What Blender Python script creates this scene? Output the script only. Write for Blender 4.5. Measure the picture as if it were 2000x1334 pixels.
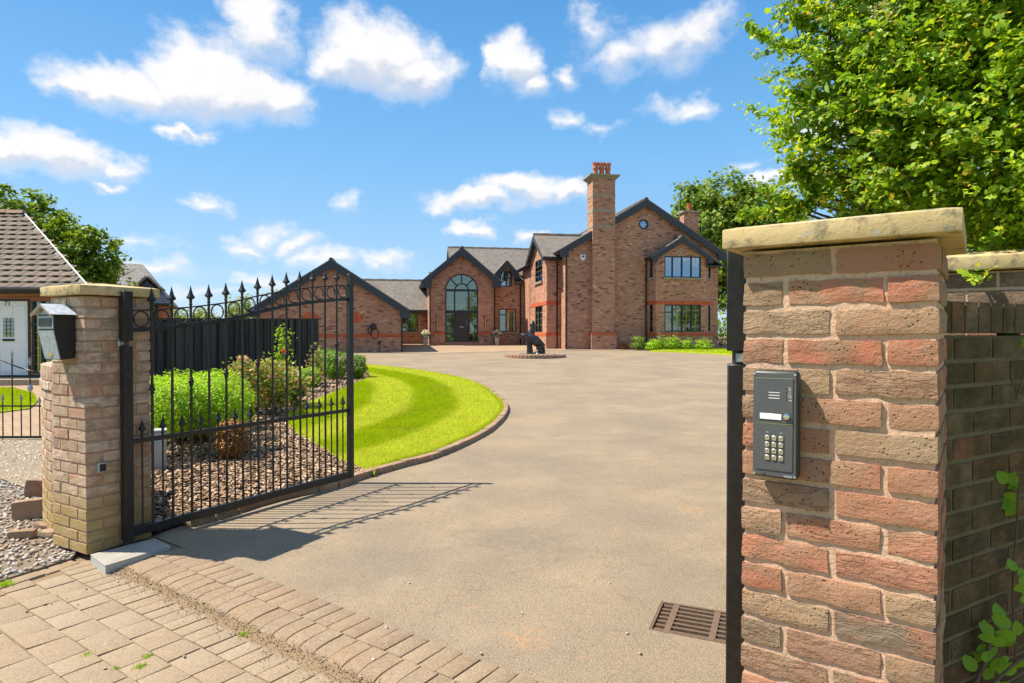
import bpy, bmesh, math, random
import numpy as np
from mathutils import Vector, Matrix, noise as mnoise
from mathutils.geometry import tessellate_polygon
R = math.radians
rnd = random.Random(7)
npr = np.random.default_rng(11)
sc = bpy.context.scene
for o in list(bpy.data.objects): bpy.data.objects.remove(o)
# ------------------------------------------------------------------ camera
CAMZ, PITCH, FPX = 1.48, R(0.8), 1240.0
cd = bpy.data.cameras.new('camera'); cam = bpy.data.objects.new('camera', cd); sc.collection.objects.link(cam)
cam.location = (0, 0, CAMZ); cam.rotation_euler = (R(90) - PITCH, 0, 0)
cd.sensor_width = 36; cd.lens = 36 * FPX / 2000; cd.clip_start = .02; cd.clip_end = 3000
sc.camera = cam
# ------------------------------------------------------------------ node helper
class NT:
    def __init__(s, tree): s.t = tree
    def __call__(s, typ, ins=None, **props):
        nd = s.t.nodes.new('ShaderNode' + typ)
        for k, v in props.items(): setattr(nd, k, v)
        for k, v in (ins or {}).items(): s.put(nd.inputs[k], v)
        return nd
    def put(s, sock, v):
        if isinstance(v, bpy.types.NodeSocket): s.t.links.new(v, sock)
        else:
            if sock.type == 'RGBA' and len(v) == 3: v = (*v, 1)
            sock.default_value = v
    def m(s, op, a, b=None, c=None, clamp=False):
        nd = s.t.nodes.new('ShaderNodeMath'); nd.operation = op; nd.use_clamp = clamp
        for i, v in enumerate((a, b, c)):
            if v is not None: s.put(nd.inputs[i], v)
        return nd.outputs[0]
    def vm(s, op, a, b=None):
        nd = s.t.nodes.new('ShaderNodeVectorMath'); nd.operation = op
        s.put(nd.inputs[0], a)
        if b is not None: s.put(nd.inputs[1], b)
        return nd.outputs['Value'] if op in ('LENGTH', 'DOT_PRODUCT') else nd.outputs[0]
    def mix(s, f, a, b, blend='MIX'):
        nd = s.t.nodes.new('ShaderNodeMix'); nd.data_type = 'RGBA'; nd.blend_type = blend
        s.put(nd.inputs[0], f); s.put(nd.inputs[6], a); s.put(nd.inputs[7], b)
        return nd.outputs[2]
    def ramp(s, f, stops, interp='LINEAR'):
        nd = s.t.nodes.new('ShaderNodeValToRGB'); cr = nd.color_ramp; cr.interpolation = interp
        while len(cr.elements) < len(stops): cr.elements.new(.5)
        for e, (p, c) in zip(cr.elements, stops):
            e.position = p
            e.color = (c, c, c, 1) if isinstance(c, (int, float)) else (*c, 1)
        s.put(nd.inputs[0], f)
        return nd.outputs[0]
    def smooth(s, x, a, b):
        nd = s.t.nodes.new('ShaderNodeMapRange'); nd.interpolation_type = 'SMOOTHSTEP'
        s.put(nd.inputs[0], x); nd.inputs[1].default_value = a; nd.inputs[2].default_value = b
        return nd.outputs[0]
    def noise(s, vec, scale, detail=4, rough=.55, dist=0):
        nd = s.t.nodes.new('ShaderNodeTexNoise')
        if vec is not None: s.put(nd.inputs['Vector'], vec)
        nd.inputs['Scale'].default_value = scale; nd.inputs['Detail'].default_value = detail
        nd.inputs['Roughness'].default_value = rough; nd.inputs['Distortion'].default_value = dist
        return nd.outputs[0]
    def voro(s, vec, scale, feature='F1', out=0):
        nd = s.t.nodes.new('ShaderNodeTexVoronoi'); nd.feature = feature
        s.put(nd.inputs['Vector'], vec); nd.inputs['Scale'].default_value = scale
        return nd.outputs[out]
# ------------------------------------------------------------------ light: sun from the left, high, a little from behind the house
SUN_TRAVEL = Vector((.998, -.03, 0)).normalized()
SUN_EL = R(56)
sund = bpy.data.lights.new('sun', 'SUN'); sund.energy = 5.0; sund.angle = R(.55); sund.color = (1, .92, .78)
sun = bpy.data.objects.new('sun', sund); sc.collection.objects.link(sun); sun.location = (-30, 10, 40)
tv = Vector((SUN_TRAVEL.x * math.cos(SUN_EL), SUN_TRAVEL.y * math.cos(SUN_EL), -math.sin(SUN_EL)))
sun.rotation_euler = tv.to_track_quat('-Z', 'Y').to_euler()
# ------------------------------------------------------------------ sky with fair-weather clouds
world = bpy.data.worlds.new('World'); sc.world = world; world.use_nodes = True
wt = world.node_tree; wt.nodes.clear(); W = NT(wt)
sky = W('TexSky', sky_type='NISHITA', sun_disc=False, sun_elevation=SUN_EL,
        sun_rotation=math.atan2(-SUN_TRAVEL.x, -SUN_TRAVEL.y), altitude=0, air_density=1.0, dust_density=.25, ozone_density=3.5)
geo = W('TexCoord').outputs['Generated']
sep = W('SeparateXYZ', {0: geo})
azr = W.m('ARCTAN2', sep.outputs[0], sep.outputs[1])
az = W.m('SUBTRACT', W.m('PINGPONG', W.m('ADD', azr, .70), 1.40), .70)      # the same clouds go on all round
el = W.m('ARCSINE', sep.outputs[2])
SKYTUNE = W.mix(.82, sky.outputs[0], W.ramp(W.m('DIVIDE', el, 1.5708), [(0, (2.3, 3.25, 4.15)), (.06, (1.7, 2.9, 4.15)), (.175, (.86, 2.35, 4.25)), (.3, (.43, 1.68, 3.6)), (1, (.28, 1.15, 2.7))]))
comb = W('CombineXYZ', {0: az, 1: el, 2: 0.0}).outputs[0]
n1 = W('TexNoise', {'Vector': W.vm('MULTIPLY', comb, (1, 1.25, 1)), 'Scale': 9.0, 'Detail': 7.0, 'Roughness': .6})
warp = W.vm('MULTIPLY', W.vm('SUBTRACT', n1.outputs['Color'], (.5, .5, .5)), (.15, .10, 0))
cw = W.vm('ADD', comb, warp)
CLOUDS = [(250,165,175,48,1),(390,150,120,82,1),(480,180,130,62,1),(505,65,80,60,.75),(545,195,75,55,.85),(375,253,60,18,.8),(150,160,90,26,.8),
 (735,105,130,68,1.05),(800,140,100,45,.9),(650,120,70,45,.8),(105,290,130,50,1),(30,295,90,42,1),(215,310,70,26,.7),(195,348,35,12,.6),
 (1000,130,62,58,1),(1035,170,45,35,.7),(1107,152,30,30,.55),(1300,80,120,48,.62),(1220,110,80,36,.5),(1370,60,80,38,.58),(1150,62,40,32,.36),(1325,205,70,24,.5),
 (1095,242,42,17,.45),(1180,246,45,14,.42),(930,393,105,28,.9),(1020,365,105,34,.9),(1110,368,80,24,.8),(920,448,60,16,.75),(1045,462,34,14,.7),
 (405,402,45,18,.5),(680,382,24,20,.34),(530,455,65,28,.5),(480,480,75,22,.65),(590,480,70,20,.5),(640,510,80,24,.6),(750,512,52,20,.6),
 (300,520,110,22,.5),(270,475,70,16,.36),(520,545,70,18,.45),(1460,330,46,15,.36),(1505,358,55,20,.7),(880,590,160,14,.3),(430,570,120,16,.35),
 (1650,240,120,50,.7),(1800,120,110,50,.8),(1850,420,110,35,.7),(1550,560,160,20,.4),(100,600,160,18,.4)]
f = None; f2 = None
for (px, py, rx, ry, am) in CLOUDS:
    a = math.atan((px - 1000) / FPX); c = math.cos(a)
    e = math.atan((650 - py) / FPX * c)
    v = W.vm('MULTIPLY', W.vm('SUBTRACT', cw, (a, e, 0)), (1 / (1.06 * rx * c * c / FPX), 1 / (1.12 * ry * c / FPX), 0))
    g = W.m('MULTIPLY', W.m('SUBTRACT', 1.0, W.vm('LENGTH', v)), am)
    g2 = W.m('MULTIPLY', W.m('SUBTRACT', 1.0, W.vm('LENGTH', W.vm('ADD', v, (-.12, .42, 0)))), am)      # the same cloud a little nearer the sun
    f = g if f is None else W.m('SMOOTH_MAX', f, g, .12)
    f2 = g2 if f2 is None else W.m('SMOOTH_MAX', f2, g2, .12)
n2 = W.noise(W.vm('MULTIPLY', comb, (1, 1.5, 1)), 26, 6, .6)
n3 = W.noise(comb, 11, 4, .55)
dens = W.m('ADD', f, W.m('MULTIPLY', W.m('SUBTRACT', n2, .5), .6))
under = W.smooth(W.m('SUBTRACT', f2, f), -.16, .26)                # 0 on the sunny top of a cloud, 1 underneath
mask = W.m('MULTIPLY', W.m('ADD', W.m('MULTIPLY', W.smooth(dens, -.07, .52), W.m('SUBTRACT', 1.0, under)), W.m('MULTIPLY', W.smooth(dens, -.12, .85), under)), .98)
n4 = W.noise(geo, 2.6, 5, .55)
mask = W.m('MAXIMUM', mask, W.m('MULTIPLY', W.m('MULTIPLY', W.smooth(n4, .47, .63), W.smooth(el, .50, .72)), .95))  # unseen clouds overhead, added for a more neutral fill light
relief = W.m('MULTIPLY', W.m('SUBTRACT', n3, .5), .9)
shade = W.m('MULTIPLY', W.m('ADD', W.m('MULTIPLY', under, .85), relief, clamp=True), W.smooth(dens, .05, .5))
ccol = W.mix(shade, (4.7, 4.66, 4.68), (3.35, 3.5, 3.85))
wcol = W.mix(mask, SKYTUNE, ccol)
bg = W('Background', {'Color': wcol, 'Strength': .125})
W.t.links.new(bg.outputs[0], W('OutputWorld').inputs[0])
world.cycles.sampling_method = 'MANUAL'; world.cycles.sample_map_resolution = 512
# ------------------------------------------------------------------ view
sc.view_settings.view_transform = 'Standard'; sc.view_settings.look = 'None'; sc.view_settings.gamma = 1
sc.view_settings.use_curve_mapping = False; sc.view_settings.exposure = 0.8
sc.render.engine = 'CYCLES'; sc.cycles.use_denoising = True
sc.cycles.max_bounces = 6; sc.cycles.diffuse_bounces = 3; sc.cycles.glossy_bounces = 3; sc.cycles.transparent_max_bounces = 8
sc.cycles.transmission_bounces = 4; sc.cycles.caustics_reflective = False; sc.cycles.caustics_refractive = False
# ------------------------------------------------------------------ places from pixels of the photograph
def gz(y):
    s = y - 6
    if s <= 0: return 0.0
    if s < 4: return .02 * s * s / 8
    if y < 60: return .02 * (s - 2)
    return .02 * 52
def ray(px, py):
    cx, cy = (px - 1000) / FPX, (667 - py) / FPX
    return Vector((cx, math.cos(PITCH) + math.sin(PITCH) * cy, -math.sin(PITCH) + math.cos(PITCH) * cy))
CAMV = Vector((0, 0, CAMZ))
def G(px, py, dz=0.0):
    d = ray(px, py); lo, hi = .5, 120.0
    for _ in range(50):
        t = (lo + hi) / 2; p = CAMV + d * t
        if p.z > gz(p.y) + dz: lo = t
        else: hi = t
    return CAMV + d * lo
def P(px, py, Y):
    d = ray(px, py); return CAMV + d * (Y / d.y)
def hit(px, py, o, n):
    d = ray(px, py); o = Vector(o); n = Vector(n)
    return CAMV + d * ((o - CAMV).dot(n) / d.dot(n))
# ------------------------------------------------------------------ scene helpers
COL = sc.collection
def tag(o, label=None, cat=None, group=None, kind=None):
    if label: o['label'] = label
    if cat: o['category'] = cat
    if group: o['group'] = group
    if kind: o['kind'] = kind
    return o
def thing(name, loc, label, cat, group=None):
    o = bpy.data.objects.new(name, None); o.empty_display_size = .2; COL.objects.link(o); o.location = loc
    o['wl'] = 0; del o['wl']
    return tag(o, label, cat, group)
def wloc(o):
    v = Vector(o.location)
    while o.parent: o = o.parent; v = v + o.location
    return v
def addobj(name, me, parent=None, loc=(0, 0, 0), rot=(0, 0, 0)):
    """mesh object at world place loc, under parent"""
    o = bpy.data.objects.new(name, me); COL.objects.link(o)
    if parent: o.parent = parent; o.location = Vector(loc) - wloc(parent)
    else: o.location = loc
    o.rotation_euler = rot
    return o
class MB:
    def __init__(s): s.v = []; s.f = []; s.uv = []
    def add(s, vs, fs, uv=None):
        b = len(s.v); s.v += [tuple(v) for v in vs]; s.f += [tuple(i + b for i in f) for f in fs]
        return s
    def box(s, c, size, rz=0, ax=None):
        hx, hy, hz = (q / 2 for q in size)
        if ax is None:
            ca, sa = math.cos(rz), math.sin(rz); X, Y, Z = Vector((ca, sa, 0)), Vector((-sa, ca, 0)), Vector((0, 0, 1))
        else: X, Y, Z = ax
        c = Vector(c)
        vs = [c + X * (hx * i) + Y * (hy * j) + Z * (hz * k) for k in (-1, 1) for j in (-1, 1) for i in (-1, 1)]
        return s.add(vs, [(0, 2, 3, 1), (4, 5, 7, 6), (0, 1, 5, 4), (2, 6, 7, 3), (0, 4, 6, 2), (1, 3, 7, 5)])
    def bar(s, a, b, w, h, up=(0, 0, 1)):
        a, b = Vector(a), Vector(b); d = (b - a); L = d.length; X = d / L
        Y = Vector(up).cross(X)
        if Y.length < 1e-4: Y = Vector((1, 0, 0)).cross(X)
        Y.normalize(); Z = X.cross(Y)
        return s.box((a + b) / 2, (L, w, h), ax=(X, Y, Z))
    def tube(s, path, r, n=8, closed=False, cap=True):
        path = [Vector(p) for p in path]; m = len(path); rr = r if isinstance(r, (list, tuple)) else [r] * m
        vs = []; prev = None
        for i, p in enumerate(path):
            if closed: t = path[(i + 1) % m] - path[i - 1]
            else: t = path[min(i + 1, m - 1)] - path[max(i - 1, 0)]
            t = t.normalized() if t.length > 1e-9 else Vector((0, 0, 1))
            if prev is None:
                u = t.orthogonal().normalized()
            else:
                u = prev - t * prev.dot(t); u = u.normalized() if u.length > 1e-6 else t.orthogonal().normalized()
            prev = u; w = t.cross(u)
            for k in range(n):
                a = 2 * math.pi * k / n; vs.append(p + (u * math.cos(a) + w * math.sin(a)) * rr[i])
        fs = []
        for i in range(m if closed else m - 1):
            j = (i + 1) % m
            for k in range(n):
                l = (k + 1) % n; fs.append((i * n + k, i * n + l, j * n + l, j * n + k))
        if cap and not closed:
            fs.append(tuple(range(n))[::-1]); fs.append(tuple((m - 1) * n + k for k in range(n)))
        return s.add(vs, fs)
    def lathe(s, c, prof, n=16, ax=None):
        c = Vector(c); X, Y, Z = ax or (Vector((1, 0, 0)), Vector((0, 1, 0)), Vector((0, 0, 1)))
        vs = []
        for (r, z) in prof:
            for k in range(n):
                a = 2 * math.pi * k / n; vs.append(c + X * (r * math.cos(a)) + Y * (r * math.sin(a)) + Z * z)
        fs = [(i * n + k, i * n + (k + 1) % n, (i + 1) * n + (k + 1) % n, (i + 1) * n + k) for i in range(len(prof) - 1) for k in range(n)]
        fs.append(tuple(range(n))[::-1]); fs.append(tuple((len(prof) - 1) * n + k for k in range(n)))
        return s.add(vs, fs)
    def prism(s, poly, vec):
        """poly: list of 3D points (planar, convex or not), extruded by vec"""
        poly = [Vector(p) for p in poly]; vec = Vector(vec); n = len(poly)
        tri = tessellate_polygon([poly])
        vs = poly + [p + vec for p in poly]
        fs = [tuple(t) for t in tri] + [tuple(i + n for i in t[::-1]) for t in tri] + [(i, (i + 1) % n, n + (i + 1) % n, n + i) for i in range(n)]
        return s.add(vs, fs)
    def mesh(s, name, mat, off=(0, 0, 0), smooth=False, bevel=0, seg=1, merge=False, fix=True):
        me = bpy.data.meshes.new(name); off = Vector(off)
        me.from_pydata([Vector(v) - off for v in s.v], [], s.f)
        if bevel or merge or fix:
            bm = bmesh.new(); bm.from_mesh(me)
            if merge: bmesh.ops.remove_doubles(bm, verts=bm.verts, dist=1e-5)
            if fix: bmesh.ops.recalc_face_normals(bm, faces=bm.faces)
            if bevel: bmesh.ops.bevel(bm, geom=[e for e in bm.edges if len(e.link_faces) == 2 and e.calc_face_angle(0) > .5], offset=bevel, segments=seg, profile=.5, affect='EDGES', clamp_overlap=True)
            bm.to_mesh(me); bm.free()
        if smooth:
            me.polygons.foreach_set('use_smooth', [True] * len(me.polygons))
            if smooth != 'all': me.set_sharp_from_angle(angle=R(40))
        if mat: me.materials.append(mat)
        return me
    def build(s, name, mat, parent=None, loc=None, **kw):
        if loc is None: loc = wloc(parent) if parent else Vector(s.v[0])
        return addobj(name, s.mesh(name, mat, off=loc, **kw), parent, loc)
def fast_mesh(name, verts, faces, mat, smooth=False):
    """verts (N,3) array, faces (M,k) array"""
    me = bpy.data.meshes.new(name); verts = np.ascontiguousarray(verts, dtype=np.float32); faces = np.ascontiguousarray(faces, dtype=np.int32)
    M, k = faces.shape
    me.vertices.add(len(verts)); me.vertices.foreach_set('co', verts.ravel())
    me.loops.add(M * k); me.loops.foreach_set('vertex_index', faces.ravel())
    me.polygons.add(M); me.polygons.foreach_set('loop_start', np.arange(0, M * k, k, dtype=np.int32))
    try: me.polygons.foreach_set('loop_total', np.full(M, k, dtype=np.int32))
    except Exception: pass
    if smooth: me.polygons.foreach_set('use_smooth', np.ones(M, dtype=bool))
    me.update(calc_edges=True); me.validate()
    if mat: me.materials.append(mat)
    return me
_fcache = {}
def text_mesh(txt, size, depth, mat):
    cu = bpy.data.curves.new('t', 'FONT'); cu.body = txt; cu.size = size; cu.extrude = depth; cu.align_x = 'CENTER'; cu.align_y = 'CENTER'; cu.resolution_u = 2
    ob = bpy.data.objects.new('t', cu); COL.objects.link(ob)
    dg = bpy.context.evaluated_depsgraph_get(); dg.update()
    me = bpy.data.meshes.new_from_object(ob.evaluated_get(dg)); bpy.data.objects.remove(ob)
    me.materials.clear(); me.materials.append(mat)
    return me
def frame_matrix(o, X, Y, Z):
    return Matrix(((X[0], Y[0], Z[0], o[0]), (X[1], Y[1], Z[1], o[1]), (X[2], Y[2], Z[2], o[2]), (0, 0, 0, 1)))
def put_text(name, txt, size, o, X, Z, mat, parent, depth=.0006):
    """lettering that reads along X, up Z, raised toward X x Z"""
    me = text_mesh(txt, size, depth, mat); X, Z = Vector(X), Vector(Z); N = X.cross(Z)
    me.transform(frame_matrix(Vector(o) - wloc(parent), X, Z, N))
    ob = addobj(name, me, parent, wloc(parent)); return ob
# ------------------------------------------------------------------ materials
def pm(name):
    m = bpy.data.materials.new(name); m.use_nodes = True; m.node_tree.nodes.clear(); n = NT(m.node_tree)
    b = n('BsdfPrincipled'); out = n('OutputMaterial'); n.t.links.new(b.outputs[0], out.inputs[0])
    n.b = b; n.out = out; n.mat = m
    return n
def setp(n, col=None, rough=None, metal=None, spec=None, height=None, bs=.5, bd=.01, ior=None, coat=None):
    i = n.b.inputs
    if col is not None: n.put(i['Base Color'], col)
    if rough is not None: n.put(i['Roughness'], rough)
    if metal is not None: n.put(i['Metallic'], metal)
    if spec is not None: n.put(i['Specular IOR Level'], spec)
    if ior is not None: n.put(i['IOR'], ior)
    if coat is not None: n.put(i['Coat Weight'], coat)
    if height is not None:
        bn = n('Bump', {'Height': height, 'Strength': bs, 'Distance': bd}); n.t.links.new(bn.outputs[0], i['Normal'])
    return n.mat
def obco(n): return n('TexCoord').outputs['Object']
def wpos(n): return n('NewGeometry').outputs['Position']
def orand(n): return n('ObjectInfo').outputs['Random']
def isl(n): return n('NewGeometry').outputs['Random Per Island']
def ooff(n):
    """object coords shifted by a random amount for each object"""
    r = orand(n); c = n('CombineXYZ', {0: n.m('MULTIPLY', r, 37.0), 1: n.m('MULTIPLY', r, 71.0), 2: n.m('MULTIPLY', r, 13.0)}).outputs[0]
    return n.vm('ADD', obco(n), c)
def plain(name, col, rough=.6, metal=0, var=.12, scale=30, spec=.5, bs=0.0, bd=.004):
    n = pm(name); c = wpos(n); nz = n.noise(c, scale, 4)
    k = n.ramp(nz, [(.3, 1 - var), (.7, 1 + var)])
    colr = n.mix(1.0, col, k, 'MULTIPLY')
    rr = n.ramp(nz, [(.3, max(0, rough - .08)), (.7, min(1, rough + .08))])
    return setp(n, colr, rr, metal, spec, height=(nz if bs else None), bs=bs, bd=bd)
M = {}
# old hand-made bricks of the piers: random tint for each brick, crusty relief
def pier_brick(name, stops, relief=1.0, moss=0.0, base_moss=None, scale=1.0):
    n = pm(name); c = ooff(n); r = orand(n)
    base = n.ramp(r, stops)
    big = n.noise(c, 9 * scale, 4, .6); fine = n.noise(c, 95 * scale, 6, .75); mid = n.noise(n.vm('MULTIPLY', c, (1, 1, 2.2)), 24 * scale, 6, .68, .2)
    col = n.mix(n.ramp(big, [(.42, 0.0), (.62, .75)]), base, n.ramp(n.m('FRACT', n.m('MULTIPLY', r, 7.3)), [(0, (.30, .215, .13)), (.35, (.40, .27, .165)), (.6, (.48, .165, .09)), (.8, (.24, .17, .11)), (1, (.44, .31, .19))]))
    col = n.mix(n.ramp(mid, [(.5, 0.0), (.75, .55)]), col, n.mix(.6, col, (.40, .33, .25)))
    col = n.mix(n.ramp(fine, [(.28, .75), (.42, 0.0)]), col, (.05, .04, .03))
    pit = n.voro(c, 75 * scale); pitm = n.ramp(pit, [(.10, 1.0), (.22, 0.0)]); pitm = n.m('MULTIPLY', pitm, n.ramp(big, [(.40, 0.0), (.55, 1.0)]))
    col = n.mix(n.m('MULTIPLY', pitm, .75), col, (.045, .032, .024))
    cz = n.noise(n.vm('MULTIPLY', c, (.7, .7, 2.6)), 13 * scale, 5, .62, .45)
    pits = n.ramp(n.m('ABSOLUTE', n.m('SUBTRACT', cz, .5)), [(.0, 0.0), (.05, 1.0)])
    col = n.mix(n.m('MULTIPLY', n.m('SUBTRACT', 1.0, pits), n.ramp(r, [(.3, .05), (.6, .38)])), col, n.mix(.7, col, (.05, .04, .032)))
    if moss:
        mz = n.noise(wpos(n), 5, 5, .65)
        col = n.mix(n.m('MULTIPLY', n.ramp(mz, [(.3, .35), (.7, 1.0)]), moss), col, n.mix(fine, (.040, .032, .008), (.075, .060, .015)))
    if base_moss is not None:
        z = n('SeparateXYZ', {0: wpos(n)}).outputs[2]
        mz = n.noise(wpos(n), 8, 5, .6)
        k = n.m('MULTIPLY', n.m('SUBTRACT', 1.0, n.smooth(n.m('ADD', z, n.m('MULTIPLY', mz, -.5)), -.18, base_moss)), .75)
        col = n.mix(k, col, n.mix(mz, (.30, .215, .055), (.44, .32, .11)))
    h = n.m('ADD', n.m('MULTIPLY', mid, .9), n.m('ADD', n.m('SUBTRACT', n.m('MULTIPLY', fine, .75), n.m('MULTIPLY', pitm, .5)), n.m('MULTIPLY', n.m('MULTIPLY', pits, .35), n.ramp(r, [(.35, 0.0), (.6, 1.0)]))))
    return setp(n, col, .93, spec=.25, height=h, bs=.9 * relief, bd=.009)
RED = [(0, (.42, .29, .175)), (.14, (.50, .185, .11)), (.28, (.39, .26, .16)), (.42, (.54, .22, .135)), (.55, (.49, .32, .195)), (.68, (.28, .19, .125)), (.8, (.52, .235, .145)), (.9, (.28, .215, .15)), (1, (.56, .36, .225))]
PALE = [(0, (.60, .43, .31)), (.25, (.50, .345, .24)), (.5, (.67, .51, .385)), (.75, (.58, .385, .27)), (1, (.74, .60, .48))]
M['brick_near'] = pier_brick('old_red_brick', RED)
M['brick_mossy'] = pier_brick('mossy_brick', [(0, (.11, .075, .045)), (.5, (.14, .092, .055)), (1, (.09, .07, .042))], .9, moss=.86)
M['brick_wall'] = pier_brick('garden_wall_brick', [(0, (.20, .14, .10)), (.4, (.17, .115, .08)), (.7, (.25, .165, .115)), (1, (.15, .11, .085))], moss=.12)
M['brick_left'] = pier_brick('pale_weathered_brick', PALE, .8, base_moss=.42)
M['brick_edge'] = pier_brick('edging_brick', [(0, (.30, .19, .125)), (.4, (.35, .24, .165)), (.7, (.28, .20, .14)), (1, (.38, .25, .16))], .6)
def mortar(name, a, b, moss=0, base=None):
    n = pm(name); c = wpos(n); f = n.noise(c, 90, 6, .7); g = n.noise(c, 7, 4)
    col = n.mix(g, a, b); col = n.mix(n.ramp(f, [(.3, .5), (.5, 0.0)]), col, (.12, .08, .055))
    if moss: col = n.mix(moss, col, (.07, .062, .02))
    return setp(n, col, .96, spec=.2, height=f, bs=.9, bd=.006)
M['mortar_near'] = mortar('pinkish_mortar', (.62, .40, .27), (.70, .49, .345))
M['mortar_left'] = mortar('pale_mortar', (.50, .335, .235), (.42, .275, .19))
M['mortar_moss'] = mortar('damp_mortar', (.26, .22, .14), (.18, .15, .09), .35)
def stone(name, a, b, lich=.5):
    n = pm(name); c = wpos(n); g = n.noise(c, 6, 6, .65); f = n.noise(c, 120, 4, .7); v = n.noise(c, 22, 5, .6); l = n.noise(c, 38, 3, .5)
    col = n.mix(n.ramp(g, [(.3, 0.0), (.7, 1.0)]), a, b)
    col = n.mix(n.ramp(v, [(.50, 0.0), (.66, lich)]), col, (.16, .145, .10))
    col = n.mix(n.ramp(l, [(.66, 0.0), (.70, .8)]), col, (.40, .40, .37))
    col = n.mix(n.ramp(f, [(.26, .8), (.36, 0.0)]), col, (.08, .065, .03))
    return setp(n, col, .92, spec=.2, height=n.m('ADD', n.m('MULTIPLY', v, .7), n.m('MULTIPLY', f, .4)), bs=.55, bd=.006)
M['capstone'] = stone('sandstone_cap', (.58, .445, .25), (.46, .345, .155), .85)
M['sill'] = stone('stone_sill', (.36, .31, .23), (.29, .24, .17), .4)
# house brickwork: courses from metre UVs
def wall_brick(name, warm=1.0):
    n = pm(name); uv = n('UVMap').outputs[0]; s = n('SeparateXYZ', {0: uv})
    row = n.m('FLOOR', n.m('DIVIDE', s.outputs[1], .075)); half = n.m('MULTIPLY', n.m('MODULO', row, 2.0), .5)
    cf = n.m('ADD', n.m('DIVIDE', s.outputs[0], .225), half); colm = n.m('FLOOR', cf)
    wn = n('TexWhiteNoise', {'Vector': n('CombineXYZ', {0: row, 1: colm, 2: 3.0}).outputs[0]}, noise_dimensions='3D').outputs[0]
    base = n.ramp(wn, [(0, (.12, .06, .042)), (.05, (.25, .11, .066)), (.16, (.38, .19, .125)), (.45, (.44, .22, .145)), (.7, (.40, .205, .135)), (.86, (.48, .255, .165)), (.95, (.49, .26, .15)), (1, (.58, .37, .23))])
    fu = n.m('ABSOLUTE', n.m('SUBTRACT', n.m('FRACT', cf), .5)); fv = n.m('ABSOLUTE', n.m('SUBTRACT', n.m('FRACT', n.m('DIVIDE', s.outputs[1], .075)), .5))
    mort = n.m('MAXIMUM', n.smooth(fu, .465, .485), n.smooth(fv, .40, .45))
    big = n.noise(wpos(n), .5, 4)
    col = n.mix(1.0, base, n.ramp(big, [(.3, .86), (.7, 1.14)]), 'MULTIPLY')
    col = n.mix(n.m('MULTIPLY', mort, .75), col, (.32, .205, .135))
    return setp(n, col, .9, spec=.25, height=n.m('SUBTRACT', 1.0, mort), bs=.4, bd=.006)
M['wall_brick'] = wall_brick('house_brick')
def soldier(name):
    n = pm(name); uv = n('UVMap').outputs[0]; s = n('SeparateXYZ', {0: uv})
    cf = n.m('DIVIDE', s.outputs[0], .075); wn = n('TexWhiteNoise', {'W': n.m('FLOOR', cf)}, noise_dimensions='1D').outputs[0]
    base = n.ramp(wn, [(0, (.46, .085, .03)), (.5, (.54, .12, .045)), (1, (.40, .075, .03))])
    mort = n.smooth(n.m('ABSOLUTE', n.m('SUBTRACT', n.m('FRACT', cf), .5)), .41, .46)
    return setp(n, n.mix(n.m('MULTIPLY', mort, .7), base, (.30, .16, .10)), .85, spec=.3)
M['orange_brick'] = soldier('orange_brick_band')
def roof_mat(name, a, b, row, tile, moss=0.2):
    n = pm(name); uv = n('UVMap').outputs[0]; s = n('SeparateXYZ', {0: uv})
    rv = n.m('DIVIDE', s.outputs[1], row); rowi = n.m('FLOOR', rv)
    cf = n.m('ADD', n.m('DIVIDE', s.outputs[0], tile), n.m('MULTIPLY', n.m('MODULO', rowi, 2.0), .5))
    wn = n('TexWhiteNoise', {'Vector': n('CombineXYZ', {0: rowi, 1: n.m('FLOOR', cf), 2: 1.0}).outputs[0]}, noise_dimensions='3D').outputs[0]
    g = n.noise(wpos(n), 1.2, 5, .6)
    col = n.mix(n.m('ADD', n.m('MULTIPLY', wn, .6), n.m('MULTIPLY', g, .4)), a, b)
    fr = n.m('FRACT', rv); gap = n.m('MAXIMUM', n.m('SUBTRACT', 1.0, n.smooth(fr, .0, .13)), n.smooth(n.m('ABSOLUTE', n.m('SUBTRACT', n.m('FRACT', cf), .5)), .47, .49))
    col = n.mix(n.m('MULTIPLY', gap, .8), col, (.03, .028, .026))
    return setp(n, col, .8, spec=.3, height=n.m('SUBTRACT', 1.0, fr), bs=.6, bd=.02)
M['slate'] = roof_mat('house_roof_slates', (.13, .112, .096), (.225, .195, .17), .17, .2)
M['far_tiles'] = roof_mat('far_roof_tiles', (.20, .18, .165), (.29, .26, .24), .30, .33)
M['ridge'] = plain('ridge_tile', (.10, .08, .065), .9, var=.3, scale=12)
M['charcoal'] = plain('charcoal_bargeboard', (.030, .036, .046), .55, var=.15, scale=3)
M['gutter'] = plain('black_gutter', (.008, .008, .009), .4, var=.1)
M['frame'] = plain('black_window_frame', (.010, .010, .012), .4, var=.1)
M['door_dark'] = plain('dark_brown_door', (.022, .016, .014), .45, var=.2, scale=8)
M['brass'] = plain('brass_glazing_bar', (.62, .45, .16), .45, var=.1)
M['copper'] = plain('copper_wall_light', (.62, .36, .18), .35, .6, var=.1)
M['terracotta'] = plain('terracotta', (.42, .115, .04), .75, var=.25, scale=14)
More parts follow.
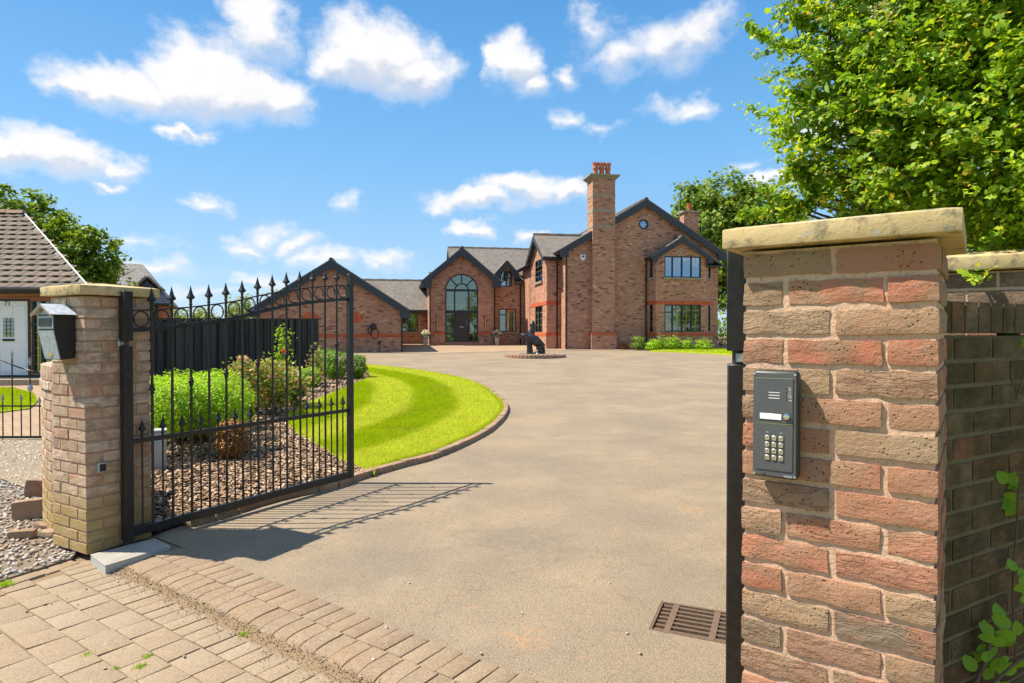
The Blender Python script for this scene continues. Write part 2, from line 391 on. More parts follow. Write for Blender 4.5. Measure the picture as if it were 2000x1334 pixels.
def glass(name, refl, tint, gcol=(.55, .76, .98)):
    n = pm(name); n.t.nodes.remove(n.b)
    gl = n('BsdfGlossy', {'Color': gcol, 'Roughness': .015}); tr = n('BsdfTransparent', {'Color': tint})
    fr = n('Fresnel', {'IOR': 1.5}).outputs[0]
    wob = n.noise(wpos(n), .9, 2, .4); bn = n('Bump', {'Height': wob, 'Strength': .25, 'Distance': .02}); n.t.links.new(bn.outputs[0], gl.inputs['Normal'])
    mx = n('MixShader', {0: n.m('ADD', n.m('MULTIPLY', fr, .9), refl, clamp=True), 1: tr.outputs[0], 2: gl.outputs[0]})
    n.t.links.new(mx.outputs[0], n.out.inputs[0]); return n.mat
M['glass'] = glass('window_glass', .33, (.75, .78, .78))
M['glass_low'] = glass('ground_floor_glass', .13, (.8, .82, .78), (.85, .95, .85))
M['room'] = plain('dim_room', (.06, .055, .05), .9)
M['curtain'] = plain('cream_curtain', (.62, .55, .45), .9, var=.06)
M['white_paint'] = plain('white_paint', (.78, .79, .80), .35, var=.03)
M['whitewall'] = plain('pale_interior_wall', (.55, .52, .46), .9, var=.05)
# drive, paving, soil
def tarmac():
    n = pm('worn_tarmac'); c = wpos(n); big = n.noise(c, .75, 5, .62); mid = n.noise(c, 2.2, 5, .62); chips = n.voro(c, 150, 'F1', 1); dist = n.voro(c, 150); fine = n.noise(c, 240, 3, .6)
    chipv = n('SeparateColor', {0: chips}).outputs[0]
    col = n.mix(n.ramp(mid, [(.3, 0.0), (.7, 1.0)]), (.345, .262, .174), (.42, .326, .222))
    col = n.mix(n.ramp(big, [(.36, .85), (.60, 0.0)]), col, (.265, .216, .162))
    col = n.mix(n.ramp(chipv, [(0, .5), (.16, 0.0), (.86, 0.0), (1, .45)]), col, n.mix(n.ramp(chipv, [(.4, 0.0), (.6, 1.0)]), (.10, .072, .05), (.50, .395, .275)))
    pink = n.voro(c, 17, 'F1', 1); pv = n('SeparateColor', {0: pink}).outputs[1]; pd = n.voro(c, 17)
    col = n.mix(n.m('MULTIPLY', n.ramp(pv, [(.80, 0.0), (.86, 1.0)]), n.ramp(pd, [(.12, .55), (.30, 0.0)])), col, (.52, .27, .16))
    rust = n.noise(c, 3.1, 3, .5)
    col = n.mix(n.ramp(rust, [(.69, 0.0), (.77, .45)]), col, (.50, .26, .12))
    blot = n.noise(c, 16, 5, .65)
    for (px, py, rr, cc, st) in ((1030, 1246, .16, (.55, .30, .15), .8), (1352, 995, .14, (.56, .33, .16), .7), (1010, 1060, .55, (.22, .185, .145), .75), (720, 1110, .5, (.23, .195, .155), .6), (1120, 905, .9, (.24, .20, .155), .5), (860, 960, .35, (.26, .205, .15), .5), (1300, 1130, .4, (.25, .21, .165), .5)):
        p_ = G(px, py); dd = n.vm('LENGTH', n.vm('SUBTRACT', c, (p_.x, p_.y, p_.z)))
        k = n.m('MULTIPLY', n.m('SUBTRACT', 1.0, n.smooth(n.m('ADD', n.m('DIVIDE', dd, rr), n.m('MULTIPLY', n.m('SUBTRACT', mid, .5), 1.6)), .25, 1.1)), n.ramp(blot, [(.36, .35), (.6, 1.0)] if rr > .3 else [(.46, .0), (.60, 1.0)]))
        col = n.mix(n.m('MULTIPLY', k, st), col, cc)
    crk = n.noise(c, 1.7, 3, .5, .3); col = n.mix(n.ramp(n.m('ABSOLUTE', n.m('SUBTRACT', crk, .5)), [(0, .30), (.006, 0.0)]), col, (.12, .095, .07))
    col = n.mix(n.ramp(dist, [(.25, 0.0), (.6, .45)]), col, (.12, .088, .058))
    return setp(n, col, .95, spec=.2, height=n.m('ADD', n.m('MULTIPLY', dist, -1.0), n.m('MULTIPLY', fine, .5)), bs=.55, bd=.006)
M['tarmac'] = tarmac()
def sett(name, stops):
    n = pm(name); c = ooff(n); r = orand(n); f = n.noise(c, 230, 4, .7); g = n.noise(c, 12, 5, .6); w = n.noise(wpos(n), 2.2, 4); sp = n.voro(c, 190, 'F1', 1); spv = n('SeparateColor', {0: sp}).outputs[0]
    col = n.ramp(r, stops)
    col = n.mix(n.ramp(g, [(.35, 0.0), (.7, .6)]), col, n.mix(.5, col, (.36, .27, .17)))
    col = n.mix(n.ramp(w, [(.45, 0.0), (.7, .4)]), col, (.30, .20, .115))
    col = n.mix(n.ramp(spv, [(0, .45), (.2, 0.0), (.82, 0.0), (1, .55)]), col, n.mix(n.ramp(spv, [(.4, 0.0), (.6, 1.0)]), (.09, .07, .055), (.44, .38, .31)))
    return setp(n, col, .93, spec=.2, height=n.m('ADD', n.m('MULTIPLY', f, .7), g), bs=.45, bd=.004)
M['block'] = sett('tan_paving_block', [(0, (.275, .205, .138)), (.3, (.305, .23, .155)), (.6, (.285, .21, .14)), (.8, (.315, .245, .17)), (1, (.26, .195, .13))])
M['kerb'] = sett('bullnose_kerb_block', [(0, (.22, .152, .098)), (.3, (.265, .18, .112)), (.6, (.235, .172, .118)), (.8, (.275, .198, .13)), (1, (.225, .16, .103))])
def dirt(name, a, b, sc_=40):
    n = pm(name); c = wpos(n); f = n.noise(c, sc_ * 4, 5, .7); g = n.noise(c, 5, 5, .6)
    return setp(n, n.mix(n.ramp(f, [(.3, 0.0), (.7, 1.0)]), a, n.mix(g, b, a)), .97, spec=.15, height=f, bs=.8, bd=.008)
M['sand'] = dirt('sandy_jointing', (.24, .165, .095), (.36, .26, .16))
M['soil'] = dirt('dark_soil', (.035, .024, .016), (.07, .048, .032))
M['grit'] = dirt('gravel_bed', (.20, .155, .115), (.28, .23, .18))
def island(name, stops, rough=.9, spec=.2, noise_s=60, bs=.3):
    n = pm(name); r = isl(n); f = n.noise(wpos(n), noise_s, 3, .6)
    col = n.mix(1.0, n.ramp(r, stops), n.ramp(f, [(.3, .8), (.7, 1.2)]), 'MULTIPLY')
    return setp(n, col, rough, spec=spec, height=f, bs=bs, bd=.004)
M['bark'] = island('bark_chips', [(0, (.14, .085, .05)), (.3, (.30, .19, .115)), (.6, (.42, .28, .18)), (.85, (.52, .36, .24)), (1, (.60, .44, .31))])
M['pebble'] = island('pebbles', [(0, (.24, .21, .18)), (.25, (.46, .40, .33)), (.5, (.37, .33, .29)), (.7, (.56, .49, .42)), (.88, (.62, .56, .48)), (.95, (.36, .22, .12)), (1, (.30, .13, .07))], .75, .4)
def leafmat(name, stops, trans=.35, rough=.5, spec=.35, ygrad=None):
    n = pm(name); r = isl(n); big = n.noise(wpos(n), 1.6, 3)
    col = n.ramp(r, stops)
    col = n.mix(1.0, col, n.ramp(big, [(.3, .8), (.7, 1.2)]), 'MULTIPLY')
    setp(n, col, rough, spec=spec)
    tl = n('BsdfTranslucent', {'Color': n.mix(1.0, col, (1.25, 1.15, .5), 'MULTIPLY')})
    mx = n('MixShader', {0: trans, 1: n.b.outputs[0], 2: tl.outputs[0]})
    n.t.links.new(mx.outputs[0], n.out.inputs[0]); return n.mat
M['leaf_bush'] = leafmat('hawthorn_leaves', [(0, (.11, .22, .012)), (.35, (.19, .35, .016)), (.65, (.31, .48, .02)), (.88, (.46, .60, .03)), (.96, (.60, .56, .05)), (1, (.58, .38, .07))], .48)
M['leaf_elder'] = leafmat('elder_leaves', [(0, (.09, .20, .03)), (.5, (.15, .29, .045)), (1, (.24, .38, .08))], .35, .42)
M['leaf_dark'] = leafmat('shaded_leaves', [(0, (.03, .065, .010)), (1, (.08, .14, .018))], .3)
M['leaf_tree'] = leafmat('tree_leaves', [(0, (.09, .17, .012)), (.5, (.18, .28, .02)), (1, (.30, .40, .03))], .4)
M['leaf_tree2'] = leafmat('sycamore_leaves', [(0, (.09, .16, .016)), (.5, (.17, .27, .025)), (.9, (.28, .38, .035)), (1, (.42, .46, .04))], .38)
M['leaf_box'] = leafmat('box_leaves', [(0, (.16, .33, .008)), (.4, (.27, .47, .010)), (.8, (.40, .60, .018)), (1, (.52, .68, .04))], .42)
M['leaf_box2'] = leafmat('dark_box_leaves', [(0, (.07, .17, .010)), (.5, (.14, .29, .014)), (1, (.27, .44, .025))], .36)
M['leaf_rose'] = leafmat('rose_leaves', [(0, (.09, .18, .03)), (.35, (.22, .32, .05)), (.6, (.42, .42, .12)), (.8, (.55, .46, .18)), (.93, (.58, .32, .11)), (1, (.52, .20, .09))], .35)
M['leaf_brown'] = leafmat('dead_box_leaves', [(0, (.16, .065, .018)), (.5, (.30, .13, .03)), (1, (.42, .21, .05))], .2)
M['leaf_far'] = leafmat('distant_leaves', [(0, (.20, .26, .06)), (1, (.40, .44, .14))], .35)
M['leaf_bramble'] = leafmat('bramble_leaves', [(0, (.14, .33, .02)), (1, (.30, .50, .04))], .45)
M['petal_white'] = leafmat('white_petals', [(0, (.62, .66, .55)), (1, (.82, .82, .74))], .3)
M['petal_pink'] = leafmat('pink_petals', [(0, (.75, .30, .42)), (1, (.85, .48, .55))], .3)
M['petal_peach'] = leafmat('peach_petals', [(0, (.70, .42, .26)), (1, (.82, .60, .45))], .3)
M['petal_red'] = leafmat('red_petals', [(0, (.62, .04, .03)), (1, (.72, .10, .06))], .2)
def grassm(name, stops):
    n = pm(name); r = isl(n); p = n.noise(wpos(n), 2.5, 4, .6); p2 = n.noise(wpos(n), .9, 3, .6)
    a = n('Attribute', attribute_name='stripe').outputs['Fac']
    col = n.ramp(r, stops)
    col = n.mix(n.ramp(p2, [(.56, 0.0), (.74, .6)]), col, (.52, .43, .08))
    col = n.mix(1.0, col, n.ramp(p, [(.3, .85), (.7, 1.15)]), 'MULTIPLY')
    col = n.mix(a, n.mix(.35, col, (.26, .40, .004)), n.mix(.4, col, (.72, .70, .07)))  # mowing stripes: light and shade of leaning blades also put into the colour
    setp(n, col, .6, spec=.2)
    tl = n('BsdfTranslucent', {'Color': col}); mx = n('MixShader', {0: .4, 1: n.b.outputs[0], 2: tl.outputs[0]})
    n.t.links.new(mx.outputs[0], n.out.inputs[0]); return n.mat
M['grass'] = grassm('mown_grass', [(0, (.34, .42, .005)), (.5, (.47, .54, .006)), (1, (.60, .62, .012))])
M['turf'] = plain('turf', (.36, .44, .012), .9, var=.25, scale=18)
M['field'] = plain('field_grass', (.18, .25, .04), .95, var=.3, scale=.8)
M['bark_tree'] = plain('tree_bark', (.085, .065, .048), .95, var=.4, scale=22, bs=.8, bd=.02)
M['twig'] = plain('twig', (.13, .095, .055), .9, var=.3, scale=30)
M['twig_brown'] = plain('brown_stem', (.12, .06, .03), .9, var=.3, scale=30)
# metal
def paint(name, col, rough, var=.2, worn=None):
    n = pm(name); c = wpos(n); f = n.noise(c, 35, 5, .6); g = n.noise(c, 260, 3, .6); k = n.noise(c, 14, 4, .7)
    cc = n.mix(n.ramp(f, [(.35, 0.0), (.7, var)]), col, (.06, .057, .053))
    if worn: cc = n.mix(n.ramp(k, [(.68, 0.0), (.74, worn)]), cc, (.20, .10, .05))
    return setp(n, cc, n.ramp(f, [(.3, rough - .08), (.7, rough + .14)]), spec=.5, height=g, bs=.12, bd=.002)
M['iron'] = paint('black_gate_paint', (.0085, .0085, .009), .38)
M['iron_worn'] = paint('worn_hinge_metal', (.03, .026, .024), .5, .5, .6)
M['rust'] = island('rusty_iron', [(0, (.115, .075, .052)), (1, (.16, .105, .072))], .85, .3, 70, .6)
M['fence'] = None
def fencem():
    n = pm('black_stained_board'); r = orand(n); c = ooff(n); s = n.vm('MULTIPLY', c, (30, 30, 1.6)); g = n.noise(s, 1.0, 5, .6)
    col = n.mix(1.0, n.ramp(r, [(0, (.024, .022, .020)), (1, (.070, .062, .055))]), n.ramp(g, [(.3, .55), (.7, 1.5)]), 'MULTIPLY')
    return setp(n, col, .85, spec=.25, height=g, bs=.4, bd=.004)
M['fence'] = fencem()
M['steel'] = plain('galvanised_steel', (.34, .36, .38), .38, .75, var=.2, scale=18)
M['lid'] = plain('grey_steel_lid', (.34, .31, .265), .6, .0, var=.14, scale=9)
M['bronze'] = paint('dark_bronze', (.013, .014, .014), .27, .35)
M['panel'] = plain('gunmetal_panel', (.098, .102, .106), .48, .25, var=.1, scale=300, bs=.15, bd=.001)
M['housing'] = plain('dark_panel_housing', (.045, .050, .047), .45, .2, var=.1, scale=120)
M['chrome'] = plain('bright_chrome', (.75, .74, .70), .18, 1, var=.08, scale=80)
M['key'] = plain('nickel_key', (.56, .52, .42), .35, .75, var=.12, scale=200)
M['ink'] = plain('black_print', (.012, .012, .012), .6)
M['print_white'] = plain('pale_print', (.62, .63, .64), .5, var=.03)
M['led'] = plain('frosted_led', (.32, .42, .50), .4)
M['name_card'] = plain('name_card', (.80, .81, .80), .4, var=.03)
M['plastic_black'] = plain('black_plastic', (.012, .012, .013), .45)
M['plastic_grey'] = plain('grey_cabinet', (.40, .42, .40), .55, var=.08)
M['pot'] = plain('stone_planter', (.55, .45, .35), .8, var=.1)
M['mail_silver'] = plain('brushed_zinc', (.42, .47, .54), .5, .0, var=.2, scale=40)
M['yellow'] = plain('brass_plate', (.55, .40, .13), .4, .4)
def tilem():
    n = pm('concrete_roof_tile'); r = orand(n); f = n.noise(ooff(n), 30, 5, .7)
    col = n.mix(1.0, n.ramp(r, [(0, (.155, .122, .098)), (.5, (.20, .158, .125)), (1, (.175, .138, .110))]), n.ramp(f, [(.3, .8), (.7, 1.2)]), 'MULTIPLY')
    return setp(n, col, .92, spec=.2, height=f, bs=.4, bd=.005)
M['tile'] = tilem()
M['ridge_brown'] = plain('brown_ridge', (.30, .19, .135), .9, var=.25, scale=6)
M['whitish'] = plain('white_alarm_box', (.75, .77, .80), .5, var=.03)
M['mortar_white'] = plain('verge_mortar', (.62, .60, .57), .9, var=.1)
M['red_brick'] = plain('red_far_brick', (.36, .11, .06), .9, var=.15, scale=9)
# ------------------------------------------------------------------ the setting
E1, N2, T0 = Vector((.816, -.578, 0)), Vector((.578, .816, 0)), Vector((-2.35, 4.42, 0))
def ST(s, t, z=0.0): return T0 + E1 * s + N2 * t + Vector((0, 0, z))
KANG = math.atan2(E1.y, E1.x)
def project(p):
    d = Vector(p) - CAMV; f = Vector((0, math.cos(PITCH), -math.sin(PITCH))); u = Vector((0, math.sin(PITCH), math.cos(PITCH)))
    k = d.dot(f)
    if k <= .05: return None
    return 1000 + d.x / k * FPX, 667 - d.dot(u) / k * FPX
def inview(p, m=250):
    q = project(p)
    return q is not None and -m < q[0] < 2000 + m and q[1] < 1334 + m
def grid_sheet(name, xs, ys, zf, mat, label=None):
    xs, ys = np.asarray(xs), np.asarray(ys); nx, ny = len(xs), len(ys)
    vs = [(x, y, zf(x, y)) for y in ys for x in xs]
    fs = np.array([(j * nx + i, j * nx + i + 1, (j + 1) * nx + i + 1, (j + 1) * nx + i) for j in range(ny - 1) for i in range(nx - 1)])
    me = fast_mesh(name, np.array(vs), fs, mat, smooth=True); return addobj(name, me)
ys = np.concatenate([np.linspace(-300, -6, 8), np.linspace(-5, 60, 66), np.linspace(65, 900, 16)])
xs = np.concatenate([np.linspace(-900, -40, 12), np.linspace(-35, 35, 29), np.linspace(40, 900, 12)])
ground = tag(grid_sheet('ground', xs, ys, lambda x, y: gz(y) - .09, M['field']), kind='structure')
# tarmac drive, in the frame of the gateway
ss = np.concatenate([np.linspace(-30, -3, 14), np.linspace(-2.6, 6, 60), np.linspace(7, 45, 20)])
ts = np.concatenate([np.linspace(.0, 5, 46), np.linspace(5.3, 14, 26), np.linspace(15, 62, 48)])
vs = []
for t in ts:
    for s in ss:
        p = ST(s, t)
        hump = .022 * math.exp(-((s - 2.1) / .55) ** 2 - ((t - .95) / .5) ** 2) + .016 * math.exp(-((s - .9) / .5) ** 2 - ((t - .9) / .5) ** 2) + .018 * math.exp(-((s - 1.7) / 1.2) ** 2 - ((t - 2.3) / .45) ** 2)
        z = gz(p.y) + .004 * mnoise.noise(Vector((p.x * 1.3, p.y * 1.3, 0))) * min(1, t * 3) + hump * min(1, t * 3)
        vs.append((p.x, p.y, z - .004))
nx = len(ss)
fs = np.array([(j * nx + i, j * nx + i + 1, (j + 1) * nx + i + 1, (j + 1) * nx + i) for j in range(len(ts) - 1) for i in range(nx - 1)])
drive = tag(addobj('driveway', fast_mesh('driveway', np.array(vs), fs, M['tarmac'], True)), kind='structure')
def sheet(name, pts, dz, mat, cuts=3, kind='structure', skirt=.12):
    bm = bmesh.new(); tri = tessellate_polygon([[Vector((p[0], p[1], 0)) for p in pts]])
    vv = [bm.verts.new((p[0], p[1], 0)) for p in pts]
    for t in tri:
        try: bm.faces.new([vv[i] for i in t])
        except ValueError: pass
    bm.normal_update()
    for f in bm.faces:
        if f.normal.z < 0: f.normal_flip()
    for _ in range(cuts): bmesh.ops.subdivide_edges(bm, edges=[e for e in bm.edges if e.calc_length() > .5], cuts=1, use_grid_fill=True)
    bmesh.ops.triangulate(bm, faces=bm.faces)
    for v in bm.verts: v.co.z = gz(v.co.y) + dz
    if skirt:
        be = [e for e in bm.edges if len(e.link_faces) == 1]
        ret = bmesh.ops.extrude_edge_only(bm, edges=be)
        for g in ret['geom']:
            if isinstance(g, bmesh.types.BMVert): g.co.z -= skirt
    me = bpy.data.meshes.new(name); bm.to_mesh(me); bm.free(); me.materials.append(mat)
    return tag(addobj(name, me), kind=kind)
# ---- edging kerb of brick between drive and garden
EDGE_PX = [(372,1030),(450,1008),(525,983),(600,965),(660,953),(702,938),(786,913),(849,896),(912,869),(945,852),(968,836),(987,816),(993,800),(988,788),(975,777),(954,760),(912,743),(849,730),(777,720),(712,714)]
def resample(pts, step):
    pts = [Vector((p[0], p[1], 0)) for p in pts]; out = [pts[0]]; acc = 0
    for a, b in zip(pts, pts[1:]):
        L = (b - a).length; pos = step - acc
        while pos <= L: out.append(a + (b - a) * (pos / L)); pos += step
        acc = (acc + L) % step
    return out
def catmull(pts, k=8):
    P_ = [Vector(p) for p in pts]; out = []
    for i in range(len(P_) - 1):
        a, b, c, d = P_[max(i - 1, 0)], P_[i], P_[i + 1], P_[min(i + 2, len(P_) - 1)]
        for j in range(k):
            t = j / k; out.append(.5 * ((2 * b) + (c - a) * t + (2 * a - 5 * b + 4 * c - d) * t * t + (3 * b - a - 3 * c + d) * t ** 3))
    return out + [P_[-1]]
edge_line = catmull([G(*p) for p in EDGE_PX])
def offset_line(pts, d):
    out = []
    for i, p in enumerate(pts):
        t = pts[min(i + 1, len(pts) - 1)] - pts[max(i - 1, 0)]; t.z = 0; t.normalize()
        out.append(Vector((p.x - t.y * d, p.y + t.x * d, 0)))
    return out
edge_c = offset_line(edge_line, .05); edge_in = offset_line(edge_line, .105)
edging = thing('edging_kerb', (edge_c[0].x, edge_c[0].y, 0), 'curving low kerb of laid bricks between lawn and driveway', 'kerb')
eb = MB().box((0, 0, 0), (.205, .10, .15)).mesh('brick', M['brick_edge'], bevel=.008, seg=2, smooth=True)
ebs = MB().box((0, 0, 0), (.10, .10, .15)).mesh('brick', M['brick_edge'], bevel=.008, seg=2, smooth=True)
rs = resample(edge_c, .213)
for i in range(len(rs) - 1):
    a, b = rs[i], rs[i + 1]; c = (a + b) / 2
    addobj('brick', eb, edging, (c.x, c.y, gz(c.y) + .062 - .075 + rnd.uniform(-.005, .005)), (rnd.uniform(-.03, .03), rnd.uniform(-.02, .02), math.atan2(b.y - a.y, b.x - a.x) + rnd.uniform(-.02, .02)))
# ---- lawn
LAWN_L = [(731,922),(688,903),(662,893),(624,867),(581,844),(563,821),(573,798),(637,773),(690,750),(722,735),(716,722)]
lawn_left = [G(px, py, .05) for px, py in LAWN_L]
start = next(i for i, p in enumerate(edge_in) if project(Vector((p.x, p.y, .05)))[0] > 731)
lawn_poly = [(p.x, p.y) for p in edge_in[start:]] + [(p.x, p.y) for p in catmull(lawn_left[::-1], 4)]
lawn = sheet('lawn', lawn_poly, .045, M['turf'])
# ---- planting bed behind the gate
FA, FB = Vector((-9.9, 14.3, 0)), Vector((-6.55, 21.6, 0))              # line of the board fence
bed_poly = [(p.x, p.y) for p in edge_in[:start + 1]] + [(p.x, p.y) for p in catmull(lawn_left, 4)] + [(FB.x + .15, FB.y + .1), (FA.x + .1, FA.y), (-5.2, 8.6), (-3.3, 5.05), (-2.62, 4.62)]
bed = sheet('planting_bed', bed_poly, .02, M['soil'])
# ---- house forecourt and its borders
def paver_mat():
    n = pm('herringbone_pavers'); c = wpos(n)
    br = n('TexBrick', {'Vector': c, 'Color1': (.40, .28, .175), 'Color2': (.34, .235, .148), 'Mortar': (.24, .17, .11), 'Scale': 1.0, 'Mortar Size': .012, 'Brick Width': .21, 'Row Height': .105})
    nz = n.noise(c, 1.3, 4)
    return setp(n, n.mix(1.0, br.outputs[0], n.ramp(nz, [(.3, .9), (.7, 1.1)]), 'MULTIPLY'), .9, spec=.25)
M['pavers'] = paver_mat()
fc = [G(760, 689), G(850, 690), G(950, 688), G(1052, 684), G(1052, 664), G(760, 664)]
forecourt = sheet('forecourt_paving', [(p.x, p.y) for p in fc], .006, M['pavers'], skirt=0)
fl = [G(1268, 686.5), G(1340, 689), G(1430, 694), G(1480, 694), G(1480, 682), G(1300, 682.5)]
front_lawn = sheet('front_lawn', [(p.x, p.y) for p in fl], .05, M['turf'])
strip = sheet('gable_border', [(p.x, p.y) for p in (G(1060, 684.5), G(1265, 685), G(1265, 680), G(1060, 680))], .012, M['pavers'], skirt=.05)
# ---- pavement of tan blocks outside the gate
base = MB(); 
pts = [ST(-4, .04, -.043), ST(6, .04, -.043), ST(6, -7, -.043), ST(-4, -7, -.043)]
base.add(pts, [(0, 1, 2, 3)])
pavement = base.build('pavement', M['sand']); tag(pavement, kind='structure')
# the edge of the gravel runs out from the left pier
GE0, GED = Vector((-2.93, 4.20, 0)), Vector((-.40, -.917, 0)).normalized()
GEN = Vector((GED.y, -GED.x, 0)) * -1
if GEN.x < 0: GEN = -GEN
def edge_side(p): return (Vector((p[0], p[1], 0)) - GE0).dot(GEN)
_bm = {}
def block_mesh(L, Wd, mat, h=.06):
    k = (round(L, 3), round(Wd, 3), mat.name)
    if k not in _bm:
        vs = []
        for q in range(3):
            mb = MB().box((0, 0, -h / 2), (L - .005, Wd - .005, h)); bm = bmesh.new(); me = mb.mesh('paving_block', mat)
            bm.from_mesh(me)
            for v in bm.verts: v.co.x += rnd.uniform(-.0035, .0035); v.co.y += rnd.uniform(-.0035, .0035); v.co.z += rnd.uniform(-.0015, .0015) if v.co.z > -h / 2 else 0
            bmesh.ops.bevel(bm, geom=[e for e in bm.edges], offset=.0035, segments=2, profile=.6, affect='EDGES')
            bm.to_mesh(me); bm.free(); me.polygons.foreach_set('use_smooth', [True] * len(me.polygons)); me.set_sharp_from_angle(angle=R(50)); vs.append(me)
        _bm[k] = vs
    return rnd.choice(_bm[k])
def lay(s, t, L, Wd, mat=M['block'], z=-.036, parent=pavement, side=.11):
    p = ST(s, t)
    if side is not None and edge_side(p) < side: return
    if not inview((p.x, p.y, 0), 420): return
    addobj('paving_block', block_mesh(L, Wd, mat), parent, (p.x, p.y, z + rnd.uniform(-.0015, .0015)), (rnd.uniform(-.006, .006), rnd.uniform(-.006, .006), KANG + rnd.uniform(-.008, .008)))
s = -2.0
while s < 4.6:                                       # soldier row along the kerb
    lay(s, -.53, .105, .20); s += .105
t = -.635
row = 0
while t > -2.5:
    wd = (.162, .162, .175, .162)[row % 4]; s = -2.6 + rnd.random() * .2
    while s < 4.4:
        L = rnd.choice((.165, .165, .205, .205, .245)); lay(s + L / 2, t - wd / 2, L, wd); s += L
    t -= wd; row += 1
# border blocks beside the gravel
ga = math.atan2(GED.y, GED.x); k = 0
while k < 12:
    c = GE0 + GED * (.11 + k * .212) + GEN * .055
    addobj('paving_block', block_mesh(.21, .105, M['kerb']), pavement, (c.x, c.y, -.031 + rnd.uniform(-.004, .004)), (rnd.uniform(-.02, .02), rnd.uniform(-.02, .02), ga + rnd.uniform(-.03, .03))); k += 1
# ---- dropped kerb of bullnosed blocks across the gateway
kerb = thing('dropped_kerb', ST(2.4, -.2, -.04), 'two worn rows of bullnosed blocks across the gateway below the tarmac', 'kerb')
def bull_mesh():
    mb = MB(); prof = [(.0, .0), (-.09, -.001), (-.135, -.005), (-.165, -.012), (-.188, -.024), (-.20, -.045), (-.203, -.08), (.0, -.08)]
    poly = [Vector((-.05, a, b)) for a, b in prof]; mb.prism(poly, (.100, 0, 0))
    return mb.mesh('kerb_block', M['kerb'], bevel=.0035, smooth=True)
def flat_mesh():
    return MB().box((0, -.0975, -.04), (.100, .197, .08)).mesh('kerb_block', M['kerb'], bevel=.005, seg=2, smooth=True)
bulls = [bull_mesh() for _ in range(2)]; flats = [flat_mesh() for _ in range(2)]
s = .16
while s < 5.0:
    for me, t in ((rnd.choice(flats), 0.0), (rnd.choice(bulls), -.2)):
        p = ST(s + (0 if t == 0 else .03), t, .002 + rnd.uniform(-.0025, .0025)); addobj('kerb_block', me, kerb, p, (rnd.uniform(-.012, .012), rnd.uniform(-.014, .014), KANG + rnd.uniform(-.012, .012)))
    s += .104
kb = MB(); kb.add([ST(.06, .02, -.009), ST(5.1, .02, -.009), ST(5.1, -.19, -.009), ST(.06, -.19, -.009), ST(5.1, -.37, -.03), ST(.06, -.37, -.03), ST(5.1, -.43, -.042), ST(.06, -.43, -.042)], [(0, 1, 2, 3), (3, 2, 4, 5), (5, 4, 6, 7)])
kb.build('jointing', M['sand'], kerb)
MB().add([ST(-.75, .06, -.008), ST(.12, .06, -.008), ST(.12, -.40, -.03), ST(-.75, -.40, -.03)], [(0, 1, 2, 3)]).build('washed_dirt', M['sand'], kerb)
# washed-in dirt along the foot of the kerb
vs = []; nS, nT = 150, 9
for j in range(nT):
    for i in range(nS):
        s_ = .1 + 4.9 * i / (nS - 1); u = j / (nT - 1); w = .07 + .06 * mnoise.noise(Vector((s_ * 2.2, 3, 0))) + .03 * mnoise.noise(Vector((s_ * 9, 1, 0)))
        t_ = -.355 - u * (w + .045); h = .022 * (1 - u) ** 1.1 + .004 * mnoise.noise(Vector((s_ * 30, u * 6, 0))) - .003 * u
        p = ST(s_, t_, -.038 + h); vs.append(tuple(p))
fs = np.array([(j * nS + i, j * nS + i + 1, (j + 1) * nS + i + 1, (j + 1) * nS + i) for j in range(nT - 1) for i in range(nS - 1)])
addobj('dirt', fast_mesh('dirt', np.array(vs), fs, M['sand'], True), kerb, (0, 0, 0))
for ch in kerb.children:
    if ch.name.startswith('dirt'): ch.location = -Vector(kerb.location)
# ---- scattered small solids
ICO = None
def ico():
    global ICO
    if ICO is None:
        bm = bmesh.new(); bmesh.ops.create_icosphere(bm, subdivisions=1, radius=1); bm.verts.ensure_lookup_table()
        ICO = (np.array([v.co[:] for v in bm.verts]), np.array([[v.index for v in f.verts] for f in bm.faces])); bm.free()
    return ICO
BOXV = np.array([(x, y, z) for z in (-1, 1) for y in (-1, 1) for x in (-1, 1)], float)
BOXF = np.array([(0, 2, 3), (0, 3, 1), (4, 5, 7), (4, 7, 6), (0, 1, 5), (0, 5, 4), (2, 6, 7), (2, 7, 3), (0, 4, 6), (0, 6, 2), (1, 3, 7), (1, 7, 5)])
def rotmats(n, tilt):
    a = npr.uniform(0, 2 * np.pi, n); b = npr.normal(0, tilt, n); c = npr.normal(0, tilt, n)
    ca, sa, cb, sb, cc, s2 = np.cos(a), np.sin(a), np.cos(b), np.sin(b), np.cos(c), np.sin(c)
    Rz = np.zeros((n, 3, 3)); Rz[:, 0, 0] = ca; Rz[:, 0, 1] = -sa; Rz[:, 1, 0] = sa; Rz[:, 1, 1] = ca; Rz[:, 2, 2] = 1
    Rx = np.zeros((n, 3, 3)); Rx[:, 0, 0] = 1; Rx[:, 1, 1] = cb; Rx[:, 1, 2] = -sb; Rx[:, 2, 1] = sb; Rx[:, 2, 2] = cb
    Ry = np.zeros((n, 3, 3)); Ry[:, 0, 0] = cc; Ry[:, 0, 2] = s2; Ry[:, 1, 1] = 1; Ry[:, 2, 0] = -s2; Ry[:, 2, 2] = cc
    return Rz @ Ry @ Rx
def scatter(name, pos, sizes, tmpl, mat, tilt=.25, jit=.18, parent=None):
    V, F = tmpl; n = len(pos); pos = np.asarray(pos); sizes = np.asarray(sizes)
    v = V[None] * (1 + npr.uniform(-jit, jit, (n, len(V), 1))) * sizes[:, None, :]
    v = np.einsum('nij,nkj->nki', rotmats(n, tilt), v) + pos[:, None, :]
    f = (F[None] + (np.arange(n) * len(V))[:, None, None]).reshape(-1, F.shape[1])
    return addobj(name, fast_mesh(name, v.reshape(-1, 3), f, mat), parent)
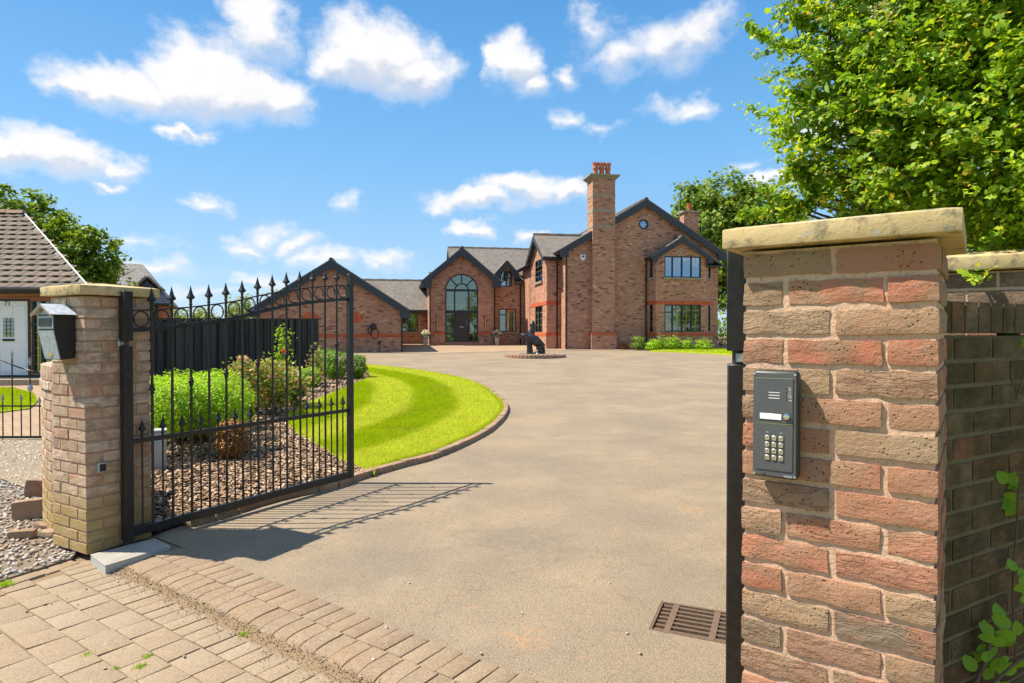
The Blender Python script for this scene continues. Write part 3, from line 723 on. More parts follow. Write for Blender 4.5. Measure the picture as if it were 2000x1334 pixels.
def inside(poly, xy):
    x, y = xy[:, 0], xy[:, 1]; r = np.zeros(len(xy), bool); n = len(poly); j = n - 1
    for i in range(n):
        xi, yi = poly[i]; xj, yj = poly[j]
        c = ((yi > y) != (yj > y)) & (x < (xj - xi) * (y - yi) / (yj - yi + 1e-12) + xi); r ^= c; j = i
    return r
def sample_poly(poly, n, near=None):
    a = np.array(poly); lo, hi = a.min(0), a.max(0); out = []; tot = 0
    while tot < n:
        q = npr.uniform(lo, hi, (n * 2, 2)); q = q[inside(poly, q)]
        if near: q = q[npr.random(len(q)) < np.clip((near / np.maximum(q[:, 1], .5)) ** 2, 0, 1)]
        out.append(q); tot += len(q)
    return np.concatenate(out)[:n]
def gzv(y):
    s = y - 6; return np.where(s <= 0, 0, np.where(s < 4, .02 * s * s / 8, .02 * (s - 2)))
# gravel patch left of the pier
grav_poly = [(GE0.x, GE0.y), tuple((GE0 + GED * 2.6)[:2]), (-6.0, 2.2), (-9.8, 8.75), (-6.2, 8.75), (-5.15, 6.9), (-4.2, 5.7), (-3.3, 4.55), (-3.0, 4.4)]
gravel = sheet('gravel_patch', grav_poly, -.018, M['grit'], skirt=.03)
q = sample_poly(grav_poly, 15000, near=5.6)
sz = npr.uniform(.009, .017, (len(q), 1)) * npr.uniform(.7, 1.35, (len(q), 3)) * np.array([1.15, .9, .62])
far = np.clip(q[:, 1:2] / 6, 1, 1.5); sz = sz * far
peb = scatter('gravel', np.c_[q, gzv(q[:, 1]) - .014 + npr.uniform(0, .008, len(q))], sz, ico(), M['pebble'], .4, .2)
tag(peb, 'loose grey and tan pebbles beside the pale pier', 'gravel', kind='stuff')
# bark mulch over the bed
q = sample_poly(bed_poly, 15000, near=7.2)
sz = np.c_[npr.uniform(.012, .040, len(q)), npr.uniform(.006, .013, len(q)), npr.uniform(.002, .005, len(q))] * np.clip(q[:, 1:2] / 8, 1, 1.6)
mul = scatter('bark_mulch', np.c_[q, gzv(q[:, 1]) + .026 + npr.uniform(0, .016, len(q))], sz, (BOXV, BOXF), M['bark'], .28, .25)
tag(mul, 'brown bark chippings spread over the planting bed', 'mulch', kind='stuff')
M['crumb'] = island('kerb_crumbs', [(0, (.20, .145, .09)), (.6, (.30, .215, .135)), (.92, (.38, .29, .19)), (1, (.55, .48, .39))])
# crumbs along the kerb and stray pebbles
NG = 6500
cs = npr.uniform(.1, 4.8, NG); ct = -.35 - np.abs(npr.normal(0, .062, NG)) + npr.normal(0, .01, NG)
pp = np.array([tuple(ST(a, b)) for a, b in zip(cs, ct)]); pp[:, 2] = -.032 + npr.uniform(-.002, .005, NG) + .018 * np.clip((ct + .44) / .09, 0, 1)
r_ = npr.uniform(.001, .0036, (NG, 1)) * npr.uniform(.7, 1.3, (NG, 3)); r_[::120] *= 2.4
grit = scatter('grit', pp, r_, ico(), M['crumb'], .5, .25); tag(grit, 'fine grit and crumbs washed along the foot of the kerb', 'grit', kind='stuff')
sp = [(805,1142),(100,1178),(130,1168),(152,1180),(88,1180),(52,1194),(405,1150),(315,1185),(330,1130),(355,1185),(800,1150),(860,1145),(700,1090),(755,1240),(730,1302),(205,1305),(360,1282),(230,1135),(168,1150),(1190,1150),(1225,1250),(1110,1065),(880,1020),(1020,1210),(990,960),(1120,1160),(1250,1290),(940,1290)]
pp = []; r_ = []
for (px, py) in sp:
    p = G(px, py, -.03); sct = (p - T0).dot(N2); pp.append((p.x, p.y, (-.03 if sct < -.42 else .004))); a = rnd.uniform(.005, .010); r_.append((a * 1.3, a, a * .6))
stray = scatter('stray_pebbles', np.array(pp), np.array(r_), ico(), M['pebble'], .4, .2); tag(stray, 'small stray stones lying on the paving and tarmac', 'stones', kind='stuff')
# mown lawn in curved stripes
def grass(name, poly, n, near, hgt, label, ref=None, dz=.045):
    q = sample_poly(poly, n, near); m = len(q)
    if ref is not None:
        E = np.array([(p.x, p.y) for p in ref]); dmin = np.full(m, 1e9)
        for e in E: dmin = np.minimum(dmin, np.hypot(q[:, 0] - e[0], q[:, 1] - e[1]))
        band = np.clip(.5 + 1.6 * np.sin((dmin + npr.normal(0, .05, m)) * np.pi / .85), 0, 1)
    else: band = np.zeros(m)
    h = hgt * npr.uniform(.6, 1.3, m) * np.clip(q[:, 1] / 9, 1, 1.5); w = .0026 * np.clip(q[:, 1] / 6, 1, 3.2) * npr.uniform(.7, 1.3, m)
    a = npr.uniform(0, 2 * np.pi, m); lean = npr.normal(0, .35, (m, 2)) * h[:, None]
    lean[:, 1] += (band * .9 - .5) * h; lean[:, 0] += (band * .3 - .15) * h
    z = gzv(q[:, 1]) + dz
    dx, dy = np.cos(a) * w, np.sin(a) * w
    v = np.stack([np.c_[q[:, 0] - dx, q[:, 1] - dy, z], np.c_[q[:, 0] + dx, q[:, 1] + dy, z], np.c_[q[:, 0] + lean[:, 0], q[:, 1] + lean[:, 1], z + h]], 1).reshape(-1, 3)
    me = fast_mesh(name, v, np.arange(3 * m).reshape(-1, 3), M['grass'])
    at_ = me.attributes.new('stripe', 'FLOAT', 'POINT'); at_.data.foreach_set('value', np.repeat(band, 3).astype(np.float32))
    return tag(addobj(name, me), label, 'grass', kind='stuff')
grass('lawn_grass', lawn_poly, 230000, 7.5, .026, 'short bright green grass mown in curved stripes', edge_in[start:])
# longer blades leaning over the edging
ev = np.array([(p.x, p.y) for p in edge_in[start:]]); m = 9000; ii = npr.uniform(0, len(ev) - 1.001, m); i0 = ii.astype(int); fr = (ii - i0)[:, None]; q = ev[i0] * (1 - fr) + ev[i0 + 1] * fr
cen_ = ev.mean(0) + np.array([-1.2, 0]); outw = q - cen_; outw /= np.linalg.norm(outw, axis=1, keepdims=True); q = q - outw * npr.uniform(-.01, .06, (m, 1)); h = npr.uniform(.025, .065, m); w = .003 * np.clip(q[:, 1] / 6, 1, 3); a = npr.uniform(0, 6.28, m); z = gzv(q[:, 1]) + .04
tip = q + outw * (h * npr.uniform(-.2, .9, m))[:, None] + npr.normal(0, .012, (m, 2))
v = np.stack([np.c_[q[:, 0] - np.cos(a) * w, q[:, 1] - np.sin(a) * w, z], np.c_[q[:, 0] + np.cos(a) * w, q[:, 1] + np.sin(a) * w, z], np.c_[tip, z + h * .8]], 1).reshape(-1, 3)
tag(addobj('edge_grass', fast_mesh('edge_grass', v, np.arange(3 * m).reshape(-1, 3), M['grass'])), 'longer grass blades along the lawn edge', 'grass', kind='stuff')
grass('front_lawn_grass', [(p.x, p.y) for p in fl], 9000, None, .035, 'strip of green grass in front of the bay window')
# ------------------------------------------------------------------ brick pieces
def rough_brick(L, D, H, mat, amp, seed, cuts=(7, 3, 3)):
    bm = bmesh.new(); bmesh.ops.create_cube(bm, size=1)
    for v in bm.verts: v.co = Vector((v.co.x * L, v.co.y * D, v.co.z * H))
    for ax, n in ((0, cuts[0]), (1, cuts[1]), (2, cuts[2])):
        es = [e for e in bm.edges if abs((e.verts[0].co - e.verts[1].co).normalized()[ax]) > .9]
        bmesh.ops.subdivide_edges(bm, edges=es, cuts=n, use_grid_fill=True)
    r2 = random.Random(seed); off = Vector((r2.random() * 50, r2.random() * 50, r2.random() * 50)); rg = r2.uniform(.5, 1.3)
    for v in bm.verts:
        c = v.co.copy(); q = Vector((c.x / (L / 2), c.y / (D / 2), c.z / (H / 2)))
        nrm = Vector(tuple(math.copysign(max(0, abs(a) - .98) / .02, a) for a in q))
        e = sum(1 for a in q if abs(a) > .98)
        if nrm.length > 0: nrm.normalize()
        d = mnoise.fractal(c * 18 + off, 1.0, 2.0, 3) * amp * rg
        if e >= 2: d -= amp * (.5 + .8 * abs(mnoise.noise(c * 40 + off)))
        if e == 3: d -= amp * .4
        v.co = c + nrm * d
    me = bpy.data.meshes.new('brick'); bm.to_mesh(me); bm.free(); me.materials.append(mat)
    me.polygons.foreach_set('use_smooth', [True] * len(me.polygons)); me.set_sharp_from_angle(angle=R(38)); return me
class BrickSet:
    def __init__(s, mat, amp, nvar, cuts):
        s.m = {}; s.a = (mat, amp, nvar, cuts)
    def get(s, L, H=.0625, D=.1025):
        k = (round(L, 3), round(H, 3), round(D, 3))
        if k not in s.m:
            mat, amp, nv, cuts = s.a
            s.m[k] = [rough_brick(L, D, H, mat, amp, hash(k) % 1000 + i * 7, cuts) for i in range(nv)]
        return rnd.choice(s.m[k])
BS_near = BrickSet(M['brick_near'], .0036, 8, (9, 3, 4))
BS_moss = BrickSet(M['brick_mossy'], .002, 4, (3, 1, 1))
BS_wall = BrickSet(M['brick_wall'], .002, 4, (4, 1, 1))
BS_left = BrickSet(M['brick_left'], .0022, 5, (3, 1, 1))
def put_brick(bs, parent, p, ang, L, H=.0625, D=.1025, tilt=.008):
    a = ang + (math.pi if rnd.random() < .5 else 0)
    return addobj('brick', bs.get(L, H, D), parent, p, (rnd.uniform(-tilt, tilt), rnd.uniform(-tilt, tilt), a + rnd.uniform(-tilt, tilt)))
def cap_stone(parent, o, X, Y, w, over, z, th, mat, rise=.035):
    mb = MB(); a, b = -over, w + over
    def pt(x, y, zz): return Vector((o.x, o.y, 0)) + X * x + Y * y + Vector((0, 0, zz))
    lo = [pt(x, y, z) for x, y in ((a, a), (b, a), (b, b), (a, b))]; hi = [pt(x, y, z + th) for x, y in ((a, a), (b, a), (b, b), (a, b))]
    k = .035; hi2 = [pt(x, y, z + th + rise * .25) for x, y in ((a + k, a + k), (b - k, a + k), (b - k, b - k), (a + k, b - k))]; top = pt(w / 2, w / 2, z + th + rise)
    mb.add(lo + hi + hi2 + [top], [(3, 2, 1, 0), (0, 1, 5, 4), (1, 2, 6, 5), (2, 3, 7, 6), (3, 0, 4, 7), (4, 5, 9, 8), (5, 6, 10, 9), (6, 7, 11, 10), (7, 4, 8, 11), (8, 9, 12), (9, 10, 12), (10, 11, 12), (11, 8, 12)])
    return mb.build('capstone', mat, parent, bevel=.0025, seg=2, smooth=True)
def pier(name, label, o, X, z0, n, bs, mort, inset, cap=True, cth=.050, over=.042, skip_back=False):
    o = Vector((o[0], o[1], 0)); X = Vector((X[0], X[1], 0)).normalized(); Y = Vector((-X.y, X.x, 0)); w = .44; ang = math.atan2(X.y, X.x)
    t = thing(name, (o + X * .22 + Y * .22 + Vector((0, 0, z0))), label, 'gate pier')
    c = o + X * .22 + Y * .22; h = n * .075
    MB().box((c.x, c.y, z0 + h / 2), (w - 2 * inset, w - 2 * inset, h), rz=ang).build('mortar_core', mort, t)
    lay_ = [(.1075, .051, 0, .215), (.3325, .051, 0, .215), (.1075, .389, 0, .215), (.3325, .389, 0, .215), (.051, .22, 1, .215), (.389, .22, 1, .215)]
    for i in range(n):
        z = z0 + h - .0375 - i * .075
        for (x, y, r, L) in lay_:
            if i % 2: x, y, r = y, x, 1 - r
            p = o + X * (x + rnd.uniform(-.002, .002)) + Y * (y + rnd.uniform(-.003, .003)) + Vector((0, 0, z + rnd.uniform(-.0015, .0015)))
            put_brick(bs, t, p, ang + (math.pi / 2 if r else 0), L - .001)
    cap_stone(t, o, X, Y, w, over, z0 + h + .008, cth, M['capstone'])
    return t, o, X, Y, z0 + h
# right pier, close to the camera
RX = Vector((.806, -.592, 0)); RO = (.619, 1.706)
rp, rO, rX, rY, rTop = pier('gate_pier', 'tall red brick pier with stone cap carrying the entry panel', RO, RX, -.03, 23, BS_near, M['mortar_near'], .0072)
# left pier
LD = Vector((.502, .865, 0)); LN = Vector((-2.83, 4.20, 0)); LX = Vector((.865, -.502, 0))
lp, lO, lX, lY, lTop = pier('gate_pier', 'pale weathered brick pier with mossy base and post box', LN - LX * .44, LX, 0.0, 23, BS_left, M['mortar_left'], .007, cth=.06, over=.045)
# ---- curved low wall running off the left pier
cw_ = thing('curved_wall', (lO + lY * .1), 'low curved brick wall with brick-on-edge top beside the pale pier', 'wall')
RC = 2.0; S0 = lO + lY * .09 + lX * .06; d0 = Vector((-lX.x, -lX.y, 0)); CC = S0 + Vector((d0.y, -d0.x, 0)) * RC
a0 = math.atan2(S0.y - CC.y, S0.x - CC.x)
def arc(l, r=RC):
    a = a0 - l / RC; return CC + Vector((math.cos(a), math.sin(a), 0)) * r, a
mb = MB(); K = 14
ring = []
for i in range(K + 1):
    for r in (RC - .008, RC - .207):
        p, _ = arc(1.62 * i / K, r); ring.append(p)
vs = [Vector((p.x, p.y, z)) for z in (0, 1.125) for p in ring]; m = len(ring); fs = []
for i in range(K):
    a, b, c, d = 2 * i, 2 * i + 2, 2 * i + 3, 2 * i + 1
    fs += [(a, b, b + m, a + m), (d + m, c + m, c, d), (a + m, b + m, c + m, d + m)]
fs += [(0, m, m + 1, 1), (m - 2, m - 1, 2 * m - 1, 2 * m - 2)]
mb.add(vs, fs).build('mortar_core', M['mortar_left'], cw_)
for i in range(15):
    l = .02 if i % 2 else .13
    proj = .012 if i >= 14 else 0
    if i % 2 == 0:
        p, a = arc(.055, RC - .051 + proj); put_brick(BS_left, cw_, Vector((p.x, p.y, .0375 + i * .075)), a + math.pi / 2, .1025)
        l = .115
    while l < 1.5:
        p, a = arc(l + .1075, RC - .051 + proj); put_brick(BS_left, cw_, Vector((p.x, p.y, .0375 + i * .075)), a + math.pi / 2, .212); l += .225
l = .02
while l < 1.58:
    p, a = arc(l + .0325, RC - .1025); put_brick(BS_left, cw_, Vector((p.x, p.y, 1.125 + .055)), a + math.pi / 2, .065, .105, .215); l += .0755
# ---- walls right of the near pier
def straight_wall(t, A, B, z0, n, bs, mort, soldier_h=None, coping=None, th=.215, margin=260):
    A, B = Vector((A[0], A[1], 0)), Vector((B[0], B[1], 0)); d = (B - A); L = d.length; d.normalize(); nrm = Vector((-d.y, d.x, 0)); ang = math.atan2(d.y, d.x); h = n * .075
    c = (A + B) / 2 + nrm * (th / 2)
    MB().box((c.x, c.y, z0 + h / 2), (L, th - .008, h), rz=ang).build('mortar_core', mort, t)
    for i in range(n):
        z = z0 + .0375 + i * .075; s = 0.0
        first = .1025 if i % 2 else .215
        while s < L - .05:
            Lb = min(first, L - s); first = .215
            p = A + d * (s + Lb / 2) + nrm * .051 + Vector((0, 0, z))
            if Lb > .04 and inview(p, margin): put_brick(bs, t, p, ang, Lb)
            s += Lb + .010
    if soldier_h:
        MB().box((c.x, c.y, z0 + h + .004 + soldier_h / 2), (L, th - .006, soldier_h - .012), rz=ang).build('mortar_core', mort, t)
        s = 0.0
        while s < L - .03:
            p = A + d * (s + .0325) + nrm * (th / 2 - .006) + Vector((0, 0, z0 + h + .008 + soldier_h / 2)); put_brick(bs, t, p, ang, .0705, soldier_h, th + .012); s += .0755
    if coping:
        cth, ov = coping; c2 = (A + B) / 2 + nrm * (th / 2); mb = MB()
        def pt(x, y, z): return c2 + d * x + nrm * y + Vector((0, 0, z))
        zz = z0 + h + .006; hw = th / 2 + ov; seg = max(1, int(L / .6))
        for q in range(seg):
            x0, x1 = -L / 2 + L * q / seg + .002, -L / 2 + L * (q + 1) / seg - .002
            prof = [(-hw, 0), (hw, 0), (hw, cth), (0, cth + .03), (-hw, cth)]
            m2 = MB().prism([pt(x0, y, zz + z) for y, z in prof], d * (x1 - x0)); m2.build('coping_stone', M['capstone'], t, bevel=.005, seg=2, smooth=True)
low = thing('return_wall', (1.8, 2.15, 0), 'low dark mossy brick wall with brick-on-edge top behind the panel pier', 'wall')
straight_wall(low, (1.21, 1.82), (2.43, 2.50), -.03, 20, BS_moss, M['mortar_moss'], soldier_h=.095)
tall = thing('garden_wall', (2.44, 2.5, 0), 'taller brick garden wall with pale stone coping at the right edge', 'wall')
straight_wall(tall, (1.72, 2.98), (3.9, 1.535), .02, 23, BS_wall, M['mortar_near'], coping=(.062, .035))
# ---- wrought iron gate leaves
HP0 = Vector((-2.665, 4.385, 0)); GD = LD.normalized()
GNn = Vector((-GD.y, GD.x, 0))
def gate_uz(px, py):
    p = hit(px, py, HP0, GNn); return (p - HP0).dot(GD), p.z
GL = gate_uz(684, 760)[0]
LOWRAIL = [(250,645),(293,643),(330,639),(363,636),(400,631),(432,626),(465,620),(497,611),(525,605),(553,598),(586,593),(618,589),(676,584)]
lr = [gate_uz(*p) for p in LOWRAIL]
LU = np.array([a for a, b in lr]); LZ = np.array([b for a, b in lr])
def lowz(u): return float(np.interp(u, LU, LZ))
MIDZ = (gate_uz(252, 860)[1] + gate_uz(676, 804)[1]) / 2
def spear_mesh(k):
    # flared four-sided spear on a collar, base at z = 0
    prof = [(.0095, 0), (.0095, .012), (.014, .014), (.014, .020), (.009, .022), (.0115, .050), (.030, .062), (.0305, .066), (.017, .088), (.009, .118), (.0015, .150)]
    return MB().lathe((0, 0, 0), [(r * k, z * k) for r, z in prof], n=4).mesh('spear', M['iron'], bevel=.001)
SP_big, SP_small = spear_mesh(1.05), spear_mesh(.92)
COLLAR = MB().lathe((0, 0, 0), [(.010, -.034), (.016, -.030), (.016, -.022), (.011, -.018), (.019, -.012), (.021, .0), (.019, .012), (.011, .018), (.016, .022), (.016, .030), (.010, .034)], n=8).mesh('collar', M['iron'])
def gate(name, label, H, D, upperz=.135):
    H = Vector((H[0], H[1], 0)); D = Vector((D[0], D[1], 0)).normalized(); ang = math.atan2(D.y, D.x); Nn = Vector((-D.y, D.x, 0))
    g = thing(name, H, label, 'gate', 'pair of open entrance gate leaves')
    def at(u, z, o=0): return H + D * u + Nn * o + Vector((0, 0, z))
    def bx(nm, u, z0, z1, w, par=g, o=0, mat=M['iron'], bev=.003): return MB().box(at(u, (z0 + z1) / 2, o), (w, w, z1 - z0), rz=ang).build(nm, mat, par, bevel=bev, smooth=True)
    st = bx('hinge_stile', 0, .045, 1.385, .060); up = bx('hinge_stile', 0, 1.425, 1.765, .064)
    MB().lathe(at(0, 1.38), [(.017, 0), (.017, .05)], 10).build('hinge_pin', M['iron_worn'], up, smooth=True)
    MB().lathe(at(0, .0), [(.03, 0), (.03, .03), (.02, .032), (.02, .05)], 10).build('bottom_pivot', M['iron_worn'], st, smooth=True)
    bx('end_stile', GL, .06, 2.055, .052)
    MB().bar(at(.03, .09), at(GL - .026, .09), .042, .058).build('bottom_rail', M['iron'], g, bevel=.003)
    MB().bar(at(.03, MIDZ), at(GL - .026, MIDZ), .014, .034).build('middle_rail', M['iron'], g, bevel=.002)
    us = np.linspace(.03, GL - .026, 25)
    for nm, dz, hh, ww in (('lower_arch_rail', 0, .030, .014), ('upper_arch_rail', upperz, .010, .022)):
        mb = MB(); vs = []
        for u in us:
            for (o, z) in ((-ww / 2, -hh / 2), (ww / 2, -hh / 2), (ww / 2, hh / 2), (-ww / 2, hh / 2)): vs.append(at(u, lowz(u) + dz + z, o))
        fs = [(4 * i + a, 4 * i + b, 4 * i + 4 + b, 4 * i + 4 + a) for i in range(len(us) - 1) for a, b in ((0, 1), (1, 2), (2, 3), (3, 0))] + [(0, 3, 2, 1), (len(vs) - 4, len(vs) - 3, len(vs) - 2, len(vs) - 1)]
        mb.add(vs, fs).build(nm, M['iron'], g)
    n = 27; sp = (GL - .056) / (n + 1); tall_u = []
    for i in range(n):
        u = .03 + sp * (i + 1)
        if i % 2:
            zt = lowz(u) + upperz; r = .0098; tall_u.append(u)
            b = MB().tube([at(u, .10), at(u, zt)], r, 8).build('bar', M['iron'], g, smooth=True)
            addobj('spear', SP_big, b, at(u, zt + .004), (0, 0, ang + math.pi / 4))
            if (i // 2) % 2 == 0: addobj('collar', COLLAR, b, at(u, lowz(u) - .43))
        else:
            b = MB().tube([at(u, .10), at(u, MIDZ + .02)], .0068, 8).build('dog_bar', M['iron'], g, smooth=True)
            addobj('spear', SP_small, b, at(u, MIDZ + .018), (0, 0, ang + math.pi / 4))
    ed = [.03] + tall_u + [GL - .026]
    for a, b in zip(ed, ed[1:]):
        c = (a + b) / 2; rr = min((b - a) / 2 - .008, upperz / 2 - .016)
        MB().tube([at(c + rr * math.cos(q), (lowz(c) + upperz / 2 + .006) + (upperz / 2 - .012) * math.sin(q)) for q in np.linspace(0, 2 * math.pi, 24, endpoint=False)], .0055, 6, closed=True).build('ring', M['iron'], g, smooth=True)
    return g, at
gl, glat = gate('iron_gate', 'black iron gate leaf with spear tops standing open beside lawn', HP0, GD)
q = gl.location
hb = MB(); hb.bar(glat(0, 1.405), glat(-.0, 1.405) + Vector((-GD.y, GD.x, 0)) * .075, .05, .022); hb.bar(glat(-.03, 1.40, .05), glat(.02, 1.40, .05), .012, .085); hb.lathe(glat(-.02, 1.385, .045), [(.018, 0), (.018, .04)], 8)
hb.build('hinge_bracket', M['steel'], gl, bevel=.003)
RH = rO + rY * .22 - rX * .078
vd = Vector((RH.x, RH.y, 0)).normalized()
gr, grat = gate('iron_gate', 'black iron gate leaf seen edge-on against the panel pier', RH, vd)
hb = MB(); hb.bar(grat(0, 1.405), Vector(rO + rY * .22 + Vector((0, 0, 1.405))), .05, .03); hb.build('hinge_bracket', M['steel'], gr, bevel=.003)
# ---- entry panel on the right pier
FN = Vector((-rY.x, -rY.y, 0)); UP = Vector((0, 0, 1))
def face(px, py, out): 
    p = hit(px, py, rO + FN * out, FN); return (p - rO).dot(rX), p.z
dep = .046
c00, c11 = face(1469, 722, dep), face(1556, 738, dep)
s0 = face(1469, 830, dep)[0]; s1 = face(1558, 830, dep)[0]; z1 = face(1469, 722, dep)[1]; z0 = face(1469, 929, dep)[1]
pw, ph = s1 - s0, z1 - z0
def fp(x, z, out): return rO + rX * (s0 + x * pw) + FN * out + UP * (z0 + z * ph)
ic = thing('entry_panel', fp(.5, 0, .0), 'dark grey door entry panel with keypad and name card on brick pier', 'intercom')
PAX = (rX, FN, UP)
MB().box(fp(.5, .5, .003 + dep / 2), (pw, dep - .004, ph), ax=PAX).build('housing', M['housing'], ic, bevel=.012, seg=4, smooth=True)
def pbox(nm, x0, x1, zz0, zz1, out, th, mat, par=ic, bev=.001):
    return MB().box(fp((x0 + x1) / 2, (zz0 + zz1) / 2, out + th / 2), ((x1 - x0) * pw, th, (zz1 - zz0) * ph), ax=PAX).build(nm, mat, par, bevel=bev, smooth=True)
plate = pbox('face_plate', .03, .97, .022, .978, dep, .002, M['panel'], bev=.0008)
up_ = pbox('speech_module', .10, .905, .515, .925, dep + .002, .0022, M['panel']); dn_ = pbox('keypad_module', .10, .905, .075, .508, dep + .002, .0022, M['panel'])
pbox('module_edge', .10, .905, .925, .929, dep + .002, .0026, M['chrome'], up_, 0); pbox('module_edge', .10, .905, .509, .513, dep + .002, .0026, M['chrome'], dn_, 0)
o1 = dep + .0042
for k in range(3): pbox('speaker_slot', .38, .62, .793 - .026 * k, .801 - .026 * k, o1, .0006, M['print_white'], up_, 0)
pbox('name_card', .185, .665, .546, .602, o1, .0016, M['name_card'], up_); pbox('card_frame', .178, .672, .538, .610, o1, .0009, M['ink'], up_)
MB().lathe(fp(.775, .582, o1), [(.0085, 0), (.0085, .003), (.0072, .0055), (.004, .0068), (.0001, .007)], 20, ax=(rX, UP, FN)).build('call_button', M['chrome'], up_, smooth=True)
for k, zz in enumerate((.835, .80, .765, .73)):
    MB().lathe(fp(.765, zz, o1), [(.0017, 0), (.0017, .0005)], 10, ax=(rX, UP, FN)).build('indicator_lamp', M['ink'], up_)
    ib = MB(); cx_ = fp(.84, zz, o1 + .0004)
    def seg(x0, y0, x1, y1, w=.0009): ib.bar(cx_ + rX * x0 + UP * y0, cx_ + rX * x1 + UP * y1, .0006, w, up=FN)
    if k == 0: seg(-.004, -.004, .004, .004); seg(-.004, .004, .004, -.004); seg(0, -.0035, 0, .004); seg(-.003, -.003, .003, -.003)
    elif k == 1: seg(-.0035, -.003, .0035, -.003); seg(-.0026, -.003, -.0016, .003); seg(.0026, -.003, .0016, .003); seg(-.0016, .003, .0016, .003)
    elif k == 2: ib.tube([cx_ + rX * (-.001 + .003 * math.cos(a)) + UP * (.003 * math.sin(a)) for a in np.linspace(0, 6.283, 12, endpoint=False)], .0005, 4, closed=True); seg(.002, .002, .0045, .003); seg(.002, -.002, .0045, -.003); seg(.0045, -.003, .0045, .003)
    else: ib.tube([cx_ + rX * (.0025 + .0016 * math.cos(a)) + UP * (.0016 * math.sin(a)) for a in np.linspace(0, 6.283, 10, endpoint=False)], .0006, 4, closed=True); seg(-.004, 0, .001, 0); seg(-.0035, 0, -.0035, -.002); seg(-.002, 0, -.002, -.002)
    ib.build('symbol', M['print_white'], up_)
for x in (.355, .655): pbox('indicator', x - .03, x + .03, .424, .431, o1, .0005, M['led'], dn_, 0)
KEYS = '123456789k0X'
for k in range(12):
    i, j = k % 3, k // 3; x = .355 + .15 * i; zz = .376 - .0605 * j
    kb_ = pbox('key', x - .052, x + .052, zz - .023, zz + .023, o1, .003, M['key'], dn_, .0011)
    if KEYS[k] == 'k':
        ib = MB(); c_ = fp(x, zz, o1 + .0032); ib.bar(c_ - rX * .0025, c_ + rX * .0025, .0004, .0007, up=FN); ib.bar(c_ - rX * .0025 - UP * .0018, c_ - rX * .0025 + UP * .0018, .0004, .0007, up=FN); ib.build('symbol', M['ink'], kb_)
    else: put_text('digit', KEYS[k], .0062, fp(x, zz, o1 + .0032), rX, UP, M['ink'], kb_, .0002)
for (x, zz) in ((.06, .965), (.945, .965), (.06, .035), (.945, .035)):
    MB().lathe(fp(x, zz, dep + .002), [(.0032, 0), (.0032, .0008), (.0022, .0014), (.0001, .0015)], 12, ax=(rX, UP, FN)).build('screw', M['chrome'], plate, smooth=True)
MB().lathe(fp(.285, .033, dep + .002), [(.004, 0), (.004, .0005)], 14, ax=(rX, UP * .5, FN)).build('lock', M['ink'], plate)
put_text('maker_lettering', 'VIDEX', .0072, fp(.80, .031, dep + .0022), rX, UP, M['print_white'], plate, .0002)
# ---- post box on the left pier
LF = Vector((-lY.x, -lY.y, 0))
def lf(t, z, out): return LN - LX * t + LF * out + UP * z     # t metres left of the near corner
mbx = thing('post_box', lf(.21, 1.30, 0), 'black post box with silver front and little pitched roof on pale pier', 'post box')
T0_, T1_ = .105, .315; dp = .118
A_ = (LX, LF, UP)
mb = MB(); 
side = [(0, 1.31), (.085, 1.30), (.125, 1.50), (.125, 1.60), (0, 1.60)]
mb.prism([lf(T0_, z, .004 + o) for o, z in side], -LX * (T1_ - T0_)); mb.build('box_body', M['plastic_black'], mbx, bevel=.003, smooth=True)
def slant(z): return .089 + (z - 1.30) / .20 * .04
mb = MB(); z_a, z_b = 1.305, 1.492
mb.prism([lf(T0_ + .006, z_a, slant(z_a)), lf(T1_ - .006, z_a, slant(z_a)), lf(T1_ - .006, z_b, slant(z_b)), lf(T0_ + .006, z_b, slant(z_b))], LF * .006); fd = mb.build('front_door', M['mail_silver'], mbx, bevel=.001)
MB().box(lf(.21, 1.548, .131), (.196, .006, .085), ax=A_).build('flap_frame', M['mail_silver'], mbx, bevel=.002)
MB().box(lf(.21, 1.548, .136), (.165, .006, .055), ax=A_).build('letter_slot', M['plastic_black'], mbx, bevel=.001)
MB().box(lf(.212, 1.335, slant(1.335) + .007), (.042, .004, .026), ax=A_).build('name_plate', M['yellow'], fd)
MB().lathe(lf(.21, 1.463, slant(1.463) + .006), [(.007, 0), (.007, .004), (.0001, .005)], 10, ax=(LX, UP, LF)).build('lock', M['chrome'], fd, smooth=True)
rf = MB(); e0, e1_ = T0_ - .03, T1_ + .03; mid = .21
for a, b in ((e0, mid), (e1_, mid)):
    pr = [lf(a, 1.597, -.0 + .005), lf(b, 1.668, .005), lf(b, 1.668, .165), lf(a, 1.597, .165)]
    nrm = (pr[1] - pr[0]).cross(pr[3] - pr[0]).normalized(); nrm = nrm if nrm.z > 0 else -nrm
    rf.prism(pr, nrm * .003)
rfo = rf.build('pitched_roof', M['mail_silver'], mbx)
sc_m = MB()
for a, b in ((e0, mid), (e1_, mid)):
    for k in range(7):
        u = (k + .5) / 7; tt = a + (b - a) * u; zz = 1.597 + .071 * u - .006
        sc_m.lathe(lf(tt, zz, .158), [(.010, 0), (.010, .004)], 10, ax=(LX, UP, LF))
sc_m.build('scalloped_trim', M['copper'], rfo)
MB().prism([lf(T0_ + .012, 1.6, .128), lf(T1_ - .012, 1.6, .128), lf(mid, 1.655, .128)], LF * .003).build('gable_plate', M['mail_silver'], mbx)
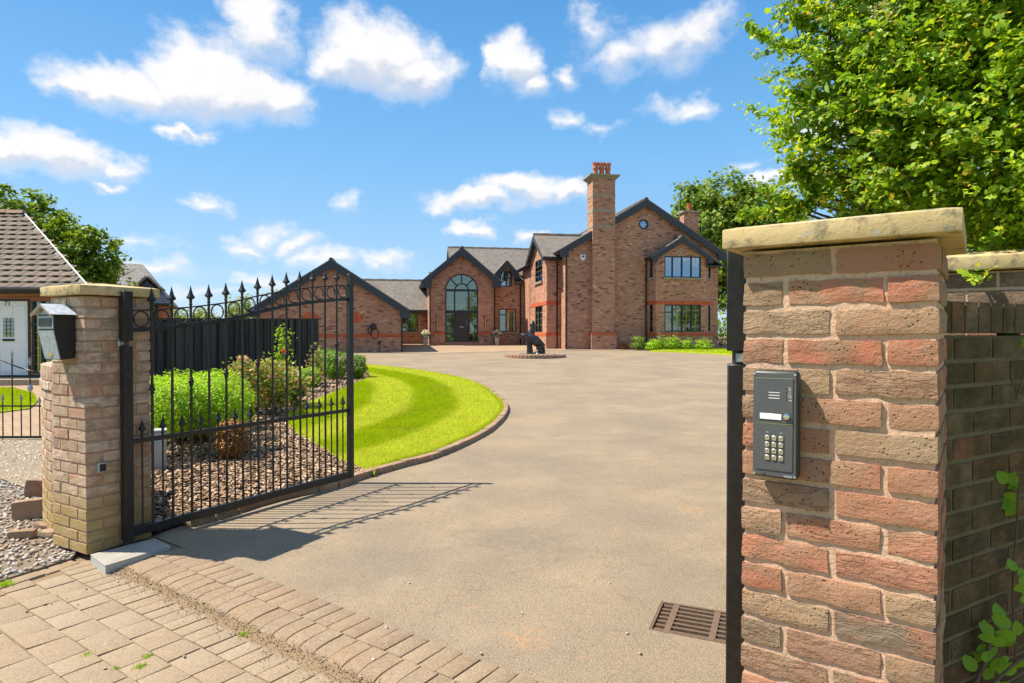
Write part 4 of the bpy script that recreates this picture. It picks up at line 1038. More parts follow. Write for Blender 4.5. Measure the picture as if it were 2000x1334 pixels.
# ---- small sensor on the inner face of the left pier
SN = lX
sp_ = hit(199, 913, LN + SN * .02, SN)
sn = thing('gate_sensor', sp_ - UP * .03, 'small grey safety sensor box low on the pale pier', 'sensor')
MB().box(sp_ - SN * .004, (.05, .034, .062), ax=(lY, SN, UP)).build('sensor_case', M['plastic_grey'], sn, bevel=.005, seg=2, smooth=True)
MB().box(sp_ + SN * .0135, (.042, .004, .05), ax=(lY, SN, UP)).build('sensor_lens', M['plastic_black'], sn, bevel=.002)
# ---- steel lid beside the gate pivot
lc = [G(176, 1083, .02), G(302, 1051, .02), G(334, 1066, .02), G(205, 1105, .02)]
ld = thing('gate_motor_box', Vector((lc[0] + lc[2])) / 2 * 1.0, 'flat grey steel gate motor box sunk at the gate pivot', 'motor box')
ld.location.z = 0
mb = MB().prism([Vector((p.x, p.y, .016)) for p in lc], (0, 0, .004)); mb.build('lid', M['lid'], ld, bevel=.001)
cen = sum(lc, Vector()) / 4
mb = MB().prism([Vector((cen.x + (p.x - cen.x) * .985, cen.y + (p.y - cen.y) * .985, -.08)) for p in lc], (0, 0, .096)); mb.build('box_side', M['plastic_grey'], ld)
# ---- drain grate in the tarmac
ga_ = R(-23.2); gx, gy = Vector((math.cos(ga_), math.sin(ga_), 0)), Vector((-math.sin(ga_), math.cos(ga_), 0))
g0 = G(1267, 1228); gw, gh = .56, .365
bm = bmesh.new(); bm.from_mesh(drive.data)
for nvec, pt in ((gx, g0), (gx, g0 + gx * gw), (gy, g0), (gy, g0 + gy * gh)):
    near_ = [f for f in bm.faces if (Vector((f.calc_center_median().x, f.calc_center_median().y, 0)) - Vector((g0.x + .3, g0.y + .2, 0))).length < 1.0]
    gm = set(near_)
    for f in near_: gm.update(f.edges); gm.update(f.verts)
    bmesh.ops.bisect_plane(bm, geom=list(gm), plane_co=(pt.x, pt.y, 0), plane_no=nvec)
kill = []
for f in bm.faces:
    c = f.calc_center_median(); d = Vector((c.x - g0.x, c.y - g0.y, 0))
    if 0 < d.dot(gx) < gw and 0 < d.dot(gy) < gh: kill.append(f)
bmesh.ops.delete(bm, geom=kill, context='FACES'); bm.to_mesh(drive.data); bm.free()
def gp(x, y, z): return Vector((g0.x, g0.y, 0)) + gx * x + gy * y + UP * z
dg_ = thing('drain_grate', gp(gw / 2, gh / 2, -.3), 'rusty iron drain grate set in the tarmac by the gate post', 'drain')
mb = MB(); vs = [gp(x, y, z) for z in (-.003, -.3) for x, y in ((0, 0), (gw, 0), (gw, gh), (0, gh))]
mb.add(vs, [(0, 1, 5, 4), (1, 2, 6, 5), (2, 3, 7, 6), (3, 0, 4, 7), (4, 5, 6, 7)]); mb.build('gully_pot', M['soil'], dg_, fix=False)
def gb(nm, x0, y0, x1, y1, z=-.006, h=.03):
    MB().box(gp((x0 + x1) / 2, (y0 + y1) / 2, z - h / 2), (x1 - x0, y1 - y0, h), rz=ga_).build(nm, M['rust'], dg_, bevel=.002)
for k in range(7): y = .035 + k * .049; gb('grate_bar', .02, y - .0075, gw - .01, y + .0075)
for x in (.085, .30, .52): gb('cross_bar', x - .016, .01, x + .016, gh - .01, -.004, .034)
for (a, b, c, d) in ((.002, .002, gw - .002, .014), (.002, gh - .014, gw - .002, gh - .002), (.002, .016, .014, gh - .016)): gb('grate_frame', a, b, c, d, -.002, .04)
# ---- loose stones on the gravel
def loose(px0, px1, py0, py1, h, label, name='loose_stone', depth=.13, rot=.3, mat=None):
    a, b = G(px0, py1), G(px1, py1); w = (b - a).length; c = (a + b) / 2 + Vector((0, depth * .4, 0))
    me = rough_brick(w, depth, h, mat or M['brick_edge'], .008, rnd.randrange(999), (4, 3, 3))
    o = addobj(name, me, None, (c.x, c.y, gz(c.y) - .015 + h / 2), (rnd.uniform(-.12, .12), rnd.uniform(-.15, .15), rot)); tag(o, label, 'stone', 'loose stones on the gravel')
loose(22, 74, 965, 1012, .15, 'large rough brown stone lying on gravel by the curved wall', rot=.35, depth=.14)
loose(46, 84, 930, 968, .15, 'brown stone half hidden behind the large one at the wall', rot=.5, depth=.12)
loose(14, 58, 1030, 1050, .06, 'flat slab of stone lying alone on the gravel', rot=.35, depth=.09)
loose(64, 100, 1014, 1032, .05, 'thin pale brick lying against the curved wall foot', rot=-.25, depth=.07, name='loose_brick')
loose(74, 112, 1022, 1048, .055, 'grey brown brick lying nearest the pier foot', rot=-.3, depth=.09, name='loose_brick')
# ------------------------------------------------------------------ the brick house
HA = R(10); hr = Vector((math.cos(HA), math.sin(HA), 0)); hd = Vector((-math.sin(HA), math.cos(HA), 0))
HO = G(786, 687); HO.z = 0
HZ = gz(HO.y) - .05
house = thing('house', Vector((HO.x, HO.y, HZ)), 'large red brown brick house with slate roofs, tall chimney and arched entrance', 'house')
def HWp(u, v, z): return HO + hr * u + hd * v + UP * z
def HPx(px, py, v):
    p = hit(px, py, HO + hd * v, hd); return (p - HO).dot(hr), p.z
def HU(px, v): return HPx(px, 600, v)[0]
def HZz(px, py, v): return HPx(px, py, v)[1]
def vof(px, py): return (G(px, py) - HO).dot(hd)
def auto_uv(me):
    uvl = me.uv_layers.new(name='UVMap'); vs = me.vertices
    for p in me.polygons:
        n = p.normal
        if abs(n.z) > .97: t, b = Vector((1, 0, 0)), Vector((0, 1, 0))
        else:
            t = Vector((-n.y, n.x, 0)).normalized(); b = n.cross(t)
            if b.z < 0: b = -b
        for li in p.loop_indices:
            co = vs[me.loops[li].vertex_index].co; uvl.data[li].uv = (co.dot(t) + 40, co.dot(b) + 40)
def ubuild(mb, name, mat, parent, **kw):
    o = mb.build(name, mat, parent, **kw); auto_uv(o.data); return o
class Fr:
    """a wall face: origin o, x to the viewer's right, N outward"""
    def __init__(s, o, X, N): s.o, s.X, s.N = Vector(o), Vector(X), Vector(N)
    def p(s, x, z, out=0.0): return Vector((s.o.x, s.o.y, 0)) + s.X * x + s.N * out + UP * z
    def px(s, px, py, out=0.0):
        q = hit(px, py, s.o + s.N * out, s.N); return (q - s.o).dot(s.X), q.z
    def ax(s): return (s.X, s.N, UP)
def wall(F, outer, holes=(), parent=house, mat=None, reveal=.11, name='wall'):
    mat = mat or M['wall_brick']; polys = [[Vector((x, z, 0)) for x, z in outer]] + [[Vector((x, z, 0)) for x, z in h] for h in holes]
    flat = [q for pl in polys for q in pl]; tri = tessellate_polygon(polys); mb = MB()
    pts = [F.p(q.x, q.y) for q in flat]
    fs = []
    for t in tri:
        a, b, c = pts[t[0]], pts[t[1]], pts[t[2]]
        fs.append(tuple(t) if (b - a).cross(c - a).dot(F.N) > 0 else tuple(t[::-1]))
    mb.add(pts, fs)
    for h in holes:
        n = len(h); vs = [F.p(x, z) for x, z in h] + [F.p(x, z, -reveal) for x, z in h]
        mb.add(vs, [(i, (i + 1) % n, n + (i + 1) % n, n + i) for i in range(n)])
    return ubuild(mb, name, mat, parent, fix=False)
def rect(x0, x1, z0, z1): return [(x0, z0), (x1, z0), (x1, z1), (x0, z1)]
def liner(F, x0, x1, z0, z1, depth=1.1, mat=None, parent=house, back=None):
    mb = MB(); e = .02; o = -.115
    a = [F.p(x, z, o) for x, z in rect(x0 - e, x1 + e, z0 - e, z1 + e)]; b = [F.p(x, z, o - depth) for x, z in rect(x0 - .25, x1 + .25, z0 - .1, z1 + .1)]
    mb.add(a + b, [(0, 1, 5, 4), (1, 2, 6, 5), (2, 3, 7, 6), (3, 0, 4, 7), (4, 5, 6, 7)])
    return mb.build('room', mat or M['room'], parent, fix=False)  # dark box behind the opening, the dimness of the room put into its colour
def bars(F, x0, x1, z0, z1, nx, nz, parent, out, mat=None, w=.011):
    mb = MB()
    for i in range(1, nx): x = x0 + (x1 - x0) * i / nx; mb.box(F.p(x, (z0 + z1) / 2, out), (w, .008, z1 - z0), ax=F.ax())
    for j in range(1, nz): z = z0 + (z1 - z0) * j / nz; mb.box(F.p((x0 + x1) / 2, z, out + .001), (x1 - x0, .008, w), ax=F.ax())
    if mb.v: mb.build('glazing_bars', mat or M['brass'], parent)
def window(F, x0, x1, z0, z1, lights, parent=house, gl=None, sill=True, geo=(2, 4), fw=.06, curtain=None, head=True, transom=None, room=1.1):
    """lights: inner fractions where mullions stand"""
    liner(F, x0, x1, z0, z1, room)
    mb = MB(); o = -.05; d = .07
    mb.box(F.p((x0 + x1) / 2, z0 + fw / 2, o), (x1 - x0, d, fw), ax=F.ax()); mb.box(F.p((x0 + x1) / 2, z1 - fw / 2, o), (x1 - x0, d, fw), ax=F.ax())
    for x in (x0 + fw / 2, x1 - fw / 2): mb.box(F.p(x, (z0 + z1) / 2, o), (fw, d, z1 - z0 - 2 * fw), ax=F.ax())
    ed = [x0 + fw * .5] + [x0 + (x1 - x0) * q for q in lights] + [x1 - fw * .5]
    for x in ed[1:-1]: mb.box(F.p(x, (z0 + z1) / 2, o + .004), (fw * 1.15, d, z1 - z0 - 2 * fw), ax=F.ax())
    if transom:
        for (i, q) in transom:
            zz = z0 + (z1 - z0) * q; mb.box(F.p((ed[i] + ed[i + 1]) / 2, zz, o + .008), (ed[i + 1] - ed[i] - fw, d, fw), ax=F.ax())
    w = mb.build('window', M['frame'], parent)
    for i in range(len(ed) - 1):
        a, b = ed[i] + fw * .45, ed[i + 1] - fw * .45
        MB().box(F.p((a + b) / 2, (z0 + z1) / 2, -.065), (b - a, .008, z1 - z0 - fw * 1.8), ax=F.ax()).build('pane', gl or M['glass'], w)
        bars(F, a, b, z0 + fw, z1 - fw, geo[0], geo[1], w, -.056)
    if sill: ubuild(MB().box(F.p((x0 + x1) / 2, z0 - .06, .0), (x1 - x0 + .16, .20, .11), ax=F.ax()), 'sill', M['sill'], w)
    if curtain:
        for a, b in curtain:
            xa, xb = x0 + (x1 - x0) * a, x0 + (x1 - x0) * b; n = 26; vs = []
            for k in range(n + 1):
                x = xa + (xb - xa) * k / n
                for zz in (z0 + .03, z1 - .03): vs.append(F.p(x, zz, -.22 + .025 * math.sin(k * 1.7)))
            MB().add(vs, [(2 * k, 2 * k + 2, 2 * k + 3, 2 * k + 1) for k in range(n)]).build('curtain', M['curtain'], w, smooth=True, fix=False)
    if head:
        n = max(3, int((x1 - x0 + .1) / .075)); hb_ = MB().box(F.p((x0 + x1) / 2, z1 + .11, .004), (x1 - x0 + .22, .012, .21), ax=F.ax())
        if head == 'orange': ubuild(hb_, 'lintel_course', M['orange_brick'], parent)
    return w
def roof_slab(F, a, b, c, d, th=.10, parent=house, name='roof', mat=None):
    """quad of world points, thickened upward along its normal"""
    pts = [Vector(q) for q in (a, b, c, d)]; n = (pts[1] - pts[0]).cross(pts[3] - pts[0]).normalized()
    if n.z < 0: n = -n
    return ubuild(MB().prism(pts, n * th), name, mat or M['slate'], parent)
def ridge_tiles(a, b, parent, n=None):
    a, b = Vector(a), Vector(b); L = (b - a).length; n = n or max(2, int(L / .45)); d = (b - a) / L; s = Vector((-d.y, d.x, 0)); mb = MB()
    for k in range(n):
        p0 = a + d * (L * k / n + .01); p1 = a + d * (L * (k + 1) / n); z = .015 * (k % 2)
        mb.prism([p0 - s * .13 + UP * (-.05 + z), p0 - s * .06 + UP * (.06 + z), p0 + s * .06 + UP * (.06 + z), p0 + s * .13 + UP * (-.05 + z)], p1 - p0)
    return mb.build('ridge_tiles', M['ridge'], parent)
def gutter(a, b, parent=house, r=.065):
    o = MB().tube([a, b], r, 8).build('gutter', M['gutter'], parent, smooth=True); return o
def downpipe(F, x, z0, z1, parent=house, out=.07):
    mb = MB().tube([F.p(x, z1, out + .22), F.p(x, z1 - .08, out + .2), F.p(x, z1 - .35, out), F.p(x, z0 + .1, out), F.p(x, z0, out + .04)], .04, 8); o = mb.build('downpipe', M['gutter'], parent, smooth=True)
    for k in range(1, 4): MB().box(F.p(x, z0 + (z1 - z0) * k / 4, out - .02), (.12, .06, .04), ax=F.ax()).build('pipe_clip', M['gutter'], o)
def gable_block(F, x0, x1, depth, zb, ze, xr, zr, oh=.30, of=.25, holes=(), barge=.30, sides=(1, 1), back=True, th=.10, ridge=True, gut=(1, 1), wallbase=None):
    """front gable wall in frame F, ridge running back; ze wall top at the eaves, zr wall apex"""
    wl = wall(F, [(x0, zb), (x1, zb), (x1, ze), (xr, zr), (x0, ze)], holes)
    B = lambda x, z, dd: F.p(x, z, -dd)
    def one(vs, fs): ubuild(MB().add(vs, fs), 'wall', M['wall_brick'], house, fix=False)
    if sides[0]: one([B(x0, zb, 0), B(x0, ze, 0), B(x0, ze, depth), B(x0, zb, depth)], [(0, 1, 2, 3)])
    if sides[1]: one([B(x1, zb, 0), B(x1, zb, depth), B(x1, ze, depth), B(x1, ze, 0)], [(0, 1, 2, 3)])
    if back: one([B(x0, zb, depth), B(x1, zb, depth), B(x1, ze, depth), B(xr, zr, depth), B(x0, ze, depth)], [(4, 3, 2, 1, 0)])
    for sgn, xe in ((-1, x0), (1, x1)):
        sl = (zr - ze) / abs(xe - xr); xo = xe + sgn * oh; zo = ze - sl * oh
        lift = .02
        roof_slab(F, F.p(xr, zr + lift, of), F.p(xo, zo + lift, of), F.p(xo, zo + lift, -depth), F.p(xr, zr + lift, -depth), th)
        # bargeboard with boxed end
        bw = barge
        bb = MB().prism([F.p(xr, zr + lift + .06, of - .03), F.p(xo, zo + lift + .06, of - .03), F.p(xo, zo + lift + .06 - bw * 1.05, of - .03), F.p(xo - sgn * (oh + .12), zo + lift + .06 - bw * 1.05, of - .03), F.p(xo - sgn * (oh + .12), zo + sl * (oh + .12) + lift + .06 - bw * 1.0, of - .03), F.p(xr, zr + lift + .06 - bw * 1.12, of - .03)], F.N * .04)
        bb.build('bargeboard', M['charcoal'], house)
        # soffit under the verge and along the eaves
        MB().prism([F.p(xr, zr + lift - .10, .0), F.p(xo, zo + lift - .10, .0), F.p(xo, zo + lift - .10, of - .03), F.p(xr, zr + lift - .10, of - .03)], (0, 0, .03)).build('soffit', M['charcoal'], house)
        i = 0 if sgn < 0 else 1
        if gut[i]:
            MB().box(F.p(xe + sgn * (oh / 2 - .01), zo - .07, -depth / 2), (oh, depth, .03), ax=F.ax()).build('soffit', M['charcoal'], house)
            MB().box(F.p(xo - sgn * .015, zo - .02, -depth / 2), (.025, depth, .15), ax=F.ax()).build('fascia', M['charcoal'], house)
            gutter(F.p(xo + sgn * .05, zo + .03, of - .05), F.p(xo + sgn * .05, zo + .03, -depth))
    if ridge: ridge_tiles(F.p(xr, zr + .02 + th + .02, of), F.p(xr, zr + .02 + th + .02, -depth), house)
    return wl
FH = lambda v: Fr(HWp(0, v, 0), hr, -hd)
# ---- garage gable on the left
Fg = FH(0.0); gx0 = Fg.px(524, 640)[0]; gx1 = 0.0; gxr = Fg.px(648, 560)[0]; gze = Fg.px(786, 601)[1]; gzr = Fg.px(648, 512)[1]
gx0 = 2 * gxr - gx1
gable_block(Fg, gx0, gx1, 9.5, HZ, gze, gxr, gzr, oh=.34, of=.3, barge=.36)
def proud(F, x0, x1, z0, z1, mat, name, out=.012, th=.03, parent=house): return ubuild(MB().box(F.p((x0 + x1) / 2, (z0 + z1) / 2, out - th / 2), (x1 - x0, th, z1 - z0), ax=F.ax()), name, mat, parent)
zz0, zz1 = Fg.px(700, 659)[1], Fg.px(700, 652)[1]; proud(Fg, gx0 - .03, gx1 + .03, zz0, zz1, M['orange_brick'], 'plinth_course', .03, .05)
proud(Fg, gx0 - .02, gx1 + .02, HZ, zz0, M['wall_brick'], 'plinth', .022, .04)
for (pa, pb) in ((589, 624), (676, 712)):
    xa, xb = Fg.px(pa, 620)[0], Fg.px(pb, 620)[0]; za, zb_ = Fg.px(600, 630)[1], Fg.px(600, 609)[1]; zc = (za + zb_) / 2
    mb = MB(); N_ = 8
    for k in range(N_):
        z = za + (zb_ - za) * k / N_; z2 = za + (zb_ - za) * (k + 1) / N_; f_ = 1 - abs((z + z2) / 2 - zc) / ((zb_ - za) / 2); hw = (xb - xa) / 2 * (.35 + .65 * f_)
        mb.box(Fg.p((xa + xb) / 2, (z + z2) / 2, .0), (2 * hw, .012, z2 - z), ax=Fg.ax())
    ubuild(mb, 'brick_diamond', M['orange_brick'], house)
downpipe(Fg, gx1 - .02, HZ, gze - .05, out=.05)
# charger and cable on the garage wall
cx_, cz_ = Fg.px(729, 638)
ch = thing('car_charger', Fg.p(cx_, cz_ - .2, .0), 'round black car charger with looped cable on the garage wall', 'car charger')
MB().lathe(Fg.p(cx_, cz_, .0), [(.16, 0), (.17, .06), (.12, .11), (.02, .13)], 20, ax=(hr, UP, -hd)).build('charger_body', M['plastic_black'], ch, smooth=True)
pts = [Fg.p(cx_ + .02 + .2 * math.sin(a) + .05, cz_ - .36 + .26 * math.cos(a), .05 + .02 * math.sin(3 * a)) for a in np.linspace(0, 6.1, 26)]
MB().tube(pts, .018, 6).build('cable', M['plastic_black'], ch, smooth=True)
pts = [Fg.p(cx_ - .16 + .1 * math.sin(a), cz_ - .2 + .16 * math.cos(a), .05) for a in np.linspace(0, 6.1, 20)]
MB().tube(pts, .022, 6).build('cable', M['plastic_black'], ch, smooth=True)
cx2, cz2 = Fg.px(741, 669)
sk = thing('wall_socket', Fg.p(cx2, cz2 - .1, 0), 'small black outdoor socket with conduit low on the garage wall', 'socket')
MB().box(Fg.p(cx2, cz2, .05), (.14, .09, .15), ax=Fg.ax()).build('socket_box', M['plastic_black'], sk, bevel=.01)
MB().tube([Fg.p(cx2, cz2 - .07, .03), Fg.p(cx2, HZ + .1, .03)], .014, 6).build('conduit', M['plastic_black'], sk)
# ---- main right-hand gable
vg = vof(1150, 682.5)
Fm = FH(vg); m0 = Fm.px(1104, 600)[0]; m1 = Fm.px(1402, 600)[0]; mr = Fm.px(1261, 420)[0]; mze = Fm.px(1402, 492)[1]; mzr = Fm.px(1261, 394)[1]
mr = (m0 + m1) / 2 * .35 + mr * .65
HZm = gz((HWp(m0, vg, 0)).y) - .08
cxw, czw = Fm.px(1257, 438); rw = .27
circ = [(cxw + rw * math.cos(a), czw + rw * math.sin(a)) for a in np.linspace(0, 2 * math.pi, 28, endpoint=False)]
gable_block(Fm, m0, m1, 13.5, HZm, mze, mr, mzr, oh=.36, of=.28, holes=[circ], barge=.36)
rwf = MB().tube([Fm.p(cxw + (rw - .02) * math.cos(a), czw + (rw - .02) * math.sin(a), -.02) for a in np.linspace(0, 2 * math.pi, 28, endpoint=False)], .045, 8, closed=True).build('round_window', M['frame'], house, smooth=True)
MB().lathe(Fm.p(cxw, czw, -.06), [(rw, 0), (rw, .01)], 28, ax=(hr, UP, -hd)).build('pane', M['glass'], rwf)
mb = MB(); mb.box(Fm.p(cxw, czw, -.035), (.02, .02, 2 * rw - .05), ax=Fm.ax()); mb.box(Fm.p(cxw, czw, -.034), (2 * rw - .05, .02, .02), ax=Fm.ax()); mb.build('glazing_bars', M['white_paint'], rwf)
liner(Fm, cxw - rw, cxw + rw, czw - rw, czw + rw, .8)
mb = MB()
for k in range(20):
    a = 2 * math.pi * k / 20; u_ = hr * math.cos(a) + UP * math.sin(a); w_ = -hr * math.sin(a) + UP * math.cos(a)
    mb.box(Fm.p(cxw, czw, .0) + u_ * (rw + .15), (.2, .065, .016), ax=(u_, w_, -hd))
ubuild(mb, 'radial_bricks', M['wall_brick'], house)
for k in range(4):
    a = math.pi / 2 * k; u_ = hr * math.cos(a) + UP * math.sin(a); w_ = -hr * math.sin(a) + UP * math.cos(a)
    ubuild(MB().box(Fm.p(cxw, czw, .004) + u_ * (rw + .16), (.22, .12, .02), ax=(u_, w_, -hd)), 'keystone', M['sill'], house)
# chimney breast and stack
Fc = FH(vg - .38); k0, k1 = Fc.px(1157.5, 600)[0], Fc.px(1201, 600)[0]; kz = Fc.px(1180, 349)[1]; kw = k1 - k0; kc = (k0 + k1) / 2
chim = ubuild(MB().box(Fc.p(kc, (HZm + kz) / 2, -.52), (kw, 1.04, kz - HZm), ax=Fc.ax()), 'chimney', M['wall_brick'], house)
for (ya, yb) in ((384, 380), (414, 408.5), (444, 440)):
    a, b = Fc.px(1180, ya)[1], Fc.px(1180, yb)[1]; ubuild(MB().box(Fc.p(kc, (a + b) / 2, -.52), (kw + .03, 1.07, b - a), ax=Fc.ax()), 'string_course', M['sill'], chim)
for (dz, ex, hh) in ((0, .06, .08), (.08, .14, .08), (.16, .22, .07)): ubuild(MB().box(Fc.p(kc, kz + dz + hh / 2 - .02, -.52), (kw + 2 * ex, 1.04 + 2 * ex, hh - .002), ax=Fc.ax()), 'chimney_cap', M['sill'], chim)
for q in (1163.5, 1175.5, 1187.5):
    x = Fc.px(q, 335)[0]; b = Fc.p(x + .16, kz + .21, -.52)
    pot = MB().lathe(b, [(.17, 0), (.155, .12), (.13, .3), (.135, .38), (.165, .42), (.165, .52), (.145, .55), (.15, .62), (.175, .68), (.175, .74), (.12, .74), (.12, .4)], 14).build('chimney_pot', M['terracotta'], chim, smooth=True)
    mb = MB()
    for j in range(8): a = math.pi / 4 * j; mb.box(b + Vector((.155 * math.cos(a), .155 * math.sin(a), .77)), (.05, .05, .07), rz=a)
    mb.build('pot_crown', M['terracotta'], pot)
zpl = Fc.px(1180, 655)[1]; zpt = Fc.px(1180, 649)[1]
ubuild(MB().box(Fc.p(kc, (HZm + zpl) / 2, -.25), (kw + .16, .68, zpl - HZm), ax=Fc.ax()), 'chimney_plinth', M['wall_brick'], chim)
ubuild(MB().prism([Fc.p(kc - kw / 2 - .08, zpl, .09), Fc.p(kc + kw / 2 + .08, zpl, .09), Fc.p(kc + kw / 2 + .08, zpt - .03, .09), Fc.p(kc - kw / 2 - .08, zpt - .03, .09)], hd * .7), 'plinth_course', M['orange_brick'], chim)
downpipe(Fm, m0 + .05, HZm, mze - .05, out=.06)
# alarm box
ax_, az_ = Fm.px(1138, 503)
al = thing('alarm_box', Fm.p(ax_, az_ - .16, 0), 'white and blue shield shaped alarm box on the gable beside the chimney', 'alarm box')
sh_ = [(-.15, .16), (.15, .16), (.15, -.02), (.09, -.13), (0, -.17), (-.09, -.13), (-.15, -.02)]
MB().prism([Fm.p(ax_ + x, az_ + z, .0) for x, z in sh_], -hd * .07).build('alarm_case', M['whitish'], al, bevel=.01)
MB().box(Fm.p(ax_, az_ + .05, .074), (.16, .006, .10), ax=Fm.ax()).build('alarm_badge', plain('blue_badge', (.05, .13, .35), .5), al)
# ---- two-storey bay under its own small gable
Fb = FH(vg - .75); b0, b1 = Fb.px(1281, 600)[0], Fb.px(1379, 600)[0]; bl, br_ = Fm.px(1264, 600)[0], Fm.px(1392, 600)[0]
bze = Fb.px(1330, 499)[1]; bzr = Fb.px(1335, 470)[1]; bxr = (b0 + b1) / 2
wu = (Fb.px(1298, 500)[0], Fb.px(1369, 500)[0], Fb.px(1330, 542)[1], Fb.px(1330, 500.5)[1]); wd_ = (Fb.px(1298, 600)[0], Fb.px(1369, 600)[0], Fb.px(1330, 648)[1], Fb.px(1330, 595)[1])
bzr_w = bze + (bxr - b0) * .62
wall(Fb, [(b0, HZm), (b1, HZm), (b1, bze), (bxr, bzr_w), (b0, bze)], [rect(*wu), rect(*wd_)])
window(Fb, *wu, [.22, .48, .74], geo=(2, 4)); window(Fb, *wd_, [.22, .48, .74], gl=M['glass_low'], geo=(2, 5), sill=False, transom=[(0, .72), (3, .72)], curtain=[(.86, .98)])
for (ua, va, ub, vb, nm) in ((bl, vg, b0, vg - .75, 'l'), (b1, vg - .75, br_, vg, 'r')):
    A, B_ = HWp(ua, va, 0), HWp(ub, vb, 0); X_ = (B_ - A); Lx = X_.length; X_ = X_ / Lx; N_ = Vector((X_.y, -X_.x, 0)); Fx = Fr(A, X_, N_)
    w1 = (Lx * .30, Lx * .66, wu[2], wu[3]); w2 = (Lx * .30, Lx * .66, wd_[2], wd_[3])
    wall(Fx, rect(0, Lx, HZm, bze), [rect(*w1), rect(*w2)])
    window(Fx, *w1, [], geo=(1, 4), fw=.05, room=.5); window(Fx, *w2, [], geo=(1, 5), sill=False, gl=M['glass_low'], fw=.05, room=.5)
    zt0, zt1 = Fb.px(1330, 595)[1], Fb.px(1330, 587.5)[1]; proud(Fx, -.01, Lx + .01, zt0, zt1, M['orange_brick'], 'lintel_course', .02, .04)
    zs0, zs1 = Fb.px(1330, 656)[1], Fb.px(1330, 649.5)[1]; proud(Fx, -.03, Lx + .03, zs0, zs1, M['orange_brick'], 'plinth_course', .05, .07); proud(Fx, -.02, Lx + .02, HZm, zs0, M['wall_brick'], 'plinth', .03, .05)
proud(Fb, b0 - .01, b1 + .01, zt0, zt1, M['orange_brick'], 'lintel_course', .02, .04)
proud(Fb, b0 - .03, b1 + .03, zs0, zs1, M['orange_brick'], 'plinth_course', .05, .07); proud(Fb, b0 - .02, b1 + .02, HZm, zs0, M['wall_brick'], 'plinth', .03, .05)
proud(Fb, bxr - .10, bxr + .10, wu[3] + .02, wu[3] + .30, M['sill'], 'keystone', .02, .04)
bs_ = (bzr_w - bze) / (bxr - b0)
for sgn, xe, xo in ((-1, b0, bl - .12), (1, b1, br_ + .1)):
    zo = bze - bs_ * abs(xo - xe) + .02; zt = bzr_w + .04; xi = bxr
    roof_slab(Fb, Fb.p(xi, zt, .22), Fb.p(xo, zo, .22), Fb.p(xo, zo, -.75), Fb.p(xi, zt, -.75), .09)
    xb2 = xe + sgn * .12; bw = .26
    zb2 = bze - bs_ * abs(xb2 - xe) + .02; xo3 = xe + sgn * .30; zo3 = bze - bs_ * .30 + .02
    MB().prism([Fb.p(xi, zt + .05, .2), Fb.p(xo3, zo3 + .05, .2), Fb.p(xo3, zo3 - bw, .2), Fb.p(xe - sgn * .02, zo3 - bw, .2), Fb.p(xe - sgn * .02, bze - bw + .06, .2), Fb.p(xi, zt - bw, .2)], -hd * .04).build('bargeboard', M['charcoal'], house)
    MB().box(Fb.p((xe + xo) / 2, zo - .03, -.28), (abs(xo - xe) + .1, 1.0, .05), ax=Fb.ax()).build('soffit', M['charcoal'], house)
    gutter(Fb.p(xo + sgn * .03, zo + .02, .2), Fb.p(xo + sgn * .03, zo + .02, -.72))
ridge_tiles(Fb.p(bxr, bzr_w + .14, .22), Fb.p(bxr, bzr_w + .14, -.75), house)
downpipe(Fm, bl - .10, HZm, bze - .1, out=.06)
# rear chimney seen over the right-hand eaves
p_ = HPx(1350, 440, vg + 8.0); Fk = FH(vg + 8.0); zt = Fk.px(1350, 415)[1]
kx0, kx1 = Fk.px(1336, 430)[0], Fk.px(1365, 430)[0]
ch2 = ubuild(MB().box(Fk.p((kx0 + kx1) / 2, zt - 2, -.35), (kx1 - kx0, .7, 4), ax=Fk.ax()), 'chimney', M['wall_brick'], house)
ubuild(MB().box(Fk.p((kx0 + kx1) / 2, zt + .06, -.35), (kx1 - kx0 + .24, .94, .14), ax=Fk.ax()), 'chimney_cap', M['sill'], ch2)
MB().lathe(Fk.p((kx0 + kx1) / 2, zt + .13, -.35), [(.17, 0), (.13, .25), (.16, .32), (.16, .4), (.13, .42), (.17, .5), (.17, .56), (.1, .56)], 14).build('chimney_pot', M['terracotta'], ch2, smooth=True)
an = MB(); axx = Fk.px(1327, 380)[0]
an.tube([Fk.p(axx, Fk.px(1327, 425)[1], 0), Fk.p(axx, Fk.px(1327, 376)[1], 0)], .02, 6)
for k in range(6): an.tube([Fk.p(axx - .25 + .02 * k, Fk.px(1327, 380)[1] - .12 * k * .6, .1), Fk.p(axx + .25 - .02 * k, Fk.px(1327, 380)[1] - .12 * k * .6, -.1)], .010, 5)
an.build('aerial', M['steel'], house)
# ---- wing with the left-facing gable
vw = vg + 1.0; Fw = FH(vw); uw = Fw.px(1068, 600)[0]; WD = 4.7
Fl = Fr(HWp(uw, vw + WD, 0), -hd, -hr)
wze = Fw.px(1085, 500)[1]
wzr = HZz(1046, 462, vw + WD / 2)
hu_ = []
wa = [Fl.px(1045.5, 530)[0], Fl.px(1059.5, 530)[0]]; zA0, zA1 = Fl.px(1052, 551)[1], Fl.px(1052, 508)[1]; zB0, zB1 = Fl.px(1052, 648.5)[1], Fl.px(1052, 597)[1]
gable_block(Fl, 0, WD, m0 - uw + 2.2, HZm, wze, WD / 2, wzr, oh=.30, of=.3, holes=[rect(wa[0], wa[1], zA0, zA1), rect(wa[0], wa[1], zB0, zB1)], barge=.28, sides=(1, 1), back=False)
window(Fl, wa[0], wa[1], zA0, zA1, [.5], geo=(1, 4)); window(Fl, wa[0], wa[1], zB0, zB1, [.5], geo=(1, 4), sill=False, gl=M['glass_low'], curtain=[(.05, .3)])
